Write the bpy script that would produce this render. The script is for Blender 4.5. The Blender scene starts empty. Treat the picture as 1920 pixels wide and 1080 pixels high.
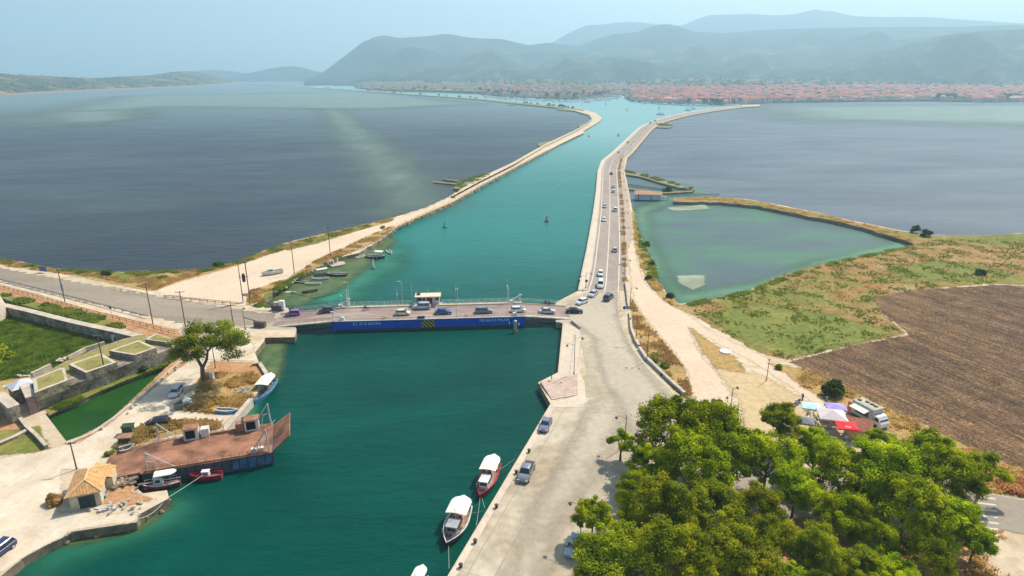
import bpy, math, random
import numpy as np
from mathutils import Vector, Matrix, noise
from mathutils.geometry import tessellate_polygon
sc = bpy.context.scene
col = sc.collection
R = math.radians
random.seed(7)
rng = np.random.default_rng(7)
# ------------------------------------------------------------------ camera, light, exposure
CAM_H, PITCH, FPX = 60.0, R(18.5), 1200.0
cd = bpy.data.cameras.new('camera'); cam = bpy.data.objects.new('camera', cd); col.objects.link(cam)
cam.location = (0, 0, CAM_H); cam.rotation_euler = (math.pi/2 - PITCH, 0, 0)
cd.sensor_width = 36; cd.lens = 36*FPX/1920; cd.clip_end = 60000; cd.clip_start = 0.5
sc.camera = cam
SUN_EL, SUN_AZ = 50.0, 45.0            # azimuth measured from +X towards +Y
w = bpy.data.worlds.new('World'); sc.world = w; w.use_nodes = True
nt = w.node_tree; nt.nodes.clear()
sky = nt.nodes.new('ShaderNodeTexSky'); sky.sky_type = 'NISHITA'; sky.sun_disc = False
sky.sun_elevation = R(SUN_EL); sky.sun_rotation = R(90 - SUN_AZ); sky.dust_density = 1.5; sky.air_density = 1.0
bg = nt.nodes.new('ShaderNodeBackground'); bg.inputs[1].default_value = 0.12
wo = nt.nodes.new('ShaderNodeOutputWorld')
nt.links.new(sky.outputs[0], bg.inputs[0]); nt.links.new(bg.outputs[0], wo.inputs[0])
sl = bpy.data.lights.new('sun', 'SUN'); sl.energy = 4.6; sl.angle = R(0.6); sl.color = (1, 0.93, 0.82)
so = bpy.data.objects.new('sun', sl); col.objects.link(so)
sdir = Vector((math.cos(R(SUN_EL))*math.cos(R(SUN_AZ)), math.cos(R(SUN_EL))*math.sin(R(SUN_AZ)), math.sin(R(SUN_EL))))
so.rotation_euler = sdir.to_track_quat('Z', 'Y').to_euler(); so.location = (50, 50, 200)
sc.view_settings.view_transform = 'Standard'; sc.view_settings.look = 'None'
sc.view_settings.exposure = 0.42; sc.view_settings.gamma = 1
sc.cycles.use_denoising = True
sc.cycles.max_bounces = 6; sc.cycles.diffuse_bounces = 2; sc.cycles.glossy_bounces = 2
sc.cycles.transparent_max_bounces = 16; sc.cycles.volume_bounces = 1

# ------------------------------------------------------------------ helpers
CP, SP = math.cos(PITCH), math.sin(PITCH)
def G(px, py, z=0.0):
    """point of the horizontal plane at height z seen at photo pixel px, py (1920x1080)"""
    x = (px-960)/FPX; y = -(py-540)/FPX
    t = (z-CAM_H)/(-SP + y*CP)
    return Vector((x*t, (CP + y*SP)*t, z))
def GP(pts, z=0.0): return [G(x, y, z).xy.to_tuple() for x, y in pts]
def PXH(base, top, zb=0.0):
    """height of a vertical thing from its base pixel and top pixel"""
    b = G(base[0], base[1], zb); lo, hi = zb, zb+80
    for _ in range(40):
        m = (lo+hi)/2; dz = m-CAM_H
        c = b.y*CP - dz*SP; u = b.y*SP + dz*CP
        if 540-FPX*u/c > top[1]: lo = m
        else: hi = m
    return lo-zb
def link_mesh(name, me, parent=None):
    o = bpy.data.objects.new(name, me); col.objects.link(o)
    if parent is not None: o.parent = parent
    return o
def tag(o, label=None, cat=None, group=None, kind=None):
    if label: o['label'] = label
    if cat: o['category'] = cat
    if group: o['group'] = group
    if kind: o['kind'] = kind
    return o
def thing(name, label, cat, loc=(0,0,0), rz=0, group=None, kind=None):
    o = bpy.data.objects.new(name, None); col.objects.link(o); o.empty_display_size = .2
    o.location = loc; o.rotation_euler = (0, 0, rz)
    return tag(o, label, cat, group, kind)
def kids(o): return [c for c in KIDS.get(o.as_pointer(), [])]
KIDS = {}
def copy_tree(o, parent=None):
    c = o.copy(); col.objects.link(c)
    if parent is not None: c.parent = parent; KIDS.setdefault(parent.as_pointer(), []).append(c)
    for ch in list(KIDS.get(o.as_pointer(), [])): copy_tree(ch, c)
    return c
class MB:
    def __init__(s): s.v = []; s.f = []; s.m = []
    def add(s, vs, fs, mi=0):
        n = len(s.v); s.v += [tuple(p) for p in vs]
        for f in fs: s.f.append(tuple(i+n for i in f)); s.m.append(mi)
        return s
    def box(s, cx, cy, cz, sx, sy, sz, rz=0, mi=0, tx=1, ty=1):
        c, n = math.cos(rz), math.sin(rz); vs = []
        for z, kx, ky in ((-.5, 1, 1), (.5, tx, ty)):
            for x, y in ((-.5,-.5), (.5,-.5), (.5,.5), (-.5,.5)):
                X, Y = x*sx*kx, y*sy*ky
                vs.append((cx+X*c-Y*n, cy+X*n+Y*c, cz+z*sz))
        return s.add(vs, [(3,2,1,0),(4,5,6,7),(0,1,5,4),(1,2,6,5),(2,3,7,6),(3,0,4,7)], mi)
    def prism(s, poly, z0, z1, mi=0, mt=None, bottom=False):
        n = len(poly); a = sum(poly[i][0]*poly[(i+1)%n][1]-poly[(i+1)%n][0]*poly[i][1] for i in range(n))
        if a < 0: poly = poly[::-1]
        zt = z1 if isinstance(z1, (list, tuple)) else [z1]*n
        if a < 0 and isinstance(z1, (list, tuple)): zt = list(z1)[::-1]
        vs = [(p[0], p[1], z0) for p in poly] + [(p[0], p[1], zt[i]) for i, p in enumerate(poly)]
        s.add(vs, [(i, (i+1)%n, n+(i+1)%n, n+i) for i in range(n)], mi)
        s.add(vs[n:], [tuple(range(n))], mi if mt is None else mt)
        if bottom: s.add(vs[:n], [tuple(range(n))[::-1]], mi)
        return s
    def tube(s, pts, r, n=6, mi=0, cap=True):
        pts = [Vector(p) for p in pts]; k = len(pts)
        rs = r if isinstance(r, (list, tuple)) else [r]*k
        vs = []; up = Vector((0, 0, 1)); d0 = (pts[-1]-pts[0]).normalized()
        if abs(d0.z) > .9: up = Vector((1, 0, 0))
        for i in range(k):
            d = (pts[min(i+1, k-1)]-pts[max(i-1, 0)]).normalized()
            a = d.cross(up); a = a.normalized() if a.length > 1e-6 else Vector((1, 0, 0)); b = d.cross(a)
            for j in range(n):
                t = 2*math.pi*j/n; vs.append(tuple(pts[i]+(a*math.cos(t)+b*math.sin(t))*rs[i]))
        fs = [(i*n+j, i*n+(j+1)%n, (i+1)*n+(j+1)%n, (i+1)*n+j) for i in range(k-1) for j in range(n)]
        if cap: fs += [tuple(range(n))[::-1], tuple((k-1)*n+j for j in range(n))]
        return s.add(vs, fs, mi)
    def lathe(s, prof, cx=0, cy=0, n=16, mi=0):
        vs = [(cx+r*math.cos(2*math.pi*j/n), cy+r*math.sin(2*math.pi*j/n), z) for r, z in prof for j in range(n)]
        k = len(prof)
        fs = [(i*n+j, i*n+(j+1)%n, (i+1)*n+(j+1)%n, (i+1)*n+j) for i in range(k-1) for j in range(n)]
        fs.append(tuple((k-1)*n+j for j in range(n)))
        return s.add(vs, fs, mi)
    def loft(s, secs, mi=0, closed=True, cap=True):
        n = len(secs[0]); vs = [p for q in secs for p in q]; m = n if closed else n-1
        fs = [(i*n+j, i*n+(j+1)%n, (i+1)*n+(j+1)%n, (i+1)*n+j) for i in range(len(secs)-1) for j in range(m)]
        if cap: fs += [tuple(range(n))[::-1], tuple((len(secs)-1)*n+j for j in range(n))]
        return s.add(vs, fs, mi)
    def build(s, name, mats, parent=None, smooth=False, recalc=True):
        me = bpy.data.meshes.new(name); me.from_pydata(s.v, [], s.f)
        if not isinstance(mats, (list, tuple)): mats = [mats]
        for m in mats: me.materials.append(m)
        if len(mats) > 1: me.polygons.foreach_set('material_index', s.m)
        if recalc:
            import bmesh
            bm = bmesh.new(); bm.from_mesh(me); bmesh.ops.recalc_face_normals(bm, faces=bm.faces); bm.to_mesh(me); bm.free()
        if smooth:
            me.polygons.foreach_set('use_smooth', [True]*len(me.polygons))
            me.set_sharp_from_angle(angle=R(38)) if hasattr(me, 'set_sharp_from_angle') else None
        me.update()
        o = link_mesh(name, me, parent)
        if parent is not None: KIDS.setdefault(parent.as_pointer(), []).append(o)
        return o
def np_mesh(name, V, F, mats, attrs=None, parent=None):
    """fast mesh from numpy quads"""
    me = bpy.data.meshes.new(name); nv, nf, k = len(V), len(F), F.shape[1]
    me.vertices.add(nv); me.vertices.foreach_set('co', V.astype(np.float32).ravel())
    me.loops.add(nf*k); me.loops.foreach_set('vertex_index', F.astype(np.int32).ravel())
    me.polygons.add(nf); me.polygons.foreach_set('loop_start', np.arange(0, nf*k, k, dtype=np.int32))
    me.polygons.foreach_set('loop_total', np.full(nf, k, dtype=np.int32))
    for m in (mats if isinstance(mats, (list, tuple)) else [mats]): me.materials.append(m)
    me.update(calc_edges=True)
    for an, av in (attrs or {}).items():
        a = me.attributes.new(an, 'FLOAT', 'POINT'); a.data.foreach_set('value', av.astype(np.float32))
    me.validate()
    o = link_mesh(name, me, parent)
    if parent is not None: KIDS.setdefault(parent.as_pointer(), []).append(o)
    return o

# ------------------------------------------------------------------ materials
def new_mat(name):
    m = bpy.data.materials.new(name); m.use_nodes = True; n = m.node_tree.nodes
    return m, m.node_tree, n['Principled BSDF'], n['Material Output']
def rgba(c): return (c[0], c[1], c[2], 1)
def coords(t, scale, kind='world', stretch=None):
    if kind == 'world': src = t.nodes.new('ShaderNodeNewGeometry').outputs['Position']
    else: src = t.nodes.new('ShaderNodeTexCoord').outputs['Object']
    mp = t.nodes.new('ShaderNodeMapping'); s = scale
    mp.inputs['Scale'].default_value = (s, s, s) if stretch is None else (s*stretch[0], s*stretch[1], s*stretch[2])
    if stretch is not None and len(stretch) > 3:      # rotate first, then stretch along the turned axes
        r0 = t.nodes.new('ShaderNodeMapping'); r0.inputs['Rotation'].default_value = (0, 0, -stretch[3])
        t.links.new(src, r0.inputs[0]); src = r0.outputs[0]
    t.links.new(src, mp.inputs[0]); return mp.outputs[0]
def noise_tex(t, vec, detail=6, rough=.6, dist=0):
    n = t.nodes.new('ShaderNodeTexNoise'); n.inputs['Scale'].default_value = 1
    n.inputs['Detail'].default_value = detail; n.inputs['Roughness'].default_value = rough
    n.inputs['Distortion'].default_value = dist; t.links.new(vec, n.inputs['Vector']); return n.outputs['Fac']
def ramp(t, fac, stops):
    r = t.nodes.new('ShaderNodeValToRGB'); e = r.color_ramp.elements
    while len(e) > 1: e.remove(e[0])
    e[0].position = stops[0][0]; e[0].color = rgba(stops[0][1])
    for p, c in stops[1:]: x = e.new(p); x.color = rgba(c)
    t.links.new(fac, r.inputs[0]); return r.outputs[0]
def mixc(t, fac, a, b, mode='MIX'):
    m = t.nodes.new('ShaderNodeMix'); m.data_type = 'RGBA'; m.blend_type = mode
    if isinstance(fac, float): m.inputs[0].default_value = fac
    else: t.links.new(fac, m.inputs[0])
    for s, k in ((a, 6), (b, 7)):
        if isinstance(s, tuple): m.inputs[k].default_value = rgba(s)
        else: t.links.new(s, m.inputs[k])
    return m.outputs[2]
def mth(t, op, a, b=None, clamp=False):
    m = t.nodes.new('ShaderNodeMath'); m.operation = op; m.use_clamp = clamp
    for i, s in enumerate((a, b)):
        if s is None: continue
        if isinstance(s, (int, float)): m.inputs[i].default_value = s
        else: t.links.new(s, m.inputs[i])
    return m.outputs[0]
MATS = {}
def M(name, c, var=.18, scale=.8, rough=.8, metal=0, bump=0.0, kind='object', spec=.4):
    """paint, stone, metal, cloth: a base colour with mottling"""
    if name in MATS: return MATS[name]
    m, t, p, o = new_mat(name); MATS[name] = m
    f = noise_tex(t, coords(t, scale, kind), 5, .65)
    lo = tuple(max(0, x*(1-var)) for x in c); hi = tuple(min(1, x*(1+var)) for x in c)
    t.links.new(ramp(t, f, [(.3, lo), (.7, hi)]), p.inputs['Base Color'])
    p.inputs['Roughness'].default_value = rough; p.inputs['Metallic'].default_value = metal
    p.inputs['Specular IOR Level'].default_value = spec
    if bump:
        b = t.nodes.new('ShaderNodeBump'); b.inputs['Strength'].default_value = bump; b.inputs['Distance'].default_value = .1
        t.links.new(noise_tex(t, coords(t, scale*4, kind), 4), b.inputs['Height']); t.links.new(b.outputs[0], p.inputs['Normal'])
    return m
def ground_mat(name, layers, rough=.95, patch=False, bump=.4, edge=.5, estr=.16, marks=None):
    """layers: list of (scale, stops, mixfactor or None, stretch)"""
    m, t, p, o = new_mat(name); MATS[name] = m; cur = None
    for sc_, stops, fac, st in layers:
        c = ramp(t, noise_tex(t, coords(t, sc_, 'world', st), 7, .62, .2), stops)
        cur = c if cur is None else mixc(t, fac[0], cur, c, fac[1])
    if marks is not None: cur = marks(t, cur)
    t.links.new(cur, p.inputs['Base Color']); p.inputs['Roughness'].default_value = rough
    p.inputs['Specular IOR Level'].default_value = .15
    if bump:
        b = t.nodes.new('ShaderNodeBump'); b.inputs['Strength'].default_value = bump; b.inputs['Distance'].default_value = .3
        t.links.new(noise_tex(t, coords(t, 1.7), 6, .7), b.inputs['Height']); t.links.new(b.outputs[0], p.inputs['Normal'])
    if patch: patch_out(t, p, o, edge, estr)
    return m
def patch_out(t, p, o, escale, estr, amp=1.7):
    a = t.nodes.new('ShaderNodeAttribute'); a.attribute_name = 'w'
    n = noise_tex(t, coords(t, escale), 9, .78)
    v = mth(t, 'ADD', a.outputs['Fac'], mth(t, 'MULTIPLY', mth(t, 'SUBTRACT', n, .5), amp))
    mr = t.nodes.new('ShaderNodeMapRange'); mr.interpolation_type = 'SMOOTHSTEP'
    mr.inputs['From Min'].default_value = .5-estr; mr.inputs['From Max'].default_value = .5+estr
    t.links.new(v, mr.inputs[0])
    tr = t.nodes.new('ShaderNodeBsdfTransparent'); mx = t.nodes.new('ShaderNodeMixShader')
    t.links.new(mr.outputs[0], mx.inputs[0]); t.links.new(tr.outputs[0], mx.inputs[1]); t.links.new(p.outputs[0], mx.inputs[2])
    t.links.new(mx.outputs[0], o.inputs[0])
MD, OV, MU = 'MIX', 'OVERLAY', 'MULTIPLY'
def g3(c, k): return tuple(min(1, x*k) for x in c)
def grey_noise(a, b): return [(.3, (a, a, a)), (.7, (b, b, b))]
SAND = (.62, .50, .345); CONC = (.57, .49, .365); ASPH = (.33, .275, .215); DRY = (.44, .27, .11); GRS = (.135, .17, .03)
def two(c, a=.8, b=1.15): return [(.39, g3(c, 1-(1-a)*1.5)), (.62, g3(c, 1+(b-1)*1.3))]
m_sand = ground_mat('sandy_ground', [(.03, two(SAND, .85, 1.1), None, None), (.6, two(SAND, .85, 1.1), (.5, MD), None),
                                     (.16, [(.48, (1, 1, 1)), (.72, (.7, .52, .33))], (.6, MU), None)])
def slab_marks(sx, sy, rot):
    def f(t, cur):
        br = t.nodes.new('ShaderNodeTexBrick'); br.inputs['Scale'].default_value = 1
        br.offset = 0.0; br.inputs['Brick Width'].default_value = sx; br.inputs['Row Height'].default_value = sy
        br.inputs['Mortar Size'].default_value = .05; br.inputs['Mortar Smooth'].default_value = .3
        br.inputs['Color1'].default_value = (1, 1, 1, 1); br.inputs['Color2'].default_value = (.9, .9, .88, 1)
        br.inputs['Mortar'].default_value = (.5, .45, .4, 1)
        t.links.new(coords(t, 1, 'world', (1, 1, 1, -rot)), br.inputs['Vector'])
        return mixc(t, .7, cur, br.outputs[0], 'MULTIPLY')
    return f
m_conc = ground_mat('quay_concrete', [(.05, two(CONC, .86, 1.1), None, None), (.5, two(CONC, .85, 1.12), (.5, MD), None),
                    (.09, [(.42, (1, 1, 1)), (.62, (.66, .6, .5))], (.8, MU), None), (.35, [(.5, (1, 1, 1)), (.68, (.72, .68, .6))], (.6, MU), None)], bump=.1, marks=slab_marks(14, 30, R(19.2)))
m_prom = ground_mat('promenade_concrete', [(.1, two((.60, .49, .37), .92, 1.08), None, None), (.9, two((.62, .51, .39), .9, 1.1), (.5, MD), None)], bump=.1)
m_asph = ground_mat('old_asphalt', [(.04, two(ASPH, .85, 1.12), None, None), (.8, two(ASPH, .88, 1.1), (.4, MD), None),
                    (.12, [(.42, (1, 1, 1)), (.66, (.8, .78, .74))], (.8, MU), (.3, 1, 1, R(-60)))], bump=.1)
m_road2 = ground_mat('causeway_asphalt', [(.05, two((.34, .275, .225), .9, 1.1), None, None), (.5, two((.34, .275, .225), .9, 1.1), (.5, MD), (1, .2, 1))], bump=.05)
m_line = M('road_paint', (.62, .55, .43), .12, .5, kind='world')
# overlay patch materials
pm_dirt = ground_mat('dirt_track', [(.07, two((.66, .50, .35), .93, 1.07), None, None), (.9, two((.64, .49, .34), .9, 1.1), (.5, MD), None)], patch=True, edge=.25)
pm_dry = ground_mat('dry_grass_ground', [(.1, [(.3, (.48, .29, .10)), (.5, (.40, .26, .09)), (.7, (.22, .20, .05))], None, None),
                    (.9, two((.42, .27, .10), .7, 1.3), (.4, MD), None)], patch=True, edge=.5)
pm_grass = ground_mat('green_grass_ground', [(.06, [(.3, (.11, .14, .02)), (.5, (.20, .20, .04)), (.66, (.38, .26, .09))], None, None),
                    (.7, two(GRS, .65, 1.4), (.45, MD), None)], patch=True, edge=.35)
pm_marsh = ground_mat('marsh_grass_ground', [(.022, [(.36, (.12, .15, .022)), (.46, (.21, .19, .04)), (.54, (.33, .15, .06)), (.68, (.44, .30, .14))], None, (1, 1.6, 1)),
                    (.25, [(.38, (.10, .13, .02)), (.62, (.34, .26, .08))], (.4, MD), None), (1.2, two((.5, .5, .5), .6, 1.5), (.35, OV), None)], patch=True, edge=.2)
pm_reed = ground_mat('reed_green_ground', [(.06, [(.38, (.08, .15, .018)), (.5, (.14, .22, .03)), (.62, (.24, .27, .06))], None, None),
                    (1.1, [(.38, (.07, .15, .01)), (.62, (.20, .34, .03))], (.5, MD), None)], patch=True, edge=.4)
pm_red = ground_mat('red_earth_ground', [(.2, [(.3, (.38, .17, .08)), (.55, (.47, .25, .12)), (.75, (.55, .40, .24))], None, None),
                    (1.4, two((.48, .26, .12), .75, 1.3), (.4, MD), None)], patch=True, edge=.5)
pm_track = ground_mat('tyre_worn_concrete', [(.06, two((.45, .38, .285), .9, 1.1), None, (.2, 1, 1, R(-75))), (.9, two((.46, .39, .29), .88, 1.1), (.5, MD), None)], patch=True, edge=.12, estr=.4, bump=.1)
pm_asph = ground_mat('asphalt_patch', [(.04, two(ASPH, .88, 1.1), None, None), (.8, two(ASPH, .9, 1.1), (.4, MD), None)], patch=True, edge=.15, bump=.1)
pm_darkasph = ground_mat('dark_asphalt_patch', [(.08, two((.285, .235, .175), .8, 1.2), None, (.15, 1, 1, R(-8))), (.8, two((.30, .245, .185), .85, 1.12), (.4, MD), None)], patch=True, edge=.1, bump=.1)
ROW = R(-66)
def plough(t, cur):
    f1 = noise_tex(t, coords(t, 1.3, 'world', (.07, 1, 1, ROW)), 5, .7, .15)
    f2 = noise_tex(t, coords(t, .25, 'world', (.06, 1, 1, ROW)), 3, .6)
    n = noise_tex(t, coords(t, 1.8), 8, .85)
    c = mixc(t, .85, cur, ramp(t, f1, [(.35, (.48, .45, .43)), (.5, (1, .97, .92)), (.66, (1.7, 1.55, 1.25))]), 'MULTIPLY')
    c = mixc(t, .5, c, ramp(t, f2, [(.35, (.5, .48, .46)), (.65, (1.5, 1.45, 1.3))]), 'MULTIPLY')
    return mixc(t, .9, c, ramp(t, n, [(.38, (.35, .33, .32)), (.52, (.9, .85, .8)), (.66, (2.8, 2.5, 1.9))]), 'MULTIPLY')
pm_field = ground_mat('ploughed_soil', [(.018, [(.3, (.115, .070, .048)), (.5, (.175, .11, .066)), (.7, (.31, .19, .09))], None, (.35, 1, 1, ROW)),
                    (.3, two((.155, .105, .067), .6, 1.5), (.4, MD), None)], patch=True, edge=.4, bump=1.0, marks=plough, estr=.1)
def water_mat(name, stops, scale, stretch, rough=.12, wave=.5, wscale=.5, extra=None, patch=False, spec=.1):
    m, t, p, o = new_mat(name); MATS[name] = m
    c = ramp(t, noise_tex(t, coords(t, scale, 'world', stretch), 5, .55, .3), stops)
    if extra: c = extra(t, c)
    t.links.new(c, p.inputs['Base Color']); p.inputs['Roughness'].default_value = rough; p.inputs['IOR'].default_value = 1.333
    p.inputs['Specular IOR Level'].default_value = spec
    t.links.new(mth(t, 'ADD', mth(t, 'MULTIPLY', noise_tex(t, coords(t, .02, 'world', (.6, 1.6, 1, R(8))), 7, .7), .24), rough-.06), p.inputs['Roughness'])
    b = t.nodes.new('ShaderNodeBump'); b.inputs['Strength'].default_value = wave; b.inputs['Distance'].default_value = .6
    h = mth(t, 'ADD', noise_tex(t, coords(t, wscale, 'world', (.55, 1.3, 1, R(10))), 6, .62, .4),
            mth(t, 'MULTIPLY', noise_tex(t, coords(t, wscale*.12, 'world', (.6, 1.4, 1)), 3), 2.0))
    t.links.new(h, b.inputs['Height']); t.links.new(b.outputs[0], p.inputs['Normal'])
    if patch: patch_out(t, p, o, .12 if name == 'sandbar_water' else .03, .22 if name == 'sandbar_water' else .5, 1.6 if name == 'sandbar_water' else .5)
    return m
# ------------------------------------------------------------------ water
WL = -1.4
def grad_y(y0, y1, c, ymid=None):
    """water base colour that blends to another with distance along world Y"""
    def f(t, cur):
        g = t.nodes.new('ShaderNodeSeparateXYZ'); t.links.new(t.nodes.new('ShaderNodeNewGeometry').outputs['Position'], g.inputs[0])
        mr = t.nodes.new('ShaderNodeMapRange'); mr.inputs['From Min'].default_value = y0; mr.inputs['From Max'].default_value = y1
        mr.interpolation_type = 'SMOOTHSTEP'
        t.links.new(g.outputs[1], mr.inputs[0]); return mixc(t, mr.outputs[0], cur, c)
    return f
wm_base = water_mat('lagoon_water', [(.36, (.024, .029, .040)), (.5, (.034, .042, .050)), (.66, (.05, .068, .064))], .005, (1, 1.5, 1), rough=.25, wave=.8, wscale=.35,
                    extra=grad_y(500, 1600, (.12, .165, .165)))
wm_right = water_mat('east_lagoon_water', [(.3, (.085, .10, .125)), (.5, (.115, .135, .155)), (.72, (.145, .18, .18))], .01, (1, 3, 1), rough=.28, wave=.9, wscale=.3)
wm_chan = water_mat('channel_water', [(.36, (.0, .044, .031)), (.52, (.0, .058, .041)), (.66, (.0, .076, .052))], .025, (.8, 1.4, 1, R(12)), rough=.18, wave=.55, wscale=.5,
                    extra=lambda t, c: grad_y(300, 800, (.17, .36, .34))(t, grad_y(135, 260, (.012, .165, .135))(t, c)))
wm_pond = water_mat('pond_water', [(.36, (.085, .115, .125)), (.5, (.085, .145, .12)), (.64, (.08, .19, .10))], .02, (1, 2, 1), rough=.3, wave=.4, wscale=.5)
wm_moat = water_mat('moat_water', [(.3, (.010, .05, .008)), (.55, (.018, .075, .012)), (.75, (.035, .10, .02))], .12, (1, 1, 1), rough=.15, wave=.15, wscale=.6)
wp_green = water_mat('shallow_green_water', two((.11, .22, .13), .85, 1.15), .02, (1, 1, 1), rough=.3, wave=.5, wscale=.4, patch=True)
wp_lag = water_mat('pale_lagoon_shallows', two((.15, .205, .155), .9, 1.1), .02, (1, 1, 1), rough=.3, wave=.5, wscale=.4, patch=True)
wp_turq = water_mat('shallow_turquoise_water', two((.025, .17, .10), .85, 1.15), .05, (1, 1, 1), rough=.25, wave=.4, wscale=.5, patch=True)
wp_bank = water_mat('shallow_bank_water', [(.3, (.05, .10, .035)), (.7, (.13, .16, .06))], .4, (1, 1, 1), rough=.3, wave=.3, wscale=.8, patch=True)
wp_sea = water_mat('sandbar_water', two((.30, .34, .22), .85, 1.15), .05, (1, 2, 1), rough=.4, wave=.3, wscale=.5, patch=True)
def sheet(name, poly, z, mat, kind='structure'):
    m = MB(); m.add([(x, y, z) for x, y in poly], [tuple(range(len(poly)))]); o = m.build(name, mat)
    if o.data.polygons[0].normal.z < 0: o.data.flip_normals()
    o['kind'] = kind; return o
sheet('water', [(-14000, -900), (14000, -900), (14000, 11800), (-14000, 11800)], WL-.3, wm_base)
sheet('lagoon_water', GP([(1100, 1080), (1150, 700), (1145, 300), (1190, 255), (1240, 224), (1300, 212), (1400, 200), (1440, 185), (2900, 180), (6000, 300), (5000, 1080)], WL), WL-.22, wm_right)
sheet('channel_water', GP([(-400, 1500), (1500, 1500), (1165, 800), (1165, 320), (1180, 280), (1230, 232), (1300, 211), (1400, 198), (1420, 172), (560, 158), (600, 165), (700, 172), (800, 178), (900, 184), (960, 191),
     (1040, 199), (1104, 210), (1119, 222), (1085, 246), (1025, 276), (955, 315), (895, 346), (845, 375), (785, 402), (735, 425), (690, 445), (600, 480), (500, 520), (200, 560), (-500, 700)], WL), WL-.12, wm_chan)
sheet('pond_water', GP([(1172, 318), (1300, 348), (1335, 366), (1400, 372), (1500, 392), (1620, 418), (1720, 450), (1730, 470), (1500, 600), (1250, 600), (1200, 520), (1182, 400)], WL), WL-.05, wm_pond)

# ------------------------------------------------------------------ patches with ragged, faded edges
PZ = [0]
def patch(name, px, mat, z=.03, feather=2.0, zz=0.0, n=110, world=False, kind='structure', label=None, cat=None):
    PZ[0] += 1; z += PZ[0]*.0006
    P = np.array(px if world else GP(px, zz)); f = feather
    x0, y0 = P.min(0)-f; x1, y1 = P.max(0)+f
    cell = max(f/2.2, max(x1-x0, y1-y0)/n); xs = np.arange(x0, x1+cell, cell); ys = np.arange(y0, y1+cell, cell)
    X, Y = np.meshgrid(xs, ys, indexing='ij'); sd = np.full(X.shape, 1e9); ins = np.zeros(X.shape, bool)
    k = len(P)
    for i in range(k):
        a, b = P[i], P[(i+1) % k]; d = b-a; L = (d**2).sum()+1e-9
        t = np.clip(((X-a[0])*d[0]+(Y-a[1])*d[1])/L, 0, 1)
        sd = np.minimum(sd, np.hypot(X-a[0]-t*d[0], Y-a[1]-t*d[1]))
        c = ((a[1] > Y) != (b[1] > Y)); xx = a[0]+(Y-a[1])/(d[1] if abs(d[1]) > 1e-9 else 1e-9)*d[0]
        ins ^= c & (X < xx)
    wgt = np.clip(.5+np.where(ins, sd, -sd)/(2*f), 0, 1); H = wgt
    ix = np.arange(X.size).reshape(X.shape); mx = np.maximum.reduce([H[:-1, :-1], H[1:, :-1], H[1:, 1:], H[:-1, 1:]]) > .02
    F = np.stack([ix[:-1, :-1][mx], ix[1:, :-1][mx], ix[1:, 1:][mx], ix[:-1, 1:][mx]], 1)
    used = np.unique(F); rm = np.zeros(X.size, int); rm[used] = np.arange(len(used))
    V = np.stack([X.ravel()[used], Y.ravel()[used], np.full(len(used), z+zz)], 1)
    o = np_mesh(name, V, rm[F], mat, {'w': H.ravel()[used]}); o['kind'] = kind
    if label: o['label'] = label
    if cat: o['category'] = cat
    return o
# ------------------------------------------------------------------ land
def land(name, loops, z0, z1, mt, ms):
    """loops[0] outline, the rest holes, in metres"""
    tris = tessellate_polygon([[Vector((x, y, 0)) for x, y in lp] for lp in loops])
    flat = [p for lp in loops for p in lp]; n = len(flat)
    m = MB(); m.v = [(x, y, z1) for x, y in flat] + [(x, y, z0) for x, y in flat]
    for t in tris: m.f.append(tuple(t)); m.m.append(0)
    b = 0
    for lp in loops:
        k = len(lp)
        for i in range(k): m.f.append((b+i, b+(i+1) % k, n+b+(i+1) % k, n+b+i)); m.m.append(1)
        b += k
    o = m.build(name, [mt, ms]); o['kind'] = 'structure'
    if sum(p.normal.z*p.area for p in o.data.polygons) < 0: o.data.flip_normals()
    return o
def jag(px, amp, seg, seed=1, z=0.0):
    """natural shore: outline of pixels -> metres with fractal wander"""
    P = [Vector(p) for p in GP(px, z)]; out = []
    for i in range(len(P)-1):
        a, b = P[i], P[i+1]; L = (b-a).length; k = max(1, int(L/seg)); nrm = Vector((-(b-a).y, (b-a).x)).normalized() if L > 0 else Vector((0, 0))
        for j in range(k):
            p = a.lerp(b, j/k); s = math.sin(math.pi*j/k)*.5+.5
            d = noise.noise(Vector((p.x*.35/seg*3, p.y*.35/seg*3, seed)))*amp + noise.noise(Vector((p.x*1.1/seg*3, p.y*1.1/seg*3, seed+9)))*amp*.5
            out.append(tuple(p+nrm*d*s))
    out.append(tuple(P[-1])); return out
m_bank = M('shore_bank', (.22, .17, .11), .4, .7, bump=.8, kind='world')
m_quaywall = M('quay_wall', (.27, .22, .17), .3, .5, bump=.5, kind='world')
RL = [(1122, 300, 1169, 305), (1127, 302, 1176, 296), (1149, 284, 1186, 287), (1171.7, 263, 1205, 264), (1195, 241, 1223, 243), (1209, 233, 1236, 233), (1233, 223, 1255, 226),
      (1260, 216, 1278, 220), (1288, 210.5, 1302, 214.5), (1320, 206, 1332, 209.5), (1345, 202, 1366, 204.6), (1385, 197, 1402, 200)]
CW = [  # y, water, promenade, left line, centre, right line, hedge, path edge, vegetation edge
 (545, 1084, 1098, 1104, 1134, 1159.5, 1173, 1222, 1240), (530, 1086, 1101, 1109, 1136.5, 1160, 1172, 1210, 1232), (500, 1092.6, 1108.5, 1115.5, 1138.5, 1161, 1170.5, 1196, 1225), (470, 1099, 1112.5, 1119, 1140.5, 1162, 1169.5, 1190, 1208),
 (440, 1104.5, 1117, 1123, 1142, 1161.5, 1169, 1186.5, 1194), (400, 1111.5, 1121.5, 1127, 1143.5, 1160.5, 1167.4, 1182, 1187), (360, 1117, 1125, 1129, 1143.5, 1158.5, 1163.5, 1177, 1179.5),
 (320, 1120.5, 1127.4, 1131, 1142.5, 1156, 1160.5, 1169, 1171)]
rows = []
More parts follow.
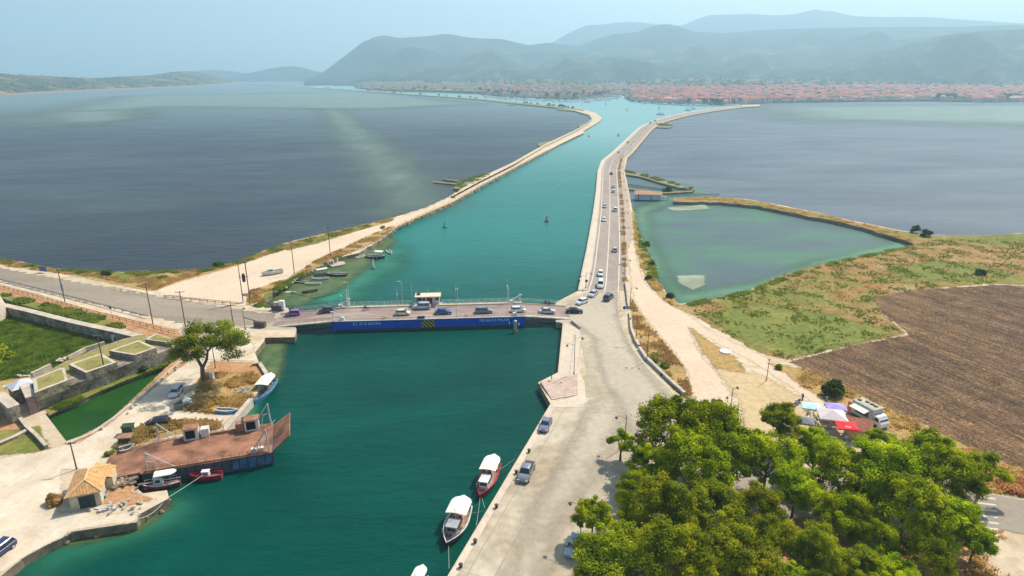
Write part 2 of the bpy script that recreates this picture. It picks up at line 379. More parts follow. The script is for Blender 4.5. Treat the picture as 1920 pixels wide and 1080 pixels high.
for r in CW: rows.append([G(x, r[0]).xy for x in r[1:]])
for lx, ly, rx, ry in RL[1:]:
    a, b = G(lx, ly).xy, G(rx, ry).xy
    rows.append([a.lerp(b, k) for k in (0, .15, .22, .45, .68, .78, .94, 1)])
def ribbon(name, i, j, z, mat, fi=0, fj=0, kind='structure', r0=0, r1=None):
    vs = []; R_ = rows[r0:r1]
    for r in R_:
        a, b = r[i], r[j]; u = (r[7]-r[0]).normalized()
        vs += [tuple(a+u*fi)+(z,), tuple(b+u*fj)+(z,)]
    m = MB(); m.add(vs, [(2*k, 2*k+1, 2*k+3, 2*k+2) for k in range(len(R_)-1)]); o = m.build(name, mat)
    if o.data.polygons[0].normal.z < 0: o.data.flip_normals()
    o['kind'] = kind; return o
# the east bank: quay, bridge head, causeway, marsh and fields
right_shore = [(500, 1700), (830, 1095), (1032, 757), (1009, 717), (1046, 698), (1055, 606), (1042, 603), (1042, 567)]
out = GP(right_shore) + [tuple(r[0]) for r in rows] + GP([(1425, 196), (1425, 199)])
out += [tuple(r[7]) for r in rows[::-1][:-5]]
out += jag([(1190, 425), (1195, 440), (1208, 470), (1226, 502), (1229, 527), (1250, 553), (1272, 569)], 1.6, 2.5)
out += jag([(1275, 569), (1330, 563), (1400, 546), (1450, 522), (1520, 500), (1600, 483), (1680, 468), (1712, 459), (1716, 455), (1620, 427), (1560, 413), (1500, 402), (1420, 386), (1350, 379), (1262, 378)], 1.5, 4, 3)
out += jag([(1266, 371), (1330, 369), (1400, 373), (1460, 384), (1530, 398), (1600, 414), (1680, 431), (1745, 441), (1850, 441), (1925, 437), (2200, 425)], 1.5, 4, 5)
out += GP([(3200, 380), (4600, 700), (3500, 1700)])
land('ground', [out], WL-2, 0, m_sand, m_bank)
# the west bank: quay with cottage, road, spit
sp_l = [(150, 508), (230, 511), (330, 508), (395, 505), (430, 495), (470, 479), (530, 457), (600, 440), (690, 420), (740, 407), (800, 389), (840, 370), (868, 352), (900, 333), (960, 305), (1022, 270), (1080, 243),
        (1100, 232), (1109, 223), (1104, 216), (1078, 208), (1040, 201.5), (960, 193.5), (900, 187), (800, 179.5), (700, 172.8), (600, 165.5), (520, 160)]
sp_r = [(520, 159.6), (600, 164.8), (700, 171.6), (800, 178), (900, 184.5), (960, 190), (1050, 198.5), (1090, 204), (1118, 212), (1129, 221), (1125, 227), (1090, 248), (1030, 281), (960, 318), (900, 350), (850, 379), (790, 405), (745, 425),
        (722, 443), (700, 458), (672, 474), (640, 482), (622, 487), (607, 497), (585, 505), (560, 517), (540, 528), (518, 542), (502, 557), (490, 572), (497, 577), (537, 577)]
left_q = [(536, 606), (556, 618), (553, 632), (497, 633), (495, 640), (478, 661), (487, 683), (503, 709), (474, 748), (420, 811), (330, 826), (240, 872), (232, 905), (246, 907), (268, 925), (313, 919), (317, 934), (258, 966), (256, 979), (128, 998), (42, 1047), (-60, 1130), (-500, 1700)]
outl = GP([(-2600, 900), (-1500, 560), (-900, 480), (-400, 452)]) + jag([(-150, 470), (0, 485), (40, 491), (100, 505)] + sp_l[:13], 1.2, 2.5, 11) + GP(sp_l[13:]) + GP(sp_r[:16]) \
     + jag(sp_r[16:], .9, 2, 15) + GP(left_q)
moat = [(85, 776), (124, 827), (145, 820), (185, 803), (215, 783), (262, 745), (305, 708), (352, 669), (346, 663), (325, 676), (300, 687), (262, 702), (215, 718), (200, 724), (150, 751), (110, 766)]
moat2 = [(-200, 524), (5, 559), (25, 566.5), (67, 578), (108, 588), (150, 599), (172, 607), (160, 622), (60, 602), (-20, 590), (-220, 560)]
land('ground', [outl, GP(moat), GP(moat2)], WL-2, 0, m_sand, m_bank)
sheet('moat_water', GP([(50, 760), (110, 860), (400, 690), (380, 640), (300, 660)], WL+.3), WL+.5, wm_moat)
sheet('moat_water', GP([(-300, 500), (190, 590), (190, 640), (-300, 640)], WL+.3), WL+.5, wm_pond)
# small spits, dikes and islets that lie off the banks
def strip(name, a, b, mat, z0=WL-1, z1=-.4, world=False, amp=.5):
    p = GP(a) + GP(b[::-1]); m = MB(); m.prism(p, z0, z1); o = m.build(name, mat); o['kind'] = 'structure'; return o
m_islet = M('islet_scrub', (.17, .16, .07), .5, .25, bump=1, kind='world')
strip('dike', [(1166, 318), (1200, 323), (1240, 335), (1280, 347), (1302, 352)], [(1168, 325), (1200, 330), (1240, 342), (1272, 350), (1302, 355)], m_islet)
strip('dike', [(1172, 349.5), (1210, 354), (1250, 358), (1300, 354)], [(1172, 351.5), (1210, 356), (1250, 360), (1300, 357)], m_islet, z1=-.7)
strip('islet', [(1228, 233), (1243, 232), (1255, 233.5), (1262, 235.5)], [(1228, 238), (1240, 238.5), (1252, 239), (1262, 237)], m_islet)
strip('islet', [(862, 338), (885, 332), (912, 326), (925, 326)], [(850, 352), (870, 354), (890, 345), (915, 334)], m_islet)
strip('islet', [(812, 336.5), (862, 341)], [(812, 339), (862, 343.5)], m_islet, z1=-.9)
strip('islet', [(830, 332), (880, 337)], [(830, 333.6), (880, 340)], m_islet, z1=-.9)
strip('islet', [(1008, 268), (1025, 264), (1035, 265)], [(1010, 273), (1022, 274), (1034, 270)], m_islet)
strip('islet', [(1084, 234), (1100, 229), (1108, 228)], [(1086, 237.5), (1096, 238), (1108, 232)], m_islet)
strip('islet', [(1040, 200), (1070, 204)], [(1045, 205), (1068, 207.5)], m_islet)
for a, b, y0, y1 in ((450, 520, 157, 160), (610, 660, 158, 158.6), (560, 640, 154, 154.8), (480, 560, 151.4, 152), (590, 650, 149.6, 150.4)):
    strip('islet', [(a, y0), (b, y1)], [(a, y0+.8), (b, y1+.7)], m_islet)
# ------------------------------------------------------------------ east bank surfaces
ribbon('promenade', 0, 1, .14, m_prom)
mk = MB()
m_kerb = M('kerb_stone', (.50, .42, .32), .15, .6, kind='world')
for (i, off0, off1) in ((1, 0, .35), (0, 0, .5)):
    vs = []
    for r in rows:
        u = (r[7]-r[0]).normalized(); a = r[i]+u*off0; b = r[i]+u*off1
        vs.append([(a.x, a.y, -.02 if i else -1.5), (a.x, a.y, .16+.03*(1-i)), (b.x, b.y, .16+.03*(1-i)), (b.x, b.y, -.02)])
    mk.loft(vs, closed=True, cap=True)
o = mk.build('promenade_kerb', m_kerb); o['kind'] = 'structure'
ribbon('road', 1, 5, .02, m_road2, .36, .6)
pm_strip = ground_mat('roadside_dirt', [(.2, two((.44, .34, .25), .9, 1.1), None, None), (.9, two((.46, .36, .26), .85, 1.1), (.5, MD), None)])
ribbon('path', 6, 5, .009, pm_strip, 0, .5, r0=2)
for i, wd in ((2, .17), (3, .16), (4, .17)):
    ribbon('road_marking', i, i, .03, m_line, -wd, wd)
m_yard = ground_mat('junction_concrete', [(.06, two((.52, .445, .325), .85, 1.1), None, None), (.6, two((.52, .445, .325), .85, 1.12), (.5, MD), None),
                    (.07, [(.42, (1, 1, 1)), (.66, (.68, .64, .58))], (.8, MU), (1, .22, 1, R(8)))], bump=.1)
yard = [(1104, 546), (1159, 546), (1160, 590), (1166, 612), (1180, 640), (1203, 676), (1240, 717), (1290, 762), (1330, 800), (1420, 870), (1500, 1100), (1180, 1500), (560, 1500), (862, 1090), (1046, 760), (1100, 700), (1088, 640), (1086, 615), (1062, 600), (1046, 600), (1046, 568), (1090, 552)]
sheet('road', GP(yard), .008, m_yard)
quay = [(640, 1400), (842, 1088), (1036, 758), (1085, 748), (1140, 740), (1190, 750), (1170, 800), (1110, 900), (1080, 980), (1050, 1100), (960, 1400)]
sheet('quay', GP(quay), .02, m_conc)
sheet('quay_edge', GP([(500, 1600), (836, 1090), (1033, 758), (1043, 758), (850, 1090), (530, 1600)]), .034, m_prom)
prom2 = [(1012, 717), (1047, 699), (1057, 608), (1086, 614), (1089, 640), (1087, 700), (1096, 716), (1098, 745), (1108, 764), (1038, 764), (1034, 757), (1083, 741), (1082, 705), (1030, 713)]
sheet('promenade', GP(prom2), .05, m_prom)
# road edge line past the junction
def line(px, wd, z=.03, mat=None, name='road_marking'):
    P = [Vector(p) for p in GP(px)]; vs = []
    for i, p in enumerate(P):
        d = (P[min(i+1, len(P)-1)]-P[max(0, i-1)]).normalized(); n = Vector((-d.y, d.x))*wd
        vs += [tuple(p-n)+(z,), tuple(p+n)+(z,)]
    m = MB(); m.add(vs, [(2*k, 2*k+1, 2*k+3, 2*k+2) for k in range(len(P)-1)]); o = m.build(name, mat or m_line)
    if o.data.polygons[0].normal.z < 0: o.data.flip_normals()
    o['kind'] = 'structure'; return o
line([(1159.5, 545), (1159.5, 575), (1162, 598), (1166, 612), (1175, 632), (1192, 662), (1215, 690), (1240, 715), (1290, 762)], .12)
line([(1134, 545), (1133, 557)], .12)
line([(1104, 545), (1095, 560), (1080, 566)], .12)
m_joint = M('slab_joint', (.26, .22, .17), .2, .5, kind='world')
line([(928, 1080), (1010, 935), (1062, 845), (1092, 780)], .05, .04, m_joint, 'slab_joint')
line([(1062, 758), (1040, 800), (900, 1035), (870, 1090)], .04, .046, m_joint, 'slab_joint')
line([(1077, 622), (1073, 660), (1067, 708)], .05, .06, m_joint, 'slab_joint')
line([(1089, 640), (1083, 690)], .05, .06, m_joint, 'slab_joint')
# ground cover
patch('dirt_track', [(1187, 440), (1196, 500), (1212, 535), (1240, 560), (1290, 590), (1330, 620), (1430, 668), (1560, 745), (1640, 800), (1600, 815), (1540, 765), (1430, 690), (1340, 640), (1310, 625), (1290, 610),
     (1310, 660), (1345, 700), (1372, 740), (1390, 790), (1380, 850), (1300, 800), (1294, 745), (1290, 700), (1255, 650), (1215, 600), (1192, 570), (1184, 540), (1176, 470)], pm_dirt, .012, 1.2)
patch('dry_grass', [(1181, 555), (1192, 575), (1212, 602), (1250, 650), (1283, 690), (1298, 740), (1286, 748), (1262, 722), (1216, 676), (1192, 640), (1183, 616)], pm_dry, .02, 1.0)
patch('grass', [(1210, 668), (1240, 655), (1262, 680), (1240, 700)], pm_grass, .026, 1.2)
patch('grass', [(1232, 695), (1255, 712), (1290, 735), (1284, 745), (1262, 728)], pm_grass, .026, .8)
patch('dry_grass', [(1292, 613), (1330, 640), (1380, 672), (1400, 700), (1340, 690), (1315, 655)], pm_dry, .02, 1.8)
patch('dry_grass', [(1340, 690), (1420, 700), (1520, 755), (1560, 800), (1500, 850), (1400, 850), (1390, 760)], m_sandp := ground_mat('dusty_ground', [(.05, two((.56, .41, .22), .9, 1.1), None, None), (.8, two((.54, .40, .22), .85, 1.15), (.5, MD), None)], patch=True), .016, 2)
marsh = [(1262, 573), (1330, 563), (1400, 546), (1450, 522), (1520, 500), (1600, 483), (1680, 468), (1712, 459), (1745, 441), (1850, 441), (1925, 437), (2300, 420), (2700, 520), (2100, 540), (1860, 532), (1700, 545), (1640, 560),
         (1655, 590), (1700, 627), (1600, 645), (1480, 675), (1420, 660), (1350, 620), (1300, 592)]
patch('marsh_grass', marsh, pm_marsh, .02, 1.6, n=170)
patch('grass', [(1320, 590), (1400, 570), (1480, 575), (1560, 590), (1680, 625), (1600, 645), (1480, 668), (1420, 650), (1370, 625)], pm_grass, .028, 3, n=120)
patch('grass', [(1660, 505), (1750, 490), (1850, 500), (1900, 515), (1800, 525), (1700, 530)], pm_grass, .028, 5)
patch('dry_grass', [(1262, 378), (1268, 371), (1330, 369), (1400, 374), (1460, 386), (1530, 399), (1600, 416), (1680, 432), (1745, 441), (1740, 452), (1714, 457), (1620, 427), (1560, 413), (1500, 402), (1420, 386), (1350, 378.5)], pm_marsh, .035, 1.2)
patch('dry_grass', [(1188, 395), (1196, 440), (1208, 470), (1226, 502), (1230, 527), (1250, 553), (1275, 570), (1262, 575), (1238, 557), (1216, 530), (1200, 495), (1190, 450), (1184, 400)], pm_dry, .03, 1.0)
field = [(1482, 678), (1600, 648), (1708, 628), (1660, 592), (1636, 560), (1700, 545), (1870, 534), (2400, 560), (3000, 900), (2300, 960), (1920, 880), (1840, 850), (1700, 780), (1560, 722)]
patch('ploughed_field', field, pm_field, .04, 1.3, n=170)
patch('dry_verge', [(1440, 680), (1500, 690), (1600, 735), (1720, 790), (1860, 858), (1990, 900), (2300, 1000), (2000, 990), (1850, 930), (1800, 880), (1650, 800), (1560, 760)], pm_dry, .022, 2)
patch('road', [(1560, 905), (1840, 912), (1860, 925), (2050, 950), (2600, 1060), (2600, 1250), (2000, 1010), (1840, 990), (1560, 975), (1200, 960), (1200, 880)], pm_asph, .05, .35)
for k in range(7):
    x = 1838-k*1.5; y = 932+k*11.5
    line([(x-5+k*2, y), (x+28+k*3, y+4)], .2, .062)
line([(1860, 926.5), (1920, 938), (2050, 960)], .07, .062)
patch('red_earth', [(1800, 1000), (1840, 1040), (1860, 1120), (1820, 1250), (1500, 1250), (1250, 1100), (1300, 1000), (1450, 960), (1600, 990)], pm_red, .03, 3)
# shallow water
patch('shallow_water', [(1190, 390), (1240, 372), (1262, 382), (1215, 400), (1222, 440), (1245, 500), (1285, 550), (1420, 530), (1520, 490), (1700, 450), (1720, 462), (1520, 505), (1400, 550), (1275, 572), (1222, 520), (1200, 470)], wp_green, .06, 5, WL)
patch('shallow_water', [(1268, 517), (1320, 517), (1322, 535), (1300, 545), (1275, 532)], wp_sea, .09, 1.5, WL)
patch('shallow_water', [(1250, 390), (1320, 384), (1330, 392), (1260, 396)], wp_sea, .09, 2.5, WL)
patch('shallow_water', [(590, 195), (640, 205), (720, 270), (800, 345), (810, 385), (740, 400), (700, 330), (640, 250)], wp_lag, -.12, 30, WL)
patch('shallow_water', [(0, 230), (230, 180), (700, 172), (900, 195), (700, 205), (300, 200), (150, 235)], wp_lag, -.09, 90, WL)
patch('shallow_water', [(80, 212), (230, 205), (260, 222), (120, 235)], wp_lag, -.06, 60, WL)
patch('shallow_water', [(1420, 198), (1920, 196), (2500, 196), (2500, 240), (1920, 235), (1500, 225)], wp_lag, -.1, 120, WL)
patch('shallow_water', [(495, 575), (530, 540), (600, 500), (690, 462), (720, 440), (745, 450), (690, 500), (640, 540), (560, 575)], wp_bank, .04, 3, WL)
patch('shallow_water', [(560, 570), (640, 520), (700, 480), (760, 460), (760, 500), (700, 530), (640, 575)], wp_turq, .02, 7, WL)
patch('shallow_water', [(492, 640), (535, 640), (528, 690), (515, 720), (495, 705), (484, 680)], wp_bank, .04, 1.5, WL)
patch('shallow_water', [(425, 812), (470, 752), (490, 740), (475, 790), (440, 815)], wp_turq, .03, 1.5, WL)
patch('shallow_water', [(30, 1060), (130, 1000), (258, 980), (325, 935), (350, 950), (330, 985), (260, 1010), (150, 1050), (60, 1100)], wp_turq, .03, 4, WL)
patch('shallow_water', [(90, 1025), (130, 1003), (255, 984), (315, 942), (322, 950), (265, 995), (150, 1022)], wp_bank, .05, 1.3, WL)
# ------------------------------------------------------------------ west bank surfaces
patch('road', [(-500, 420), (-200, 465), (0, 503), (125, 526), (250, 547), (375, 569), (475, 585), (515, 590), (515, 606), (420, 611), (350, 607), (275, 592), (150, 564), (0, 527), (-200, 492), (-500, 450)], pm_darkasph, .03, .5, n=160)
sheet('road', GP([(470, 583), (540, 577), (556, 618), (500, 618), (440, 612)]), .02, m_yard)
patch('dirt_track', [(285, 548), (380, 510), (440, 497), (520, 468), (600, 450), (700, 424), (790, 395), (850, 367), (900, 340), (960, 311), (1030, 274), (1090, 244), (1097, 248), (1032, 279), (962, 314), (900, 345), (850, 373), (790, 402), (735, 423), (690, 442), (600, 487), (540, 522),
     (490, 545), (460, 575), (420, 570), (330, 556)], pm_dirt, .012, .8, n=200)
patch('dry_grass', [(-150, 465), (0, 484), (100, 505), (230, 510), (330, 508), (395, 505), (430, 495), (470, 479), (530, 457), (600, 440), (690, 420), (740, 407), (735, 415), (690, 427), (600, 452), (520, 472), (430, 503), (330, 530), (290, 546), (250, 540), (130, 515), (0, 496), (-150, 475)], pm_dry, .025, 1.5, n=180)
patch('grass', [(520, 462), (600, 443), (690, 422), (700, 424), (600, 455), (540, 470)], pm_grass, .03, 1.8)
patch('grass', [(60, 500), (230, 512), (300, 514), (260, 532), (120, 512)], pm_grass, .03, 1.5)
patch('dry_grass', [(462, 572), (470, 545), (540, 522), (590, 490), (690, 444), (735, 424), (745, 426), (700, 456), (640, 481), (600, 498), (540, 527), (502, 556), (490, 572)], pm_dry, .028, 1.0, n=150)
patch('grass', [(480, 573), (500, 550), (520, 540), (505, 555), (490, 574)], pm_grass, .034, .8)
patch('red_earth', [(330, 618), (250, 600), (160, 578), (0, 535), (-100, 515), (-100, 530), (0, 548), (130, 590), (230, 615), (300, 640), (350, 640)], pm_red, .02, .8)
patch('grass', [(-200, 520), (0, 550), (60, 565), (150, 585), (220, 606), (230, 615), (172, 609), (150, 600), (67, 579), (5, 560), (-200, 525)], pm_grass, .03, 1.0)
patch('reed_bed', [(-300, 560), (-20, 590), (60, 602), (150, 622), (215, 641), (220, 650), (180, 662), (120, 685), (60, 705), (0, 715), (-300, 800)], pm_reed, .03, 1.2, n=140)
patch('dry_grass', [(-200, 735), (60, 702), (110, 690), (230, 640), (240, 655), (120, 720), (60, 740), (0, 790), (-200, 900)], pm_dry, .02, 1.5)
patch('red_earth', [(395, 678), (480, 680), (500, 708), (470, 735), (400, 725), (385, 700)], pm_red, .022, 1.2)
patch('dry_grass', [(385, 700), (470, 700), (492, 712), (470, 748), (440, 770), (400, 775), (345, 768), (370, 735)], pm_dry, .03, 1.6)
patch('dry_grass', [(215, 850), (240, 812), (290, 790), (400, 790), (418, 800), (400, 808), (320, 815), (250, 840)], pm_dry, .03, 1.2)
patch('dry_grass', [(0, 810), (70, 800), (95, 840), (60, 850), (-100, 860)], pm_grass, .03, 1.2)
patch('dry_grass', [(0, 785), (30, 778), (50, 800), (40, 815), (0, 825)], pm_red, .025, .8)
patch('red_earth', [(330, 672), (372, 645), (385, 655), (270, 740), (200, 800), (150, 830), (130, 832), (210, 785)], pm_red, .02, .5)
patch('grass', [(85, 768), (115, 752), (160, 732), (240, 704), (330, 670), (345, 664), (335, 674), (262, 703), (205, 726), (110, 770), (92, 780)], pm_grass, .03, .5)
patch('red_earth', [(195, 905), (240, 895), (250, 915), (240, 935), (190, 925)], pm_red, .03, 1.0)
patch('dry_grass', [(190, 925), (250, 925), (290, 935), (240, 950), (195, 945)], pm_red, .03, 1.0)

a, b = (850, 900, 960, 1022, 1080, 1100, 1110, 1104, 1078, 1040, 960), (367, 340, 310, 273.6, 245.4, 233.7, 223.3, 216.2, 208.2, 201.7, 193.7)
m_scrubtop = ground_mat('spit_scrub', [(.12, [(.36, (.12, .13, .035)), (.5, (.24, .22, .08)), (.64, (.45, .34, .18))], None, None), (.6, two((.22, .2, .08), .7, 1.3), (.4, MD), None)])
for i in range(len(a)-1):
    dx = lambda k: (a[k]+(1.2 if b[k] > 215 else -.2), b[k]+(2.6 if b[k] > 290 else 1.5 if b[k] > 225 else .6 if b[k] > 218 else -.9))
    sheet('grass', GP([(a[i], b[i]), (a[i+1], b[i+1]), dx(i+1), dx(i)]), .03, m_scrubtop)
pts = [(600, 164.95, 165.5), (700, 171.7, 172.7), (800, 178.3, 179.5), (900, 184.9, 186.9), (960, 190.4, 193.2), (1060, 200, 203.8), (1095, 205.5, 208.5)]
for p, q in zip(pts[:-1], pts[1:]): sheet('grass', GP([(p[0], p[1]), (q[0], q[1]), (q[0], q[2]), (p[0], p[2])]), .05, m_islet)
patch('road', [(1112, 548), (1155, 548), (1158, 600), (1180, 655), (1215, 700), (1300, 800), (1200, 830), (1150, 740), (1125, 680), (1112, 630), (1060, 596), (1060, 575), (1090, 566)], pm_track, .012, 2.0)
patch('road', [(1150, 740), (1170, 780), (1120, 880), (1060, 960), (1000, 1080), (950, 1080), (1010, 940), (1080, 820), (1110, 760)], pm_track, .03, 3.0)
patch('dry_grass', [(745, 423), (790, 403.5), (850, 377), (900, 348.5), (960, 316.5), (1030, 279.5), (1030, 281), (960, 318), (900, 350), (850, 379.3), (790, 405.4), (746, 425.5)], pm_dry, .03, .6, n=230)
patch('dirt_track', [(0, 860), (130, 832), (210, 790), (260, 750), (350, 675), (420, 640), (470, 640), (480, 660), (400, 680), (330, 760), (400, 778), (440, 775), (410, 800), (330, 812), (240, 845), (210, 880), (120, 880), (110, 960), (255, 965), (256, 978), (128, 997), (42, 1046), (-60, 1120), (-200, 1000)], ground_mat('pale_quay_concrete', [(.09, two((.66, .555, .415), .85, 1.08), None, None), (.5, two((.68, .57, .43), .85, 1.1), (.5, MD), None), (.25, [(.45, (1, 1, 1)), (.66, (.74, .66, .54))], (.7, MU), None)], patch=True, edge=.2, bump=.15), .012, 1.2, n=150)
# ------------------------------------------------------------------ far shores, hills and mountains
def interp(pts, x):
    xs = [p[0] for p in pts]; ys = [p[1] for p in pts]; return float(np.interp(x, xs, ys))
def hmat(name, stops, sc_=.004, fine=.02, beach=0):
    m, t, p, o = new_mat(name)
    a = ramp(t, noise_tex(t, coords(t, sc_), 8, .62), stops); b = ramp(t, noise_tex(t, coords(t, fine), 4, .7), [(.35, (.65, .65, .65)), (.65, (1.35, 1.35, 1.3))])
    c_ = mixc(t, .8, a, b, 'MULTIPLY')
    if beach:      # bare earth close to the waterline
        g = t.nodes.new('ShaderNodeSeparateXYZ'); t.links.new(t.nodes.new('ShaderNodeNewGeometry').outputs['Position'], g.inputs[0]); mr = t.nodes.new('ShaderNodeMapRange'); mr.inputs['From Min'].default_value = beach; mr.inputs['From Max'].default_value = beach*.6; t.links.new(g.outputs[2], mr.inputs[0]); c_ = mixc(t, mr.outputs[0], c_, (.30, .185, .125))
    t.links.new(c_, p.inputs['Base Color']); p.inputs['Roughness'].default_value = 1; p.inputs['Specular IOR Level'].default_value = 0
    return m
HS = [(.38, (.012, .026, .018)), (.5, (.032, .048, .032)), (.6, (.08, .085, .06)), (.72, (.20, .17, .13))]
hm_near = hmat('hill_scrub', HS, .006, .03); hm_far = hmat('mountain_scrub', [(.38, (.012, .026, .024)), (.52, (.03, .042, .036)), (.68, (.08, .085, .07))], .0012, .008)
def dist_at(px, y0):
    p = G(px, y0); return math.hypot(p.x, p.y)
def ray(px, py):
    x = (px-960)/FPX; y = -(py-540)/FPX; d = Vector((x, CP+y*SP, -SP+y*CP)); return d
def mountain(name, prof, D, front, back, mat, rough=.12, nz=14, step=8, foot=None, seed=0, fs=.0016):
    """ridge whose crest lies about D metres away; foot in front, slope behind"""
    x0, x1 = prof[0][0], prof[-1][0]; n = int((x1-x0)/step)+1; V = []; m = nz+6
    for i in range(n):
        px = x0+(x1-x0)*i/(n-1); py = interp(prof, px); d = ray(px, py); k = D/math.hypot(d.x, d.y)
        X, Y, Z = d.x*k, d.y*k, CAM_H+d.z*k; ux, uy = d.x/math.hypot(d.x, d.y), d.y/math.hypot(d.x, d.y)
        fd = front if foot is None else D-dist_at(px, interp(foot, px))
        for j in range(m):
            if j <= nz:
                t = j/nz; r = D-fd*(1-t); h = Z*(t**1.25)
                if 0 < t < 1: h += Z*rough*2.2*math.sin(math.pi*t)*(noise.fractal(Vector((ux*r*fs, uy*r*fs, seed)), .9, 2.1, 5))
            else:
                t = (j-nz)/5; r = D+back*t; h = Z*(1-t)**.8 - (2 if j == m-1 else 0)
            if j == 0: h = -4
            V.append((ux*r, uy*r, max(h, -4) if j else -4))
    F = [(i*m+j, i*m+j+1, (i+1)*m+j+1, (i+1)*m+j) for i in range(n-1) for j in range(m-1)]
    o = np_mesh(name, np.array(V), np.array(F), mat); o.data.polygons.foreach_set('use_smooth', [True]*len(F)); o['kind'] = 'structure'
    return o
far_a = [(1000, 92), (1035, 80), (1065, 62), (1100, 47), (1130, 46), (1160, 42), (1190, 41), (1212, 43), (1225, 45), (1250, 49), (1280, 47), (1310, 35), (1330, 28), (1370, 27), (1410, 26), (1450, 29), (1485, 27), (1510, 22), (1527, 17), (1545, 20), (1560, 21), (1600, 30),
         (1650, 32), (1740, 32), (1810, 37), (1920, 44), (2150, 60), (2500, 80)]
mountain('mountain', far_a, 8600, 2200, 1500, hm_far, .12, seed=4)
mid = [(570, 150), (595, 141), (612, 131), (625, 121), (640, 110), (658, 96), (676, 82), (700, 70), (720, 66), (736, 69), (752, 71), (780, 69), (800, 68), (816, 66), (832, 63), (850, 65), (870, 69), (900, 72), (940, 73), (975, 81), (990, 85), (1010, 82),
       (1030, 80), (1055, 83), (1085, 86), (1105, 78), (1125, 71), (1150, 64), (1170, 62), (1195, 60), (1215, 51), (1235, 46), (1255, 45), (1272, 49), (1300, 59), (1360, 62), (1440, 56), (1560, 52), (1660, 51), (1810, 50), (1900, 46), (2100, 60), (2500, 80)]
mountain('mountain', mid, 5800, 2000, 900, hm_far, .2, seed=1)
isl = [(420, 152), (450, 140), (480, 134), (505, 129), (530, 125), (548, 124), (570, 127), (590, 133), (620, 138), (680, 142), (760, 150)]
mountain('hills', isl, 6800, 900, 700, hm_far, .1, seed=2)
mountain('hills', [(300, 150), (370, 132), (400, 131), (440, 134), (480, 141), (520, 150)], 7800, 700, 700, hm_far, .1, seed=8)
low = [(760, 152), (800, 143), (850, 136), (900, 128), (930, 122), (960, 124), (1000, 126), (1035, 124), (1060, 113), (1080, 109), (1120, 108), (1160, 107), (1220, 108), (1260, 114), (1300, 122), (1360, 128), (1440, 130), (1500, 127), (1560, 118), (1620, 102), (1685, 86), (1740, 72), (1785, 64), (1850, 58), (1920, 55), (2100, 60), (2600, 70)]
mountain('hills', low, 4100, 1100, 600, hm_near, .3, seed=3, step=6, fs=.004)
mid2 = [(620, 152), (700, 138), (760, 124), (800, 112), (850, 108), (900, 105), (1000, 100), (1100, 98), (1250, 90), (1400, 88), (1600, 80), (1750, 70), (2000, 70), (2500, 80)]
mountain('hills', mid2, 4900, 1200, 500, hm_near, .3, seed=5, fs=.003)
lh = [(-700, 128), (-400, 132), (-200, 134), (0, 137), (40, 140), (80, 142), (130, 145), (180, 146), (230, 144), (280, 141), (310, 137), (330, 134), (360, 134), (390, 139), (420, 146), (450, 152)]
lfoot = [(-700, 200), (-300, 188), (0, 178), (100, 172.5), (200, 168), (300, 164), (370, 161), (450, 154.5)]
def left_hills():
    V = []; n = 150; m = 22; x0, x1 = -700, 448
    for i in range(n):
        px = x0+(x1-x0)*i/(n-1); r0 = dist_at(px, interp(lfoot, px)); d = ray(px, interp(lh, px)); h_ = math.hypot(d.x, d.y); ux, uy = d.x/h_, d.y/h_
        D = r0+900; Z = CAM_H+d.z/h_*D
        for j in range(m):
            t = j/(m-1)
            if t < .72: r = r0+(D-r0)*t/.72; h = Z*(t/.72)**.75*(1+.25*noise.fractal(Vector((ux*r*.004, uy*r*.004, 3)), .9, 2, 4)*math.sin(math.pi*t/.72))
            else: r = D+(t-.72)*2000; h = Z*(1-(t-.72)/.28)
            V.append((ux*r, uy*r, -4 if j == 0 else max(h, -3)))
    F = [(i*m+j, i*m+j+1, (i+1)*m+j+1, (i+1)*m+j) for i in range(n-1) for j in range(m-1)]
    o = np_mesh('hills', np.array(V), np.array(F), hmat('west_hill_scrub', [(.3, (.03, .05, .02)), (.5, (.06, .07, .03)), (.6, (.2, .15, .08)), (.75, (.36, .25, .15))], .008, .03, beach=3.5)); o['kind'] = 'structure'
    o.data.polygons.foreach_set('use_smooth', [True]*len(F))
left_hills()
# coastal plain that carries the town, gently rising away from the water
coast = [(590, 150.5), (640, 152), (655, 158), (672, 166), (700, 169), (760, 171.5), (830, 173.5), (900, 176), (930, 180), (960, 182), (1000, 184), (1040, 186), (1080, 187), (1130, 183), (1170, 177), (1195, 177), (1180, 188), (1200, 190.5), (1240, 193), (1300, 195.5), (1380, 196), (1440, 192), (1600, 190), (1740, 189), (1850, 191), (1920, 190), (2200, 189), (2700, 188)]
def plain_z(x, y):
    r = math.hypot(x, y); return .6+max(0, r-1480)*.019
def coast_px(px): return interp([(a, b) for a, b in coast if a not in (1195,)], px)
def town_ground():
    V = []; xs = list(np.arange(590, 2700, 7)); m = 16
    for px in xs:
        r0 = dist_at(px, coast_px(px)); d = ray(px, 150); h_ = math.hypot(d.x, d.y); ux, uy = d.x/h_, d.y/h_
        for j in range(m):
            r = r0 if j < 2 else r0+(max(3700, r0+200)-r0)*((j-1)/(m-2))
            V.append((ux*r, uy*r, -3 if j == 0 else (plain_z(ux*r, uy*r)-plain_z(ux*r0, uy*r0)+.6)))
    F = [(i*m+j, i*m+j+1, (i+1)*m+j+1, (i+1)*m+j) for i in range(len(xs)-1) for j in range(m-1)]
    o = np_mesh('town_ground', np.array(V), np.array(F), hmat('coastal_plain', [(.3, (.05, .07, .03)), (.5, (.11, .11, .055)), (.62, (.28, .19, .13)), (.75, (.42, .30, .22))], .01, .04)); o['kind'] = 'structure'
town_ground()
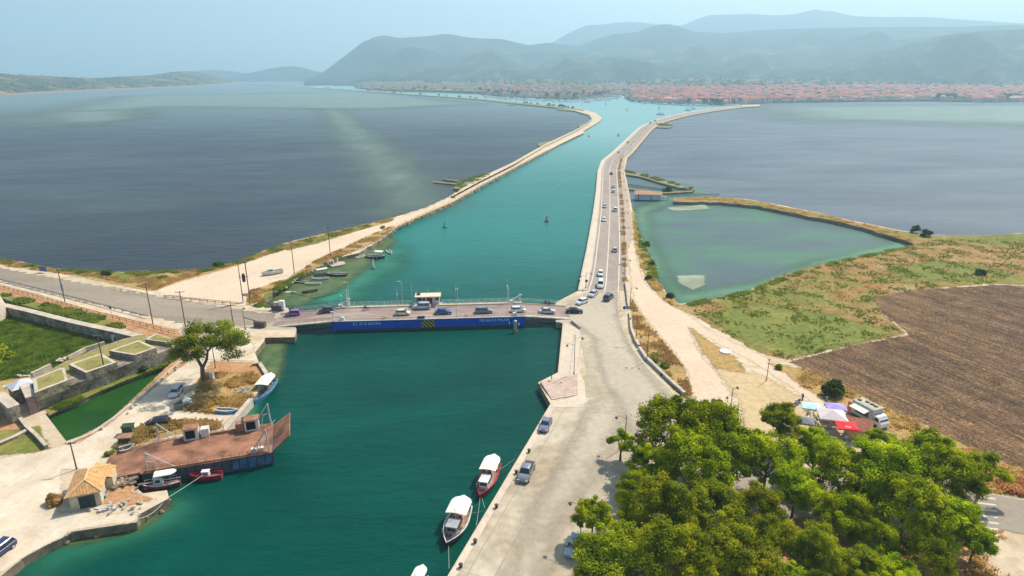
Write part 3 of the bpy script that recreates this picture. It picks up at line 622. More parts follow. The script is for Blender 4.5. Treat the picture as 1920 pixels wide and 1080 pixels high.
# red cliff beside the marina
cm = MB(); m_cliff = M('red_cliff', (.50, .20, .11), .45, .03, kind='world')
for i in range(60):
    px = 668+i*4.0; a = G(px, coast_px(px)-.4).xy; b = G(px+4.2, coast_px(px+4.2)-.4).xy; u = a.normalized()
    if i % 7 == 6: continue
    h = 7+4*noise.noise(Vector((i*.35, 0, 2)))+random.random()*1.5
    cm.prism([tuple(a), tuple(b), tuple(b+u*60), tuple(a+u*60)], -1, h)
o = cm.build('cliff', m_cliff); o['kind'] = 'structure'
# ------------------------------------------------------------------ haze
hz = MB(); hz.box(0, 5400, 450, 27000, 12300, 906); hm, t, p, o_ = new_mat('haze')
t.nodes.remove(p); pv = t.nodes.new('ShaderNodeVolumePrincipled')
pv.inputs['Color'].default_value = (.565, .825, .96, 1); pv.inputs['Density'].default_value = .00021; pv.inputs['Anisotropy'].default_value = .3
t.links.new(pv.outputs[0], o_.inputs['Volume'])
h = hz.build('haze', hm); h['kind'] = 'stuff'; h['label'] = 'pale blue summer haze hanging over the water, town and mountains'; h['category'] = 'haze'
# ------------------------------------------------------------------ vegetation
def leaf_mat(name, c1, c2, c3, trans=.35):
    m, t, p, o = new_mat(name); MATS[name] = m
    oi = t.nodes.new('ShaderNodeObjectInfo')
    c = ramp(t, noise_tex(t, coords(t, .38, 'world'), 3, .5), [(.32, c1), (.5, c2), (.68, c3)])
    hs = t.nodes.new('ShaderNodeHueSaturation'); t.links.new(c, hs.inputs['Color'])
    t.links.new(mth(t, 'ADD', mth(t, 'MULTIPLY', oi.outputs['Random'], .45), .78), hs.inputs['Value'])
    t.links.new(mth(t, 'ADD', mth(t, 'MULTIPLY', oi.outputs['Random'], .02), .483), hs.inputs['Hue'])
    d = t.nodes.new('ShaderNodeBsdfDiffuse'); tl = t.nodes.new('ShaderNodeBsdfTranslucent'); mx = t.nodes.new('ShaderNodeMixShader')
    mx.inputs[0].default_value = trans
    for n in (d, tl): t.links.new(hs.outputs[0], n.inputs[0])
    t.links.new(d.outputs[0], mx.inputs[1]); t.links.new(tl.outputs[0], mx.inputs[2]); t.links.new(mx.outputs[0], o.inputs[0]); t.nodes.remove(p)
    return m
lf_pine = leaf_mat('pine_needles', (.075, .12, .005), (.25, .33, .005), (.52, .57, .008), .2)
lf_lone = leaf_mat('lone_pine_needles', (.06, .09, .008), (.16, .20, .012), (.34, .37, .016), .2)
lf_olive = leaf_mat('olive_needles', (.09, .13, .008), (.22, .27, .010), (.42, .42, .014), .2)
lf_dark = leaf_mat('dark_leaves', (.035, .07, .015), (.065, .12, .022), (.11, .17, .035), .3)
lf_far = leaf_mat('far_leaves', (.02, .04, .018), (.035, .06, .025), (.06, .085, .035), .1)
lf_grass = leaf_mat('grass_blades', (.13, .20, .02), (.22, .28, .035), (.33, .34, .06), .5)
lf_dry = leaf_mat('dry_blades', (.40, .28, .08), (.58, .40, .13), (.70, .50, .20), .5)
lf_reed = leaf_mat('reed_blades', (.10, .20, .014), (.20, .33, .03), (.34, .42, .06), .45)
m_bark = M('pine_bark', (.16, .11, .08), .4, 1.5, bump=.6)
def leaf_cloud(centres, radii, per, size, flat=.6, squash=.75, r=None, shell=.66):
    """numpy cloud of leaf-tuft quads round clump centres"""
    r = r or rng; C = np.asarray(centres, float); n = len(C)*per
    c = np.repeat(C, per, 0); rad = np.repeat(np.asarray(radii, float), per)[:, None]
    d = r.normal(size=(n, 3)); d /= np.linalg.norm(d, axis=1)[:, None]
    k = (shell+(1-shell)*r.random((n, 1))**.6) * (1+.24*r.normal(size=(n, 1)))
    P = c + d*rad*k*np.array([1, 1, squash])
    P[:, 2] = np.where(d[:, 2] < -.35, P[:, 2]*.5+(c[:, 2]-rad[:, 0]*squash*.35)*.5, P[:, 2])
    nrm = d*.9 + r.normal(size=(n, 3))*.55 + np.array([.15, .15, .9]); nrm /= np.linalg.norm(nrm, axis=1)[:, None]
    a = np.cross(nrm, r.normal(size=(n, 3))); a /= np.linalg.norm(a, axis=1)[:, None]; b = np.cross(nrm, a)
    s = size*(.6+.8*r.random((n, 1))); a = a*s; b = b*s*flat
    V = np.stack([P-a-b*.4, P+a*.3-b, P+a+b*.4, P-a*.3+b], 1).reshape(-1, 3)
    return V
def quads(V): return np.arange(len(V)).reshape(-1, 4)
def crown_pts(rx, ry, rz, zc, n, r, umbrella=.0, gap=.0):
    out, rad = [], []
    while len(out) < n:
        d = r.normal(size=3); d /= np.linalg.norm(d)
        if d[2] < -.45: continue
        k = (.35+.65*r.random()**.5)
        x, y, z = d[0]*rx*k, d[1]*ry*k, d[2]*rz*k
        z -= umbrella*((x/rx)**2+(y/ry)**2)*rz
        out.append((x, y, zc+z)); rad.append((.15+.24*r.random()**1.5)*min(rx, ry)*(1.15-.35*k))
    return out, rad
def trunk_mb(h, r0, forks, zc, lean=(0, 0), mb=None):
    m = mb or MB(); lx, ly = lean
    m.tube([(0, 0, -.3), (lx*.2, ly*.2, h*.3), (lx*.6, ly*.6, h*.6), (lx, ly, h)], [r0*1.25, r0, r0*.8, r0*.65], 8)
    for (x, y, z) in forks:
        q = random.uniform(.55, 1.0)*h
        m.tube([(lx*q/h, ly*q/h, q-.2), ((x+lx)*.45, (y+ly)*.45, q+(z-q)*.5), (x*.8, y*.8, z)], [r0*.55, r0*.32, r0*.1], 6)
    return m
def make_tree(name, label, cat, h, rx, rz, leaf, seed, nclump=34, per=330, size=.2, group=None, trunk=.22, umb=.15, low=.5):
    r = np.random.default_rng(seed); random.seed(seed)
    t = thing(name, label, cat, group=group)
    zc = h-rz*.75; C, rad = crown_pts(rx, rx*(.85+.3*r.random()), rz, zc, nclump, r, umb)
    V = leaf_cloud(C, rad, per, size, r=r)
    k = np_mesh('crown', V, quads(V), leaf, parent=t)
    fk = [C[i] for i in range(0, len(C), max(1, len(C)//9))]
    trunk_mb(zc-rz*low, trunk, fk, zc).build('trunk', m_bark, t, smooth=True)
    return t
def tufts(name, px, n, leaf, size, z=0.0, blades=7, label=None, seed=1, world=False, spread=.5, flat=1.0, clump=(-.12, .34)):
    """ground cover: small sprays of blades strewn over an area"""
    r = np.random.default_rng(seed); P = np.array(px if world else GP(px, z)); x0, y0 = P.min(0); x1, y1 = P.max(0); pts = []
    k = len(P)
    while sum(len(q) for q in pts) < n:
        X = r.uniform(x0, x1, n*2); Y = r.uniform(y0, y1, n*2); ins = np.zeros(len(X), bool)
        for i in range(k):
            a, b = P[i], P[(i+1) % k]; c = ((a[1] > Y) != (b[1] > Y)); dy = (b-a)[1]; dy = dy if abs(dy) > 1e-9 else 1e-9
            ins ^= c & (X < a[0]+(Y-a[1])/dy*(b-a)[0])
        cl = np.array([noise.noise(Vector((x*.18, y*.18, seed))) for x, y in zip(X, Y)]) > r.uniform(clump[0], clump[1], len(X))
        s = ins & cl; pts.append(np.stack([X[s], Y[s]], 1))
    B = np.concatenate(pts)[:n]; m = len(B)*blades
    c = np.repeat(B, blades, 0)+r.normal(size=(m, 2))*size*spread; a = r.uniform(0, 6.283, m); s = size*r.uniform(.5, 1.3, m)
    u = np.stack([np.cos(a), np.sin(a), np.zeros(m)], 1)*(s*.35)[:, None]
    tip = np.stack([r.normal(size=m)*.45*s, r.normal(size=m)*.45*s, s*flat], 1)
    p = np.concatenate([c, np.full((m, 1), z-.02)], 1)
    V = np.stack([p-u, p+u, p+u*.5+tip, p-u*.5+tip], 1).reshape(-1, 3)
    o = np_mesh(name, V, quads(V), leaf); o['kind'] = 'stuff'
    if label: o['label'] = label
    o['category'] = 'grass'; return o
def make_bush(name, label, r_, h, leaf, seed, size=.14, per=160, n=12, group=None):
    r = np.random.default_rng(seed); C, rad = crown_pts(r_*.62, r_*.62, h*.5, h*.35, n, r); rad = [q*1.9 for q in rad]; V = leaf_cloud(C, rad, per, size, r=r)
    o = np_mesh(name, V, quads(V), leaf); return tag(o, label, 'bush', group)
# ------------------------------------------------------------------ basic paints
white = M('white_paint', (.72, .70, .66), .08, .8, .5); grey_m = M('grey_metal', (.38, .38, .38), .2, 1, .5, .4)
dark_m = M('dark_metal', (.05, .05, .055), .3, 1, .6); rubber = M('rubber', (.02, .02, .02), .2, 2, .9); glass = M('dark_glass', (.03, .04, .05), .2, 1, .08, spec=.8)
wood = M('weathered_wood', (.20, .135, .09), .35, 1.2, .9, bump=.4); pale_wood = M('pale_timber', (.45, .38, .27), .25, 1.2, .9)
rust = M('rusted_deck_plate', (.27, .125, .07), .65, .35, .95, bump=.4, kind='world'); rust2 = M('rusted_steel', (.33, .17, .09), .45, .8, .9, bump=.3)
steel = M('galvanised_steel', (.50, .50, .49), .2, 1, .45, .5); canvas = M('white_canvas', (.80, .76, .62), .08, .6, .8); rope_m = M('rope', (.42, .44, .34), .2, 3, .9)
stone = M('fortress_stone', (.30, .255, .205), .5, .35, .95, bump=1.0, kind='world'); ground_mat('weathered_stone', [(.5, [(.4, (.11, .09, .07)), (.5, (.30, .25, .19)), (.62, (.50, .44, .34))], None, (1, 1, 1)), (2.2, two((.33, .28, .22), .55, 1.5), (.45, MD), None), (.12, [(.42, (1, 1, 1)), (.62, (.55, .58, .42))], (.7, MU), None)], bump=1.0); stone = MATS['weathered_stone']; stone_pale = M('pale_coping_stone', (.50, .42, .32), .25, .5, .95, bump=.5, kind='world')
blue_h = M('blue_hull_paint', (.005, .085, .52), .12, .12, .5); red_h = M('red_hull_paint', (.42, .03, .045), .15, .8, .5); ltblue = M('light_blue_paint', (.10, .32, .55), .2, .8, .5)
tile_m = None
def tiles(name, c, rotz=0.0, k=3.2):
    m, t, p, o = new_mat(name); w_ = t.nodes.new('ShaderNodeTexWave'); w_.inputs['Scale'].default_value = 1; w_.inputs['Distortion'].default_value = .3
    t.links.new(coords(t, k, 'object', (1, 1, 1, rotz)), w_.inputs['Vector']); n = noise_tex(t, coords(t, 1.2, 'object'), 5, .7)
    cc = mixc(t, .6, ramp(t, n, [(.35, g3(c, .7)), (.5, c), (.65, g3(c, 1.3))]), ramp(t, w_.outputs['Fac'], [(.2, (.45, .4, .35)), (.7, (1.15, 1.1, 1.05))]), 'MULTIPLY')
    t.links.new(cc, p.inputs['Base Color']); p.inputs['Roughness'].default_value = .9
    b = t.nodes.new('ShaderNodeBump'); b.inputs['Strength'].default_value = .8; b.inputs['Distance'].default_value = .08; t.links.new(w_.outputs['Fac'], b.inputs['Height']); t.links.new(b.outputs[0], p.inputs['Normal'])
    return m
# ------------------------------------------------------------------ vehicles
def paint(name, c):
    m = M(name, c, .03, .5, .28, .15, spec=.6); return m
CARS = {}
def car_proto(kind):
    """car pointing to +x, wheels on z=0; painted parts take their colour per object"""
    spec = dict(  # length, width, hood z, belt z, roof z, [x positions: nose, hood end, screen top, roof end, tail top, tail]
        sedan=(4.5, 1.76, .78, .92, 1.43, 2.25, 1.05, .35, -.95, -1.55, -2.2), hatch=(3.95, 1.72, .84, .95, 1.48, 1.97, 1.15, .45, -1.45, -1.75, -1.93),
        wagon=(4.6, 1.8, .86, 1.0, 1.55, 2.3, 1.2, .5, -1.8, -2.1, -2.28), suv=(4.7, 1.88, .98, 1.12, 1.82, 2.35, 1.3, .65, -1.85, -2.15, -2.32),
        van=(4.9, 1.9, 1.0, 1.15, 1.98, 2.45, 1.65, .9, -2.1, -2.3, -2.42), pickup=(5.2, 1.86, .98, 1.08, 1.78, 2.6, 1.45, .8, -.55, -.95, -2.58))[kind]
    L, W, hz_, bz, rz_, xn, xh, xs, xr, xt, xe = spec
    t = thing('car', kind, 'car'); b = MB(); w2 = W/2
    def sec(x, zt, wd, zb=.28): return [(x, -wd*.94, zb), (x, -wd, zb+.25), (x, -wd*.97, zt-.12), (x, -wd*.84, zt), (x, wd*.84, zt), (x, wd*.97, zt-.12), (x, wd, zb+.25), (x, wd*.94, zb)]
    tz = bz if kind != 'pickup' else .98
    b.loft([sec(xn, .62, w2*.80, .32), sec(xn-.12, .72, w2*.92), sec(xn-.5, hz_-.03, w2), sec(xh, bz, w2), sec(xs, bz+.01, w2), sec(-.4, bz, w2), sec(xr, bz, w2), sec(xt, tz, w2), sec(xe+.1, tz-.08, w2*.95), sec(xe, tz-.3, w2*.88, .34)])
    body = b.build('body', dark_m, t, smooth=True)
    g = MB()
    def gs(x, z0, z1, wa, wb): return [(x[0], -wa, z0), (x[1], -wb, z1), (x[1], wb, z1), (x[0], wa, z0)]
    wa, wb = w2*.9, w2*.72; zt = rz_-.05
    v = [(xh-.05, -wa, bz-.03), (xh-.05, wa, bz-.03), (xs, wb, zt), (xs, -wb, zt), (xr, -wb, zt), (xr, wb, zt), (xt, wa, tz-.02), (xt, -wa, tz-.02)]
    g.add(v, [(0, 1, 2, 3), (3, 2, 5, 4), (4, 5, 6, 7), (0, 3, 4, 7), (1, 6, 5, 2)]); g.build('window', glass, t)
    rf = MB(); z0, z1 = zt-.01, rz_+.02
    rf.loft([[(xs+.06, -wb*1.02, z0-.04), (xs+.02, -wb*.8, z1-.01), (xs+.02, wb*.8, z1-.01), (xs+.06, wb*1.02, z0-.04)],
             [((xs+xr)/2, -wb*1.04, z0), ((xs+xr)/2, -wb*.85, z1+.02), ((xs+xr)/2, wb*.85, z1+.02), ((xs+xr)/2, wb*1.04, z0)],
             [(xr-.06, -wb*1.02, z0-.04), (xr-.02, -wb*.8, z1-.01), (xr-.02, wb*.8, z1-.01), (xr-.06, wb*1.02, z0-.04)]])
    for s in (-1, 1):     # pillars
        rf.tube([(xh-.05, s*wa, bz-.02), (xs, s*wb*1.01, zt)], .045, 4); rf.tube([(xr, s*wb*1.01, zt), (xt, s*wa, tz)], .08, 4)
        rf.tube([((xs+xr)/2, s*wa*1.01, bz-.02), ((xs+xr)/2, s*wb*1.03, zt)], .04, 4)
    rf.build('roof', dark_m, t, smooth=True)
    rw = .32 if kind not in ('suv', 'pickup', 'van') else .38
    for sx in (xn-.82, xe+.78):
        for s in (-1, 1):
            wm = MB(); y0, y1 = s*(w2-.2), s*(w2+.015); n = 14; vs = []
            for y, rr in ((y0, rw), (y1, rw), (y1+s*.005, rw*.6)):
                vs.append([(sx+rr*math.cos(6.2832*k/n), y, rw+rr*math.sin(6.2832*k/n)) for k in range(n)])
            wm.loft(vs[:2]); wh = wm.build('wheel', rubber, t, smooth=True)
            rm = MB(); rm.loft([vs[2], [(x, y+s*.02, z) for x, y, z in vs[2]]]); rm.build('rim', steel, wh)
    for s in (-1, 1):
        m = MB(); m.box(xn-.1, s*w2*.68, .64, .14, .34, .13); m.build('headlight', white, t)
        m = MB(); m.box(xe+.06, s*w2*.74, .78, .12, .22, .18); m.build('taillight', red_h, t)
        m = MB(); m.box(xh-.25, s*(w2+.09), bz+.05, .14, .18, .12); m.build('mirror', dark_m, t)
    if kind == 'pickup':
        m = MB(); m.box((xt+xe)/2, 0, tz+.012, (xt-xe)-.25, W*.8, .02); m.build('cargo_bed', dark_m, t)
    return t
def place_car(kind, color, px, ang=None, nose=None, label='', group=None, z=0.0, name='car', sc_=1.0, cat=None):
    first = kind not in CARS
    if first: CARS[kind] = car_proto(kind); t = CARS[kind]
    else: t = copy_tree(CARS[kind])
    p = G(px[0], px[1], z+.5)
    if nose is not None: q = G(nose[0], nose[1], z+.5); ang = math.atan2(q.y-p.y, q.x-p.x)
    t.location = (p.x, p.y, z+.01); t.rotation_euler = (0, 0, ang); t.scale = (sc_,)*3
    t['label'] = label
    if cat: t['category'] = cat
    t.name = name
    if group: t['group'] = group
    for c in KIDS[t.as_pointer()]:
        if c.name.split('.')[0] in ('body', 'roof'):
            c.material_slots[0].link = 'OBJECT'; c.material_slots[0].material = color
    return t
# ------------------------------------------------------------------ boats
def hull_parts(t, L, B, D, mat, mat2, deck_m, deck_z=.45, sheer=.45, transom=.72, low_m=None):
    n = 15; outer = []; k = 9
    def hw(u): return B/2*(transom+(1-transom)*min(1, u/.4)**.7 if u < .4 else max(.02, (1-((u-.4)/.6)**2.3)))
    def sh(u): return D*(1+sheer*max(0, (u-.35)/.65)**2+.12*max(0, (.3-u)/.3))
    for i in range(n):
        u = i/(n-1); x = -L/2+L*u; w_ = hw(u); z = sh(u); rake = max(0, u-.8)*L*.25
        outer.append([(x-rake, -w_*.15, -.35), (x-rake*.7, -w_*.75, -.1), (x, -w_, z), (x, w_, z), (x-rake*.7, w_*.75, -.1), (x-rake, w_*.15, -.35)])
    m = MB(); m.loft(outer, cap=True)
    m.f = [f for f in m.f if not (len(f) == 4 and sorted(i % 6 for i in f) == [2, 2, 3, 3])]; m.m = m.m[:len(m.f)]
    h = m.build('hull', [mat], t, smooth=True, recalc=True)
    g = MB()      # gunwale
    for s in (-1, 1):
        g.loft([[(-L/2+L*u, s*hw(u)*1.03, sh(u)-.07), (-L/2+L*u, s*hw(u)*1.03, sh(u)+.06), (-L/2+L*u, s*max(0, hw(u)-.14), sh(u)+.06), (-L/2+L*u, s*max(0, hw(u)-.14), sh(u)-.07)] for u in [i/14 for i in range(15)]])
    g.build('gunwale', mat2, t)
    d = MB(); vs = []
    for i in range(15):
        u = i/14*.965; x = -L/2+.05+(L-.1)*u; vs += [(x, -hw(u)*.95, sh(u)*deck_z+.04), (x, hw(u)*.95, sh(u)*deck_z+.04)]
    d.add(vs, [(2*i, 2*i+1, 2*i+3, 2*i+2) for i in range(14)]); d.build('deck', deck_m, t)
    return hw, sh
def canopy(t, x0, x1, wd, z, mat, posts=True, arch=.18, round_back=True):
    m = MB(); n = 9; secs = []
    for i in range(n):
        u = i/(n-1); x = x0+(x1-x0)*u; w_ = wd/2*(math.sqrt(max(.02, 1-(1-min(1, u/.35))**2)) if round_back else 1)
        top = [(x, w_*c, z+arch*(1-c*c)) for c in (-1, -.6, -.2, .2, .6, 1)]
        secs.append(top+[(a, b, c-.06) for a, b, c in top[::-1]])
    m.loft(secs); c = m.build('canopy', mat, t)
    if posts:
        for x in (x0+(x1-x0)*.3, x1-.1):
            for s in (-1, 1): q = MB(); q.tube([(x, s*wd*.45, .4), (x, s*wd*.45, z+.02)], .035, 5); q.build('post', steel, t)
    return c
def fishing_boat(name, label, a, b, hull_m, trim, canopy_m=None, cab=None, B=None, D=.75, deck=None, can=(-.48, -.02), cabx=.12, group=None, mast=True, clutter=True, roof_m=None, seed=1, cabz=1.5, z=None):
    zz = WL+.7; P, Q = G(*a, zz), G(*b, zz); L = (Q-P).length; B = B or L*.33; c = (P+Q)/2
    t = thing(name, label, 'boat', (c.x, c.y, WL if z is None else z), math.atan2(Q.y-P.y, Q.x-P.x), group)
    hw, sh = hull_parts(t, L, B, D, hull_m, trim, deck or pale_wood)
    r = random.Random(seed)
    if canopy_m: canopy(t, L*can[0], L*can[1], B*.92, D+1.75, canopy_m)
    if cab:
        cw = B*.5; cl = L*.22; m = MB(); m.box(L*cabx, 0, D*.5+cabz/2, cl, cw, cabz, tx=.9, ty=.9); w_ = m.build('wheelhouse', cab, t)
        m = MB(); m.box(L*cabx, 0, D*.5+cabz+.04, cl*1.08, cw*1.05, .08); m.build('roof', roof_m or cab, w_)
        m = MB(); m.box(L*cabx+cl*.47, 0, D*.5+cabz*.7, .06, cw*.72, cabz*.3); m.build('window', glass, w_)
        for s in (-1, 1): m = MB(); m.box(L*cabx, s*cw*.475, D*.5+cabz*.68, cl*.55, .05, cabz*.3); m.build('window', glass, w_)
    if mast: m = MB(); m.tube([(L*.02, 0, D), (L*.02, 0, D+2.9)], .04, 5); m.tube([(L*.02, -.4, D+2.5), (L*.02, .4, D+2.5)], .02, 4); m.build('mast', steel, t)
    if clutter:
        m = MB()
        for i in range(9): x = r.uniform(-.42, .38)*L; y = r.uniform(-.3, .3)*B; m.box(x, y, D*.5+.15, r.uniform(.25, .6), r.uniform(.2, .5), r.uniform(.15, .4), r.uniform(0, 3))
        m.build('fishing_gear', wood, t)
        for i in range(3):
            u = .25+i*.2; s = -1; m = MB(); m.tube([(-L/2+L*u, s*(hw(u)+.12), .1), (-L/2+L*u, s*(hw(u)+.12), .65)], [.1, .1], 8); m.build('fender', white, t, smooth=True)
        m = MB()
        for s in (-1, 1):
            us = [.1+.08*i for i in range(11)]; m.tube([(-L/2+L*u, s*hw(u)*.97, sh(u)+.5) for u in us], .022, 4)
            for u in us[::2]: m.tube([(-L/2+L*u, s*hw(u)*.97, sh(u)), (-L/2+L*u, s*hw(u)*.97, sh(u)+.5)], .02, 4)
        m.build('railing', trim, t)
    return t
def rowboat(name, label, a, b, hull_m, trim, inside, z=WL, tilt=0, B=None, D=.5, group=None, cat='boat', seats=3):
    P, Q = G(*a, z+.4), G(*b, z+.4); L = (Q-P).length; B = B or max(1.1, L*.3); c = (P+Q)/2
    t = thing(name, label, cat, (c.x, c.y, z), math.atan2(Q.y-P.y, Q.x-P.x), group); t.rotation_euler[0] = tilt
    hw, sh = hull_parts(t, L, B, D, hull_m, trim, inside, .3)
    for i in range(seats): u = .22+.25*i; m = MB(); m.box(-L/2+L*u, 0, D*.75, .25, hw(u)*1.8, .05); m.build('seat', wood, t)
    return t
def rope(label, pts, r=.035, sag=.0, name='mooring_rope', mat=None, cat='rope', group=None):
    out = []
    for (a, b) in zip(pts[:-1], pts[1:]):
        a, b = Vector(a), Vector(b)
        for i in range(8): u = i/8; p = a.lerp(b, u); p.z -= sag*4*u*(1-u); out.append(p)
    out.append(Vector(pts[-1])); m = MB(); m.tube(out, r, 4); return tag(m.build(name, mat or rope_m), label, cat, group)
def GZ(px, py, z): return tuple(G(px, py, z))
# ------------------------------------------------------------------ poles and lamps
pole_m = M('creosoted_pole', (.11, .075, .055), .3, 1.5, .9); iron = M('lamp_iron', (.06, .035, .03), .3, 1, .6)
def utility_pole(label, base, top, arms=((.0, 1.6),), extra=None, group='utility poles', r=.14, ang=None, cat='utility pole', h=None):
    h = h or PXH(base, top); p = G(*base); t = thing('utility_pole', label, cat, p, 0, group)
    m = MB(); m.tube([(0, 0, -.5), (0, 0, h)], [r, r*.7], 8); m.build('pole', pole_m, t, smooth=True)
    a = ang if ang is not None else 0.1
    for dz, wd in arms:
        m = MB(); m.box(0, 0, h-.25-dz, wd, .1, .1, a); arm = m.build('crossarm', pole_m, t)
        for k in (-.45, -.15, .15, .45): q = MB(); x, y = k*wd*math.cos(a), k*wd*math.sin(a); q.lathe([(.05, h-.2-dz), (.07, h-.1-dz), (.03, h+.02-dz)], x, y, 7); q.build('insulator', grey_m, arm)
    if extra: extra(t, h)
    return t
def street_lamp(label, base, top, arms=(1, -1), ang=0.0, group=None, h=None):
    h = h or PXH(base, top); p = G(*base); t = thing('street_lamp', label, 'street lamp', p, ang, group)
    m = MB(); m.lathe([(.16, 0), (.14, .5), (.09, .6), (.07, 1.4), (.055, h)], n=8); m.build('pole', iron, t, smooth=True)
    for i, s in enumerate(arms):
        z = h*(.93 if i == 0 else .78); q = MB(); q.tube([(0, 0, z-.35), (s*.5, 0, z-.1), (s*1.1, 0, z+.12), (s*1.5, 0, z+.05), (s*1.62, 0, z-.12)], .035, 5); a = q.build('arm', iron, t)
        q = MB(); q.lathe([(.05, z-.1), (.3, z-.2), (.24, z-.32), (.12, z-.5)], s*1.62, 0, 9); q.build('lantern', iron, a, smooth=True)
    return t
# ------------------------------------------------------------------ people
skin_m = M('skin', (.50, .31, .22), .08, 3, .7); hair_m = M('dark_hair', (.03, .02, .015), .3, 4, .8)
def person(label, loc, rz=0, cloth=None, pants=None, pose='stand', parent=None):
    cloth = cloth or dark_m; pants = pants or M('navy_cloth', (.03, .04, .09), .2, 2, .9)
    J = dict(pel=(0, 0, .95), chest=(.02, 0, 1.32), neck=(.02, 0, 1.48), head=(.04, 0, 1.62), top=(.03, 0, 1.74),
             ls=(.02, .19, 1.42), le=(.0, .26, 1.14), lw=(.1, .24, .9), lf=(.13, .23, .80), rs=(.02, -.19, 1.42), re=(.05, -.27, 1.15), rw=(.2, -.22, .95), rf=(.25, -.21, .87),
             lh=(0, .10, .9), lk=(.05, .11, .5), la=(0, .11, .08), lt=(.18, .12, .05), rh=(0, -.10, .9), rk=(-.02, -.11, .5), ra=(-.12, -.11, .08), rt=(.06, -.12, .05))
    if pose == 'ride':
        J.update(pel=(-.2, 0, .85), chest=(0, 0, 1.2), neck=(.06, 0, 1.36), head=(.1, 0, 1.5), top=(.1, 0, 1.62), ls=(.02, .18, 1.3), le=(.25, .25, 1.1), lw=(.48, .25, 1.05), lf=(.56, .25, 1.03), rs=(.02, -.18, 1.3), re=(.25, -.25, 1.1), rw=(.48, -.25, 1.05), rf=(.56, -.25, 1.03),
                 lh=(-.2, .1, .8), lk=(.2, .2, .72), la=(.05, .2, .32), lt=(.2, .2, .27), rh=(-.2, -.1, .8), rk=(.2, -.2, .72), ra=(.05, -.2, .32), rt=(.2, -.2, .27))
    names = list(J); ix = {k: i for i, k in enumerate(names)}
    E_ = [('pel', 'chest'), ('chest', 'neck'), ('neck', 'head'), ('head', 'top'), ('chest', 'ls'), ('ls', 'le'), ('le', 'lw'), ('lw', 'lf'), ('chest', 'rs'), ('rs', 're'), ('re', 'rw'), ('rw', 'rf'),
          ('pel', 'lh'), ('lh', 'lk'), ('lk', 'la'), ('la', 'lt'), ('pel', 'rh'), ('rh', 'rk'), ('rk', 'ra'), ('ra', 'rt')]
    rad = dict(pel=.14, chest=.15, neck=.06, head=.11, top=.085, ls=.07, rs=.07, le=.05, re=.05, lw=.035, rw=.035, lf=.035, rf=.035, lh=.09, rh=.09, lk=.065, rk=.065, la=.045, ra=.045, lt=.035, rt=.035)
    me = bpy.data.meshes.new('person'); me.from_pydata([J[k] for k in names], [(ix[a], ix[b]) for a, b in E_], [])
    o = link_mesh('person', me); sv = me.attributes
    md = o.modifiers.new('skin', 'SKIN'); bpy.context.view_layer.objects.active = o
    if not me.skin_vertices:
        bpy.ops.object.select_all(action='DESELECT')
    for i, k in enumerate(names):
        me.skin_vertices[0].data[i].radius = (rad[k], rad[k]*(.75 if k in ('chest', 'pel') else 1)); me.skin_vertices[0].data[i].use_root = (k == 'pel')
    s2 = o.modifiers.new('sub', 'SUBSURF'); s2.levels = 1; s2.render_levels = 2; md.use_smooth_shade = True
    dg = bpy.context.evaluated_depsgraph_get(); dg.update(); me2 = bpy.data.meshes.new_from_object(o.evaluated_get(dg)); o.modifiers.clear(); o.data = me2; o.name = 'person'
    me2.materials.clear()
    for m_ in (cloth, pants, skin_m, hair_m): me2.materials.append(m_)
    hz0 = J['neck'][2]+.02; pz = J['pel'][2]+.02
    for f in me2.polygons:
        c = f.center; z = c.z
        hand = (Vector(J['lf'])-c).length < .12 or (Vector(J['rf'])-c).length < .12
        f.material_index = 3 if z > J['head'][2]+.05 or (z > J['head'][2]-.03 and c.x < J['head'][0]-.02) else 2 if z > hz0 or hand else 0 if z > pz or (pose == 'ride' and c.x > -.1 and abs(c.y) > .13 and z > .98) else 1
    o.location = loc; o.rotation_euler = (0, 0, rz)
    return tag(o, label, 'person')
def motorbike(label, loc, rz, tank=None, group=None, scooter=False):
    t = thing('motorcycle', label, 'motorcycle', loc, rz, group)
    for x in (-.68, .68):
        m = MB(); n = 16
        secs = [[(x+(.31+.05*math.cos(q))*math.cos(6.2832*k/n), .05*math.sin(q), .34+(.31+.05*math.cos(q))*math.sin(6.2832*k/n)) for q in (0, 1.57, 3.14, 4.71)] for k in range(n+1)]
        m.loft(secs, cap=False); m.build('wheel', rubber, t, smooth=True)
    m = MB(); m.tube([(-.68, 0, .34), (-.1, 0, .42), (.1, 0, .45)], .05, 6); m.box(0, 0, .42, .42, .26, .34); m.build('engine', grey_m, t)
    m = MB(); m.loft([[(x, -w_, z0), (x, -w_, z1), (x, w_, z1), (x, w_, z0)] for x, w_, z0, z1 in ((-.05, .08, .65, .8), (.1, .15, .62, .92), (.35, .14, .64, .93), (.5, .07, .7, .85))]); m.build('fuel_tank', tank or dark_m, t, smooth=True)
    m = MB(); m.loft([[(x, -w_, z0), (x, -w_, z1), (x, w_, z1), (x, w_, z0)] for x, w_, z0, z1 in ((-.85, .07, .78, .9), (-.5, .13, .7, .84), (0, .1, .66, .8))]); m.build('seat', dark_m, t, smooth=True)
    m = MB(); m.tube([(.68, 0, .34), (.45, 0, .95)], .035, 6); m.tube([(.35, -.36, 1.02), (.48, -.15, 1.0), (.48, .15, 1.0), (.35, .36, 1.02)], .02, 5); m.box(.56, 0, .9, .12, .2, .18); m.build('handlebar', grey_m, t)
    return t
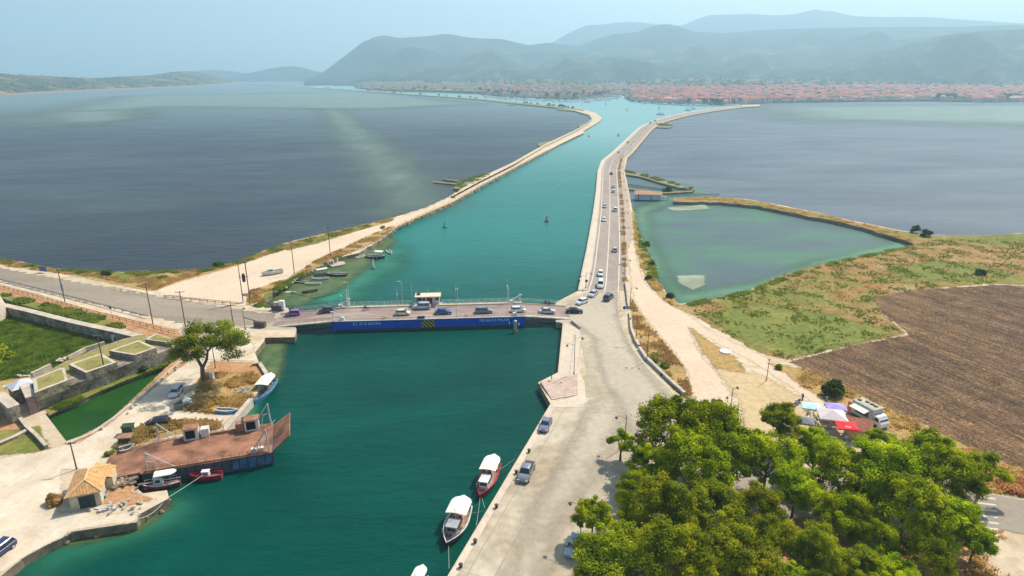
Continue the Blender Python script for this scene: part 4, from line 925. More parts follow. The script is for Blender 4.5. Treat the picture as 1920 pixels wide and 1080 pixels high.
# ------------------------------------------------------------------ floating bridge
O3 = G(621, 603, 1.2); U3 = G(985, 593, 1.2)
BU = (U3-O3).xy.normalized(); BL = (U3-O3).xy.length; BV = Vector((-BU.y, BU.x)); BANG = math.atan2(BU.y, BU.x)
def toB(px, py, z): q = (G(px, py, z)-O3).xy; return q.dot(BU), q.dot(BV)
def fromB(x, y): return O3.xy+BU*x+BV*y
BW = toB(800, 571, 1.2)[1]
def text_mb(s, size, depth=.02):
    cu = bpy.data.curves.new('t', 'FONT'); cu.body = s; cu.size = size; cu.extrude = depth; cu.align_x = 'CENTER'; cu.align_y = 'CENTER'
    o = bpy.data.objects.new('t', cu); col.objects.link(o); dg = bpy.context.evaluated_depsgraph_get(); me = bpy.data.meshes.new_from_object(o.evaluated_get(dg))
    col.objects.unlink(o); bpy.data.objects.remove(o); return me
def text_part(name, s, size, mat, parent, loc, rot, sx=1.0, depth=.02):
    me = text_mb(s, size, depth); me.materials.clear(); me.materials.append(mat); o = link_mesh(name, me, parent); o.location = loc; o.rotation_euler = rot; o.scale = (sx, 1, 1)
    KIDS.setdefault(parent.as_pointer(), []).append(o); return o
m_deck = ground_mat('bridge_deck_plate', [(.35, [(.38, (.20, .135, .125)), (.5, (.30, .21, .19)), (.62, (.42, .34, .27))], None, (.25, 1, 1, BANG)), (1.2, two((.32, .24, .2), .8, 1.2), (.4, MD), (.2, 1, 1, BANG))], bump=.15)
m_cream = M('cream_kerb_paint', (.62, .52, .33), .12, .5); m_stripe = None
def stripe_mat():
    m, t, p, o = new_mat('hazard_stripes'); w_ = t.nodes.new('ShaderNodeTexWave'); w_.inputs['Scale'].default_value = 1; w_.bands_direction = 'DIAGONAL'
    mp = t.nodes.new('ShaderNodeMapping'); mp.inputs['Scale'].default_value = (.62, 0, .62); t.links.new(t.nodes.new('ShaderNodeTexCoord').outputs['Object'], mp.inputs[0]); t.links.new(mp.outputs[0], w_.inputs['Vector'])
    t.links.new(ramp(t, w_.outputs['Fac'], [(.48, (.03, .03, .01)), (.52, (.55, .42, .02))]), p.inputs['Base Color']); return m
br = thing('floating_bridge', 'long floating road bridge with royal blue hull and white railings across the canal', 'bridge', (O3.x, O3.y, 0), BANG)
ZB = 1.2
m = MB(); m.loft([[(0.0+a, y0, z0), (0.0+a, y0, z1), (0+a, y1, z1), (0+a, y1, z0)] for a, y0, y1, z0, z1 in ((0, .3, BW-.3, WL+.2, ZB-.06), (.8, 0, BW, WL-.6, ZB-.06), (BL-.8, 0, BW, WL-.6, ZB-.06), (BL, .3, BW-.3, WL+.2, ZB-.06))])
m.build('hull', blue_h, br)
m = MB(); m.box(BL/2, -.03, WL+.12, BL-1.7, .08, .5); m.build('waterline_band', M('waterline_stain', (.05, .06, .05), .6, .8, .9), br)
m = MB(); m.box(BL/2, -.05, ZB-.28, BL-1.7, .1, .12); m.build('rubbing_strake', M('scuffed_blue', (.02, .07, .28), .5, 1.5, .7), br)
for k in range(1, 12): m = MB(); m.box(k*BL/12, -.012, ZB-1.3, .07, .04, 2.1); m.build('plate_seam', MATS['scuffed_blue'], br)
m = MB(); m.box(BL/2, BW/2, ZB-.02, BL+.1, BW+.25, .1); m.build('deck', m_deck, br)
m = MB(); m.box(BL/2, -.1, ZB+.04, BL+.2, .22, .16); m.build('edge_trim', white, br)
xL = toB(500, 603, .2)[0]; xR = toB(1060, 597, .6)[0]
def ramp_part(x0, x1, z0, z1, y0, y1):
    m = MB(); m.loft([[(x, y0, z-.35), (x, y0, z), (x, y1, z), (x, y1, z-.35)] for x, z in ((x0, z0), (x1, z1))]); return m.build('ramp', m_deck, br)
ramp_part(xL+2, -.02, .06, ZB, 1.2, BW-1.0); ramp_part(xR+1.6, BL+.02, .06, ZB, 1.0, BW-1.0)
m = MB(); m.loft([[(x, -.9+yo, z-.25), (x, -.9+yo, z), (x, 1.2, z), (x, 1.2, z-.25)] for x, z, yo in ((xL+3.5, .1, 1.2), (-.02, ZB+.02, .8))]); m.build('walkway', M('walkway_plank', (.48, .40, .29), .3, .8), br)
m = MB(); m.loft([[(x, -.1, z-.3), (x, -.1, z), (x, 1.0, z), (x, 1.0, z-.3)] for x, z in ((BL+.02, ZB+.02), (xR+1.6, .1))]); m.build('walkway', MATS['walkway_plank'], br)
# raised walkway and kerb on the far side
m = MB(); m.box(BL/2, BW-.6, ZB+.12, BL, 1.3, .18); m.build('walkway', MATS['walkway_plank'], br)
m = MB(); m.box(BL/2-.4, BW-1.35, ZB+.17, BL*1.0, .22, .3); m.tube([(xL+2, BW-1.35, .25), (-.2, BW-1.35, ZB+.2)], .14, 4); m.tube([(BL+.2, BW-1.35, ZB+.2), (xR+1.5, BW-1.35, .25)], .14, 4); m.build('kerb', m_cream, br)
m = MB(); m.box(BL/2, 1.5, ZB+.07, BL, .14, .12); m.box(BL/2, .8, ZB+.045, BL, .08, .05); m.build('kerb', m_cream, br)
def rail(pts, h=1.05, step=1.9, mat=None, r=.035, rails=(1.0, .66, .33), name='railing', parent=None):
    m = MB(); P = [Vector(p) for p in pts]
    for k in rails: m.tube([p+Vector((0, 0, h*k)) for p in P], r, 4)
    for a, b in zip(P[:-1], P[1:]):
        n = max(1, int((b-a).length/step))
        for i in range(n+1): q = a.lerp(b, i/n); m.tube([q, q+Vector((0, 0, h))], r*1.2, 4)
    return m.build(name, mat or white, parent or br)
yb = BW+.02
x_c0, x_c1 = toB(779, 571, 1.2)[0], toB(827, 571, 1.2)[0]
rail([(xL+5.5, BW-.3, .4), (0, BW-.05, ZB+.1)], mat=M('railing_paint', (.66, .70, .64), .08, 1, .5)); rail([(0.2, BW-.02, ZB+.2), (x_c0-.3, BW-.02, ZB+.2)], mat=MATS['railing_paint'])
rail([(x_c1+.3, BW-.02, ZB+.2), (BL-.2, BW-.02, ZB+.2)], mat=MATS['railing_paint']); rail([(BL+.1, BW-.05, ZB+.1), (xR+1.2, BW-.3, .3)], mat=MATS['railing_paint'])
rail([(xL+7, -.1+.9, .55), (-.3, -.85+.75, ZB+.02)], mat=M('worn_railing_paint', (.55, .44, .33), .3, 2, .8), r=.03)
# hull lettering and hazard panel
text_part('lettering', 'Ε/Γ ΑΓΙΑ ΜΑΥΡΑ', 1.15, M('hull_lettering', (.55, .85, .98), .02, 1, .6), br, (toB(688, 610, 0)[0], -.012, ZB-.85), (math.pi/2, 0, 0), .78)
text_part('lettering', 'F/B SANTA MAURA', 1.15, MATS['hull_lettering'], br, (toB(927, 603, 0)[0], -.012, ZB-.8), (math.pi/2, 0, 0), .78)
xs = toB(803, 607, 0)[0]; m = MB(); m.box(xs, .02, ZB-1.2, 3.2, .1, 2.2); m.build('hazard_panel', stripe_mat(), br)
xs = toB(791, 598, 1.2)[0]; m = MB(); m.box(xs-.2, .15, ZB+.38, 1.9, .12, .75, tx=1, ty=1); m.build('name_board', M('navy_paint', (.05, .09, .2), .1, 1), br)
# control cabin
cx = (x_c0+x_c1)/2; cw = x_c1-x_c0; cy = BW+.9; c = thing('tmp', '', ''); bpy.data.objects.remove(c)
m = MB(); m.box(cx, BW-.2, ZB-.1, cw+1, 3.6, .2); plat = m.build('platform', grey_m, br)
m = MB(); m.box(cx, cy-.3, ZB+1.25, cw*.88, 2.3, 2.4); cab = m.build('control_cabin', M('cabin_wall', (.62, .60, .60), .1, 1), br)
m = MB(); m.box(cx, cy-.7, ZB+2.62, cw*1.0, 3.3, .16); m.box(cx, cy-2.3, ZB+2.58, cw*1.02, .12, .3); m.build('roof', M('peach_roof', (.72, .56, .42), .1, 1), cab)
for k, ww in ((-.34, .2), (-.16, .1), (.36, .16)): m = MB(); m.box(cx+k*cw, cy-1.46, ZB+1.75, ww*cw, .06, .8); m.build('window', glass, cab)
m = MB(); m.box(cx+.06*cw, cy-1.46, ZB+1.2, cw*.2, .06, 2.1); m.build('door', M('maroon_door', (.16, .05, .05), .2, 1), cab)
for k in (-.44, -.2, .2, .44): m = MB(); m.tube([(cx+k*cw, cy-2.2, ZB), (cx+k*cw, cy-2.2, ZB+2.55)], .04, 5); m.build('post', white, cab)
for k in (-.45, 0, .42): m = MB(); m.tube([(cx+k*cw, cy-.2, ZB+2.6), (cx+k*cw, cy-.2, ZB+4.3)], .025, 4); m.build('antenna', white, cab)
m = MB(); m.box(cx-.36*cw, cy-.5, ZB+2.95, .9, .7, .5); m.build('roof_box', dark_m, cab)
def mast(px, bpy_, tpy, y=None, r=.06, arm=0, lamp=True, x=None):
    x_, y_ = toB(px, bpy_, ZB); y_ = y_ if y is None else y; h = PXH((px, bpy_), (px, tpy), ZB)
    m = MB(); m.tube([(x_, y_, ZB-.3), (x_, y_, ZB+h)], [r*1.2, r*.7], 6)
    if arm: m.tube([(x_, y_, ZB+h), (x_+arm, y_-.1, ZB+h+.15)], .04, 5); m.box(x_+arm*1.2, y_-.1, ZB+h+.13, .5, .2, .1)
    if lamp: m.box(x_, y_, ZB+h*.82, .3, .3, .45)
    return m.build('mast', white, br)
mast(656, 574, 530, arm=-.7, lamp=False); mast(652, 575, 543, r=.22, lamp=False); mast(643, 600, 545, r=.05); mast(747, 600, 542, r=.05); mast(755, 574, 528, arm=-.6, lamp=False); mast(773, 568, 532, lamp=False)
mast(856, 598, 531, r=.05); mast(858.5, 571, 536, r=.06); mast(951, 596, 524, r=.05); mast(953, 568, 536, r=.12, lamp=True)
# ramp hoists at both ends
def hoist(x, y, s):
    m = MB(); m.box(x, y, ZB+.45, 1.0, .8, .8); m.tube([(x-s*2.2, y, ZB), (x-s*2.2, y, ZB+2.3)], .11, 5); m.tube([(x-s*2.2, y, ZB+2.2), (x, y, ZB+.9)], .12, 5); m.tube([(x-s*2.2, y+.3, ZB+2.2), (x, y+.3, ZB+.9)], .06, 4)
    m.box(x-s*2.3, y, ZB+2.3, .7, .35, .2); return m.build('ramp_hoist', white, br)
hoist(2.6, .7, 1); x_, y_ = toB(637, 573, ZB); hoist(x_+.5, BW-.5, -1); x_, y_ = toB(966, 566, ZB); hoist(x_-1, BW-.5, -1); x_, y_ = toB(966, 595, ZB); hoist(x_, .7, -1)
for px in (720, 885, 1003):      # bollards, life ring
    x_, y_ = toB(px, 599, ZB); m = MB(); m.tube([(x_, .4, ZB), (x_, .4, ZB+.55), (x_+.35, .4, ZB+.6), (x_+1.6, .4, ZB+.5), (x_+1.7, .4, ZB)], .04, 5); m.build('mooring_rail', white, br)
x_, y_ = toB(874, 593, ZB)
for xx in (x_, toB(719, 599, ZB)[0]):
    m = MB(); m.loft([[(xx+(.35+.08*math.cos(q))*math.cos(6.2832*k/14), .35+.08*math.sin(q), ZB+.5+(.35+.08*math.cos(q))*math.sin(6.2832*k/14)) for q in (0, 1.57, 3.14, 4.71)] for k in range(15)], cap=False); m.build('life_ring', M('orange_ring', (.5, .2, .1), .1, 1), br)
# mooring dolphin piles by the hull
p = G(966, 622, WL); t = thing('mooring_pile', 'rusty footed steel pile beside the right end of the blue hull', 'pile', (p.x, p.y, WL))
m = MB(); m.lathe([(.5, -1), (.5, .5), (.45, .6)], n=12); m.build('footing', rust2, t); m = MB(); m.lathe([(.42, .55), (.42, 2.9), (.2, 3.1)], n=12); m.build('pile', steel, t)
for i, (px, py) in enumerate(((955, 606), (973, 608), (974, 600))):
    p = G(px, py, WL+1.2); t = tag(MB().loft([[(.12*math.cos(a), .12*math.sin(a), z) for a in (0, 1.05, 2.1, 3.14, 4.2, 5.2)] for z in (-.3, .3)]).build('fender', white), ('left of', 'lower right of', 'upper right of')[i]+' the rusty pile, small white fender against the blue hull', 'fender'); t['label'] = 'small white fender hanging '+('left of', 'lower right of', 'upper right of')[i]+' the rusty footed pile'; t.location = (p.x, p.y, WL+1.2)
# concrete abutments
def abut(name, label, px, z1, z0=WL-1, mat=None, zz=None):
    m = MB(); m.prism(GP(px, z1), z0, z1); return tag(m.build(name, mat or stone_pale), label, 'abutment')
abc = M('grey_concrete', (.42, .37, .31), .2, .4, .9, bump=.4)
abut('bridge_abutment', 'low grey concrete pier under the left end of the bridge', [(476, 620), (500, 617), (554, 616), (554, 622), (500, 623)], -.1, mat=abc)
abut('bridge_abutment', 'pale concrete bearing block under the right end of the bridge', [(1043, 598), (1087, 598), (1087, 603), (1043, 604)], .05, mat=abc)
# concrete stepped slipway set in the quay corner
t = thing('quay_steps', 'wide pink stone steps descending to the canal at the quay corner', 'steps', (0, 0, 0))
A, B_, C_, D_ = [Vector(p) for p in GP([(1013, 719), (1083, 705), (1080, 742), (1035, 750)])]
ms = M('pink_step_stone', (.55, .40, .31), .2, .6, .9, bump=.3); n = 12
for k in range(n):
    u0, u1 = k/n, (k+1)/n; zt = .52-.035*k
    a, b = A.lerp(D_, u0), B_.lerp(C_, u0); c_, d = B_.lerp(C_, u1*1.0-.0), A.lerp(D_, u1)
    m = MB(); m.prism([tuple(a), tuple(b), tuple(c_), tuple(d)], .05, zt); m.build('step', ms, t)
m = MB(); m.tube([(*G(1034, 712).xy, 0), (*G(1034, 712).xy, 1.5)], .09, 6); tag(m.build('bollard_post', iron), 'short dark iron post at the top of the stone steps', 'post')
# ------------------------------------------------------------------ traffic
C_ = {k: paint('paint_'+k, v) for k, v in dict(white=(.78, .78, .76), cream=(.72, .68, .52), silver=(.50, .51, .54), grey=(.22, .23, .26), dark_grey=(.10, .11, .14), navy=(.03, .045, .12), blue=(.04, .11, .28), black=(.012, .012, .018), purple=(.35, .13, .36), slate=(.17, .20, .29), pale_blue=(.35, .5, .72)).items()}
def onB(kind, colr, px, flip, label, name='car', lane=None):
    x, y = toB(px[0], px[1], ZB+.5); p = fromB(x, y if lane is None else lane); t = place_car(kind, C_[colr], (960, 900), 0, label=label, group='cars on the bridge and road', name=name)
    z = ZB+.03 if -.1 < x < BL else (ZB*(1-(x-BL)/(xR+1.6-BL))+.06 if x >= BL else ZB*(1+x/(-(xL+2)))+.06)
    t.location = (p.x, p.y, max(z, .04)); t.rotation_euler = (0, 0, BANG+(math.pi if flip else 0)); return t
L1, L2 = 3.4, BW-3.2
onB('hatch', 'purple', (547, 585), True, 'small purple pink hatchback at the left end of the bridge', lane=L2)
onB('hatch', 'dark_grey', (611, 582), True, 'dark grey hatchback driving left onto the bridge ramp', lane=L2)
onB('hatch', 'cream', (755, 586), False, 'cream hatchback on the bridge, left of the silver estate', lane=L1)
onB('suv', 'silver', (791, 575), True, 'silver people carrier passing the bridge cabin', 'car', lane=L2)
onB('sedan', 'blue', (831, 585), False, 'blue saloon on the bridge, right of the hazard panel', lane=L1)
onB('wagon', 'grey', (907, 582), False, 'grey estate on the bridge between the blue saloon and a white hatchback', lane=L1)
onB('hatch', 'white', (971, 580), False, 'white hatchback passing the right bridge hoist', lane=L1)
onB('sedan', 'silver', (1026, 580), False, 'silver white saloon at the right end of the bridge', lane=L1)
G_ = 'cars on the bridge and road'
place_car('sedan', C_['black'], (1077, 583), BANG-.12, label='black saloon just leaving the bridge at the junction', group=G_)
place_car('hatch', C_['white'], (1091, 566), nose=(1083, 569), label='white hatchback turning towards the bridge', group=G_)
place_car('sedan', C_['silver'], (1112, 551), nose=(1106, 556), label='silver saloon behind the white hatchback at the junction', group=G_)
place_car('van', C_['white'], (1126, 534), nose=(1125, 542), label='white van queuing on the causeway road near the junction', group=G_, name='van', cat='van')
place_car('hatch', C_['white'], (1126, 513), nose=(1125, 520), label='white car queuing just behind the white van', group=G_)
place_car('suv', C_['dark_grey'], (1141, 558), ang=R(62), label='dark navy car heading away from the junction', group=G_)
far = [('hatch', 'silver', 1153, 468.5, 1, 'silver car alone on the near causeway road'), ('hatch', 'white', 1132.6, 412, 0, 'white car on the canal side lane, lower of the pair'), ('suv', 'white', 1153.5, 393.5, 1, 'pale car on the causeway level with the boathouse'),
       ('hatch', 'silver', 1134, 387, 0, 'silver car on the canal side lane, upper of the pair'), ('hatch', 'white', 1150, 359, 1, 'pale car closely following another beside the boathouse pool'), ('sedan', 'silver', 1150, 350, 1, 'silver car closely ahead of another beside the boathouse pool'),
       ('sedan', 'black', 1146, 325.5, 1, 'dark car at the bend of the causeway'), ('hatch', 'white', 1160, 285, 1, 'pale car just past the causeway bend'), ('sedan', 'slate', 1177, 267, 0, 'slate car on the far causeway'),
       ('suv', 'dark_grey', 1219.5, 230.5, 0, 'dark car far along the causeway near the islet'), ('van', 'white', 1228.5, 227, 1, 'white van far along the causeway near the islet')]
for k, c, x, y, d, lb in far:
    p = G(x, y); j = min(range(len(rows)-1), key=lambda i: (((rows[i][3]+rows[i+1][3])/2)-p.xy).length); u = (rows[j+1][3]-rows[j][3])
    place_car(k, C_[c], (x, y), math.atan2(u.y, u.x)+(0 if d else math.pi), label=lb, group=G_)
place_car('sedan', C_['slate'], (1023, 796), nose=(1018, 808), label='slate blue saloon parked alone on the canal quay')
place_car('pickup', C_['grey'], (987, 885), nose=(978, 905), label='grey double cab pickup with black load bed parked on the quay', name='pickup_truck', cat='pickup truck')
place_car('hatch', C_['pale_blue'], (1076, 1024), ang=R(-110), label='pale blue car half hidden under the trees beside the quay')
place_car('hatch', C_['silver'], (330, 735), nose=(322, 745), label='silver hatchback parked in the shade of the lone pine')
place_car('hatch', C_['black'], (295, 792), nose=(280, 794), label='black hatchback parked near the rusty barge')
place_car('wagon', C_['navy'], (-6, 1036), ang=R(-100), label='dark blue car cut by the left edge of the picture')
# riders
def rider(px, py, label, blabel, lane=None, cl=None):
    x, y = toB(px, py, ZB+.5); p = fromB(x, lane or y); motorbike(blabel, (p.x, p.y, ZB+.04), BANG+math.pi, C_['black'], 'motorcycles'); person(label, (p.x, p.y, ZB+.04), BANG+math.pi, cl, pose='ride')
rider(686.5, 577, 'person in dark clothes riding the motorcycle on the left half of the bridge', 'dark motorcycle ridden on the left half of the bridge', L2)
rider(1024, 570, 'person in dark clothes riding the left of two motorcycles at the bridge end', 'left of two dark motorcycles at the right bridge end', L2+.3); rider(1030, 570, 'person in dark clothes riding the right of two motorcycles at the bridge end', 'right of two dark motorcycles at the right bridge end', L2-.4)
for i, (x, y, a, lb) in enumerate(((1483, 768, 20, 'leftmost motorcycle of the row by the pale blue parasol'), (1490, 762, 30, 'middle motorcycle of the row by the pale blue parasol'), (1496, 757, 25, 'motorcycle nearest the standing person'), (1544, 744, 110, 'motorcycle parked beside the round bush'), (1549, 755, 60, 'motorcycle parked behind the purple parasol'))):
    motorbike(lb, G(x, y), R(a), C_['purple' if i % 2 else 'black'], 'motorcycles')
person('person in dark clothes standing beside the parked motorcycles', G(1504, 752), R(200))
person('person in white shirt standing at the quay edge near the traffic sign', G(1087, 530), R(160), white)
person('person in dark shirt sitting out at the quay edge near the traffic sign', G(1085, 534), R(120), C_['navy'])
# ------------------------------------------------------------------ boats
red_d = M('dark_red_paint', (.20, .03, .04), .2, 1, .6); navy_p = C_['navy']; offw = M('offwhite_hull', (.62, .60, .52), .15, .8, .6); grh = M('grey_green_hull', (.16, .20, .19), .3, .8, .7); tanm = M('tan_deck', (.40, .22, .15), .3, 1, .9); blk = M('black_hull', (.03, .035, .04), .3, 1, .6)
fishing_boat('fishing_boat', 'red fishing boat with white canopy moored at the right quay', (928, 868), (899, 932), red_h, red_h, canvas, white, deck=tanm, cabx=.16, can=(-.47, .02), B=2.9)
fishing_boat('fishing_boat', 'dark hulled fishing boat with large white canopy moored nearest on the right quay', (871, 948), (837, 1022), blk, offw, canvas, grey_m, deck=tanm, cabx=.14, can=(-.49, .0), B=3.3, seed=3)
fishing_boat('fishing_boat', 'boat at the bottom edge of the picture, only its white canopy tip showing', (795, 1080), (765, 1140), blk, offw, canvas, None, deck=tanm, seed=4)
fishing_boat('fishing_boat', 'brown red fishing boat with cream canopy moored beside the barge', (338, 900), (264, 913), red_d, offw, canvas, white, deck=tanm, cabx=.05, can=(-.45, .12), seed=5)
fishing_boat('fishing_boat', 'small dark red boat with white box cabin beside the barge', (416, 888), (354, 892), red_d, red_h, None, white, deck=tanm, cabx=-.02, seed=6, cabz=1.0, mast=False)
fishing_boat('fishing_boat', 'light blue open boat with cream canopy moored at the left wall', (512, 712), (477, 754), ltblue, ltblue, canvas, None, deck=M('netting', (.10, .10, .11), .4, 2), can=(-.45, .12), seed=7, B=3.0)
rowboat('rowboat', 'light blue and white rowboat drawn up on the sandy ground', (406, 768), (447, 770), ltblue, white, pale_wood, z=.15)
fishing_boat('motorboat', 'white open motorboat tied to the left wall above the barge', (430, 808), (457, 783), white, white, None, None, deck=white, seed=8, mast=False, B=2.3)
t = rowboat('rowboat', 'grey upturned looking boat hull with a white tarpaulin on the dry ground', (328, 764), (364, 752), grh, wood, pale_wood, z=.1, D=.9, B=2.0, seats=0)
m = MB(); m.lathe([(.9, .7), (.8, 1.2), (.35, 1.55), (.1, 1.7)], .5, 0, 7); m.build('tarpaulin', white, t)
rowboat('rowboat', 'grey wooden boat hull lying among the scrub near the black car', (224, 846), (253, 838), grey_m, offw, wood, z=.1, D=.7, B=1.7, seats=1)
fishing_boat('fishing_boat', 'pale green and white fishing boat hauled out beside the dirt track', (531, 515), (491, 522), offw, white, None, M('pale_green_paint', (.45, .58, .48), .1, 1), deck=pale_wood, cabx=.08, seed=9, cabz=1.1, mast=False, clutter=False, z=.35)
fishing_boat('fishing_boat', 'grey fishing boat with cream canopy moored at the left bank', (616, 512), (588, 517), grh, wood, canvas, None, deck=wood, can=(-.45, .3), seed=10)
fishing_boat('fishing_boat', 'dark open boat with black rim moored right of the canopied boat', (651, 513), (612, 513), blk, offw, None, None, deck=wood, seed=11, mast=False)
rowboat('rowboat', 'cream open rowboat below the canopied boat at the left bank', (617, 521), (583, 523), offw, offw, pale_wood)
rowboat('rowboat', 'cream hulled rowboat nearest the bridge at the left bank', (602, 531), (571, 532), offw, offw, pale_wood)
rowboat('rowboat', 'brown grey wooden rowboat at the left bank rocks', (577, 529), (546, 526), wood, offw, wood)
rowboat('rowboat', 'small dark boat with an orange cover nearest the bridge', (595, 543), (566, 548), blk, wood, M('orange_cover', (.62, .28, .17), .1, 1))
rowboat('rowboat', 'sunken dinghy barely above the water near the left bank', (556, 545), (546, 550), offw, wood, wood, z=WL-.25, seats=0)
fishing_boat('fishing_boat', 'white and blue fishing boat with canopy farthest up the left bank', (686, 479), (722, 481), navy_p, white, canvas, None, deck=wood, can=(-.05, .42), seed=12)
fishing_boat('motorboat', 'white motorboat with blue windscreen beside the small jetty', (622, 496), (608, 486), white, white, None, white, deck=white, seed=13, cabz=.8, mast=False, clutter=False)
rowboat('rowboat', 'white dinghy left of the farthest canopied boat', (668, 484), (684, 478), white, white, pale_wood)
rowboat('rowboat', 'half sunk white dinghy at the shallow edge beyond the boats', (727, 469), (734, 476), white, white, grey_m, z=WL-.15, seats=1)
m = MB(); m.prism(GP([(615, 491), (645, 490), (648, 495), (622, 500)], WL+.5), WL-.6, WL+.5); tag(m.build('jetty', pale_wood), 'pale plank jetty beside the white motorboat', 'jetty')
m = MB(); m.box(0, 0, 0, 6, 1.2, .2, R(4)); o = tag(m.build('jetty', pale_wood), 'narrow sunken plank jetty near the brown scrub', 'jetty'); o.location = G(536, 548, WL+.1)
def buoy(label, px, py, c, s=1.0):
    t = thing('buoy', label, 'buoy', G(px, py, WL)); cm_ = M('buoy_'+c, dict(green=(.02, .22, .12), red=(.25, .02, .03), white=(.75, .75, .73))[c], .1, 1)
    m = MB(); m.lathe([(.3, -.4), (.9*s, -.1), (.95*s, .35), (.4*s, .6)], n=12); m.build('float', cm_, t, smooth=True)
    m = MB(); m.lathe([(.28*s, .55), (.16*s, 2.0*s)], n=8); m.box(0, 0, 2.2*s, .45*s, .45*s, .4*s); m.build('tower', cm_, t)
buoy('green channel buoy in mid canal above the bridge', 834, 426, 'green'); buoy('red channel buoy in mid canal above the bridge', 1025, 415, 'red'); buoy('small dark red buoy far up the canal', 1159, 255, 'red', 1.4); buoy('small green buoy far up the canal', 1104, 256, 'green', 1.2)
for i, (x, y, c) in enumerate(((1135, 196, 'green'), (1175, 207, 'red'), (1235, 204, 'green'), (1090, 197, 'green'))): buoy(('green speck buoy off the marina mouth', 'red speck buoy near the causeway end', 'green speck buoy near the moored yachts', 'green speck buoy beside the spit end')[i], x, y, c, 1.8)
p = G(700, 504, WL); t = thing('water_marker', 'white rocket shaped marker standing in the water near the boats', 'marker', (p.x, p.y, WL)); m = MB(); m.lathe([(.75, -.3), (.7, .5), (.4, .6)], n=10); m.build('base', grh, t); m = MB(); m.lathe([(.35, .55), (.45, 1.4), (.3, 2.2), (.12, 3.2)], n=10); m.build('tower', white, t)
# ropes
rope('long pale mooring line running from the barge bow to the cottage quay', [GZ(516, 787, .4), GZ(310, 936, 0), GZ(262, 972, .2)], .05, .6)
rope('short line from the red boat bow straight down to the quay', [GZ(900, 934, -.3), GZ(893, 985, .1)], .03, .3); rope('second line from the red boat bow to the quay edge', [GZ(904, 934, -.3), GZ(909, 953, .1)], .03, .1)
rope('line from the dark hulled boat bow down to the quay', [GZ(841, 1024, -.2), GZ(842, 1066, .1)], .03, .2); rope('line from the dark hulled boat stern to the quay edge', [GZ(882, 962, -.3), GZ(910, 956, .1)], .025, .1); rope('stern line of the red boat running up to the quay edge', [GZ(937, 880, -.3), GZ(965, 860, .1)], .025, .1)
rope('sagging dark cable from the left bank to the bridge hoist', [GZ(545, 548, WL+.4), GZ(590, 560, WL+.05), GZ(640, 546, 2.2)], .07, .1, 'cable', dark_m, 'cable')
# ------------------------------------------------------------------ rusty landing barge
ZD = .75
def P2(px, py, z=ZD): return G(px, py, z).xy
a_, b_ = P2(264, 889), P2(508, 849); BO = a_; bu = (b_-a_).normalized(); bl = (b_-a_).length; bv = Vector((-bu.y, bu.x)); ba = math.atan2(bu.y, bu.x); bw = (P2(296, 826)-a_).dot(bv)
def loc_b(px, py, z=ZD): q = P2(px, py, z)-BO; return q.dot(bu), q.dot(bv)
bg_ = thing('landing_barge', 'rusty orange decked landing barge lying along the left bank', 'barge', (BO.x, BO.y, 0), ba)
bx1 = loc_b(517, 800)[0]; bw = max(8.5, min(bw, 11))
m = MB(); m.loft([[(x, y0, z0), (x, y0, z1), (x, y1, z1), (x, y1, z0)] for x, y0, y1, z0, z1 in ((0, .2, bw-.2, WL+.3, ZD-.02), (1, 0, bw, WL-.5, ZD-.02), (bl-1, 0, bw, WL-.5, ZD-.02), (bl+.3, .3, bw-.3, WL+.2, ZD-.02))])
hull_b = M('barge_hull', (.07, .085, .10), .5, .5, .8, bump=.3); m.build('hull', hull_b, bg_)
m = MB(); m.box(bl-3, -.03, -.35, 6, .1, 1.6); m.build('blue_panel', M('faded_blue_paint', (.06, .13, .24), .6, .8, .8), bg_)
m = MB(); m.box(bl/2, bw/2, ZD, bl+.3, bw+.1, .1); m.build('deck', rust, bg_)
for k in range(14): m = MB(); m.box(1+k*(bl-2)/13, -.06, -.3, .18, .12, 1.7); m.build('hull_frame', dark_m, bg_)
lx0, ly0 = loc_b(217, 887, .3); lx1, ly1 = loc_b(247, 850, .3)
m = MB(); m.loft([[(0, .5, ZD-.15), (0, .5, ZD+.05), (0, bw-.5, ZD+.05), (0, bw-.5, ZD-.15)], [(-6.2, .9, .1), (-6.2, .9, .25), (-6.2, bw-.9, .25), (-6.2, bw-.9, .1)]]); m.build('stern_ramp', rust, bg_)
m = MB(); m.loft([[(bl+.3, .6, ZD-.15), (bl+.3, .6, ZD+.05), (bl+.3, bw-.6, ZD+.05), (bl+.3, bw-.6, ZD-.15)], [(bl+3.2, .9, 2.7), (bl+3.1, .9, 2.9), (bl+3.1, bw-.9, 2.9), (bl+3.2, bw-.9, 2.7)]]); m.build('bow_ramp', rust, bg_)
m = MB(); m.box(bl/2+1, bw-1.0, ZD+.25, bl-7, .25, .5); m.box(bl/2, .35, ZD+.12, bl-1, .3, .25); m.build('coaming', rust2, bg_)
rail([(.5, .15, ZD), (bl-1, .15, ZD)], 1.0, 1.2, rust2, .03, parent=bg_); rail([(5, bw-.15, ZD), (bl-8, bw-.15, ZD)], 1.0, 1.6, rust2, .03, parent=bg_)
for (x, lab) in ((6.2, 0), (bl-3.3, 1)):
    cab = None; m = MB(); y = bw-.9; m.box(x, y, ZD+1.05, 2.3, 1.8, 2.1); cab = m.build('deckhouse', offw, bg_); m = MB(); m.box(x, y, ZD+2.16, 2.5, 2.0, .12); m.build('roof', rust, cab)
    m = MB(); m.box(x-.1, y-.92, ZD+1.15, 1.5, .06, 1.5); m.build('opening', M('black_opening', (.01, .01, .01), .1, 1, .9), cab)
    m = MB(); m.box(x+(2.1 if not lab else -2.0), y+.1, ZD+.8, 1.3, 1.3, 1.6); m.build('locker', offw if not lab else rust2, bg_)
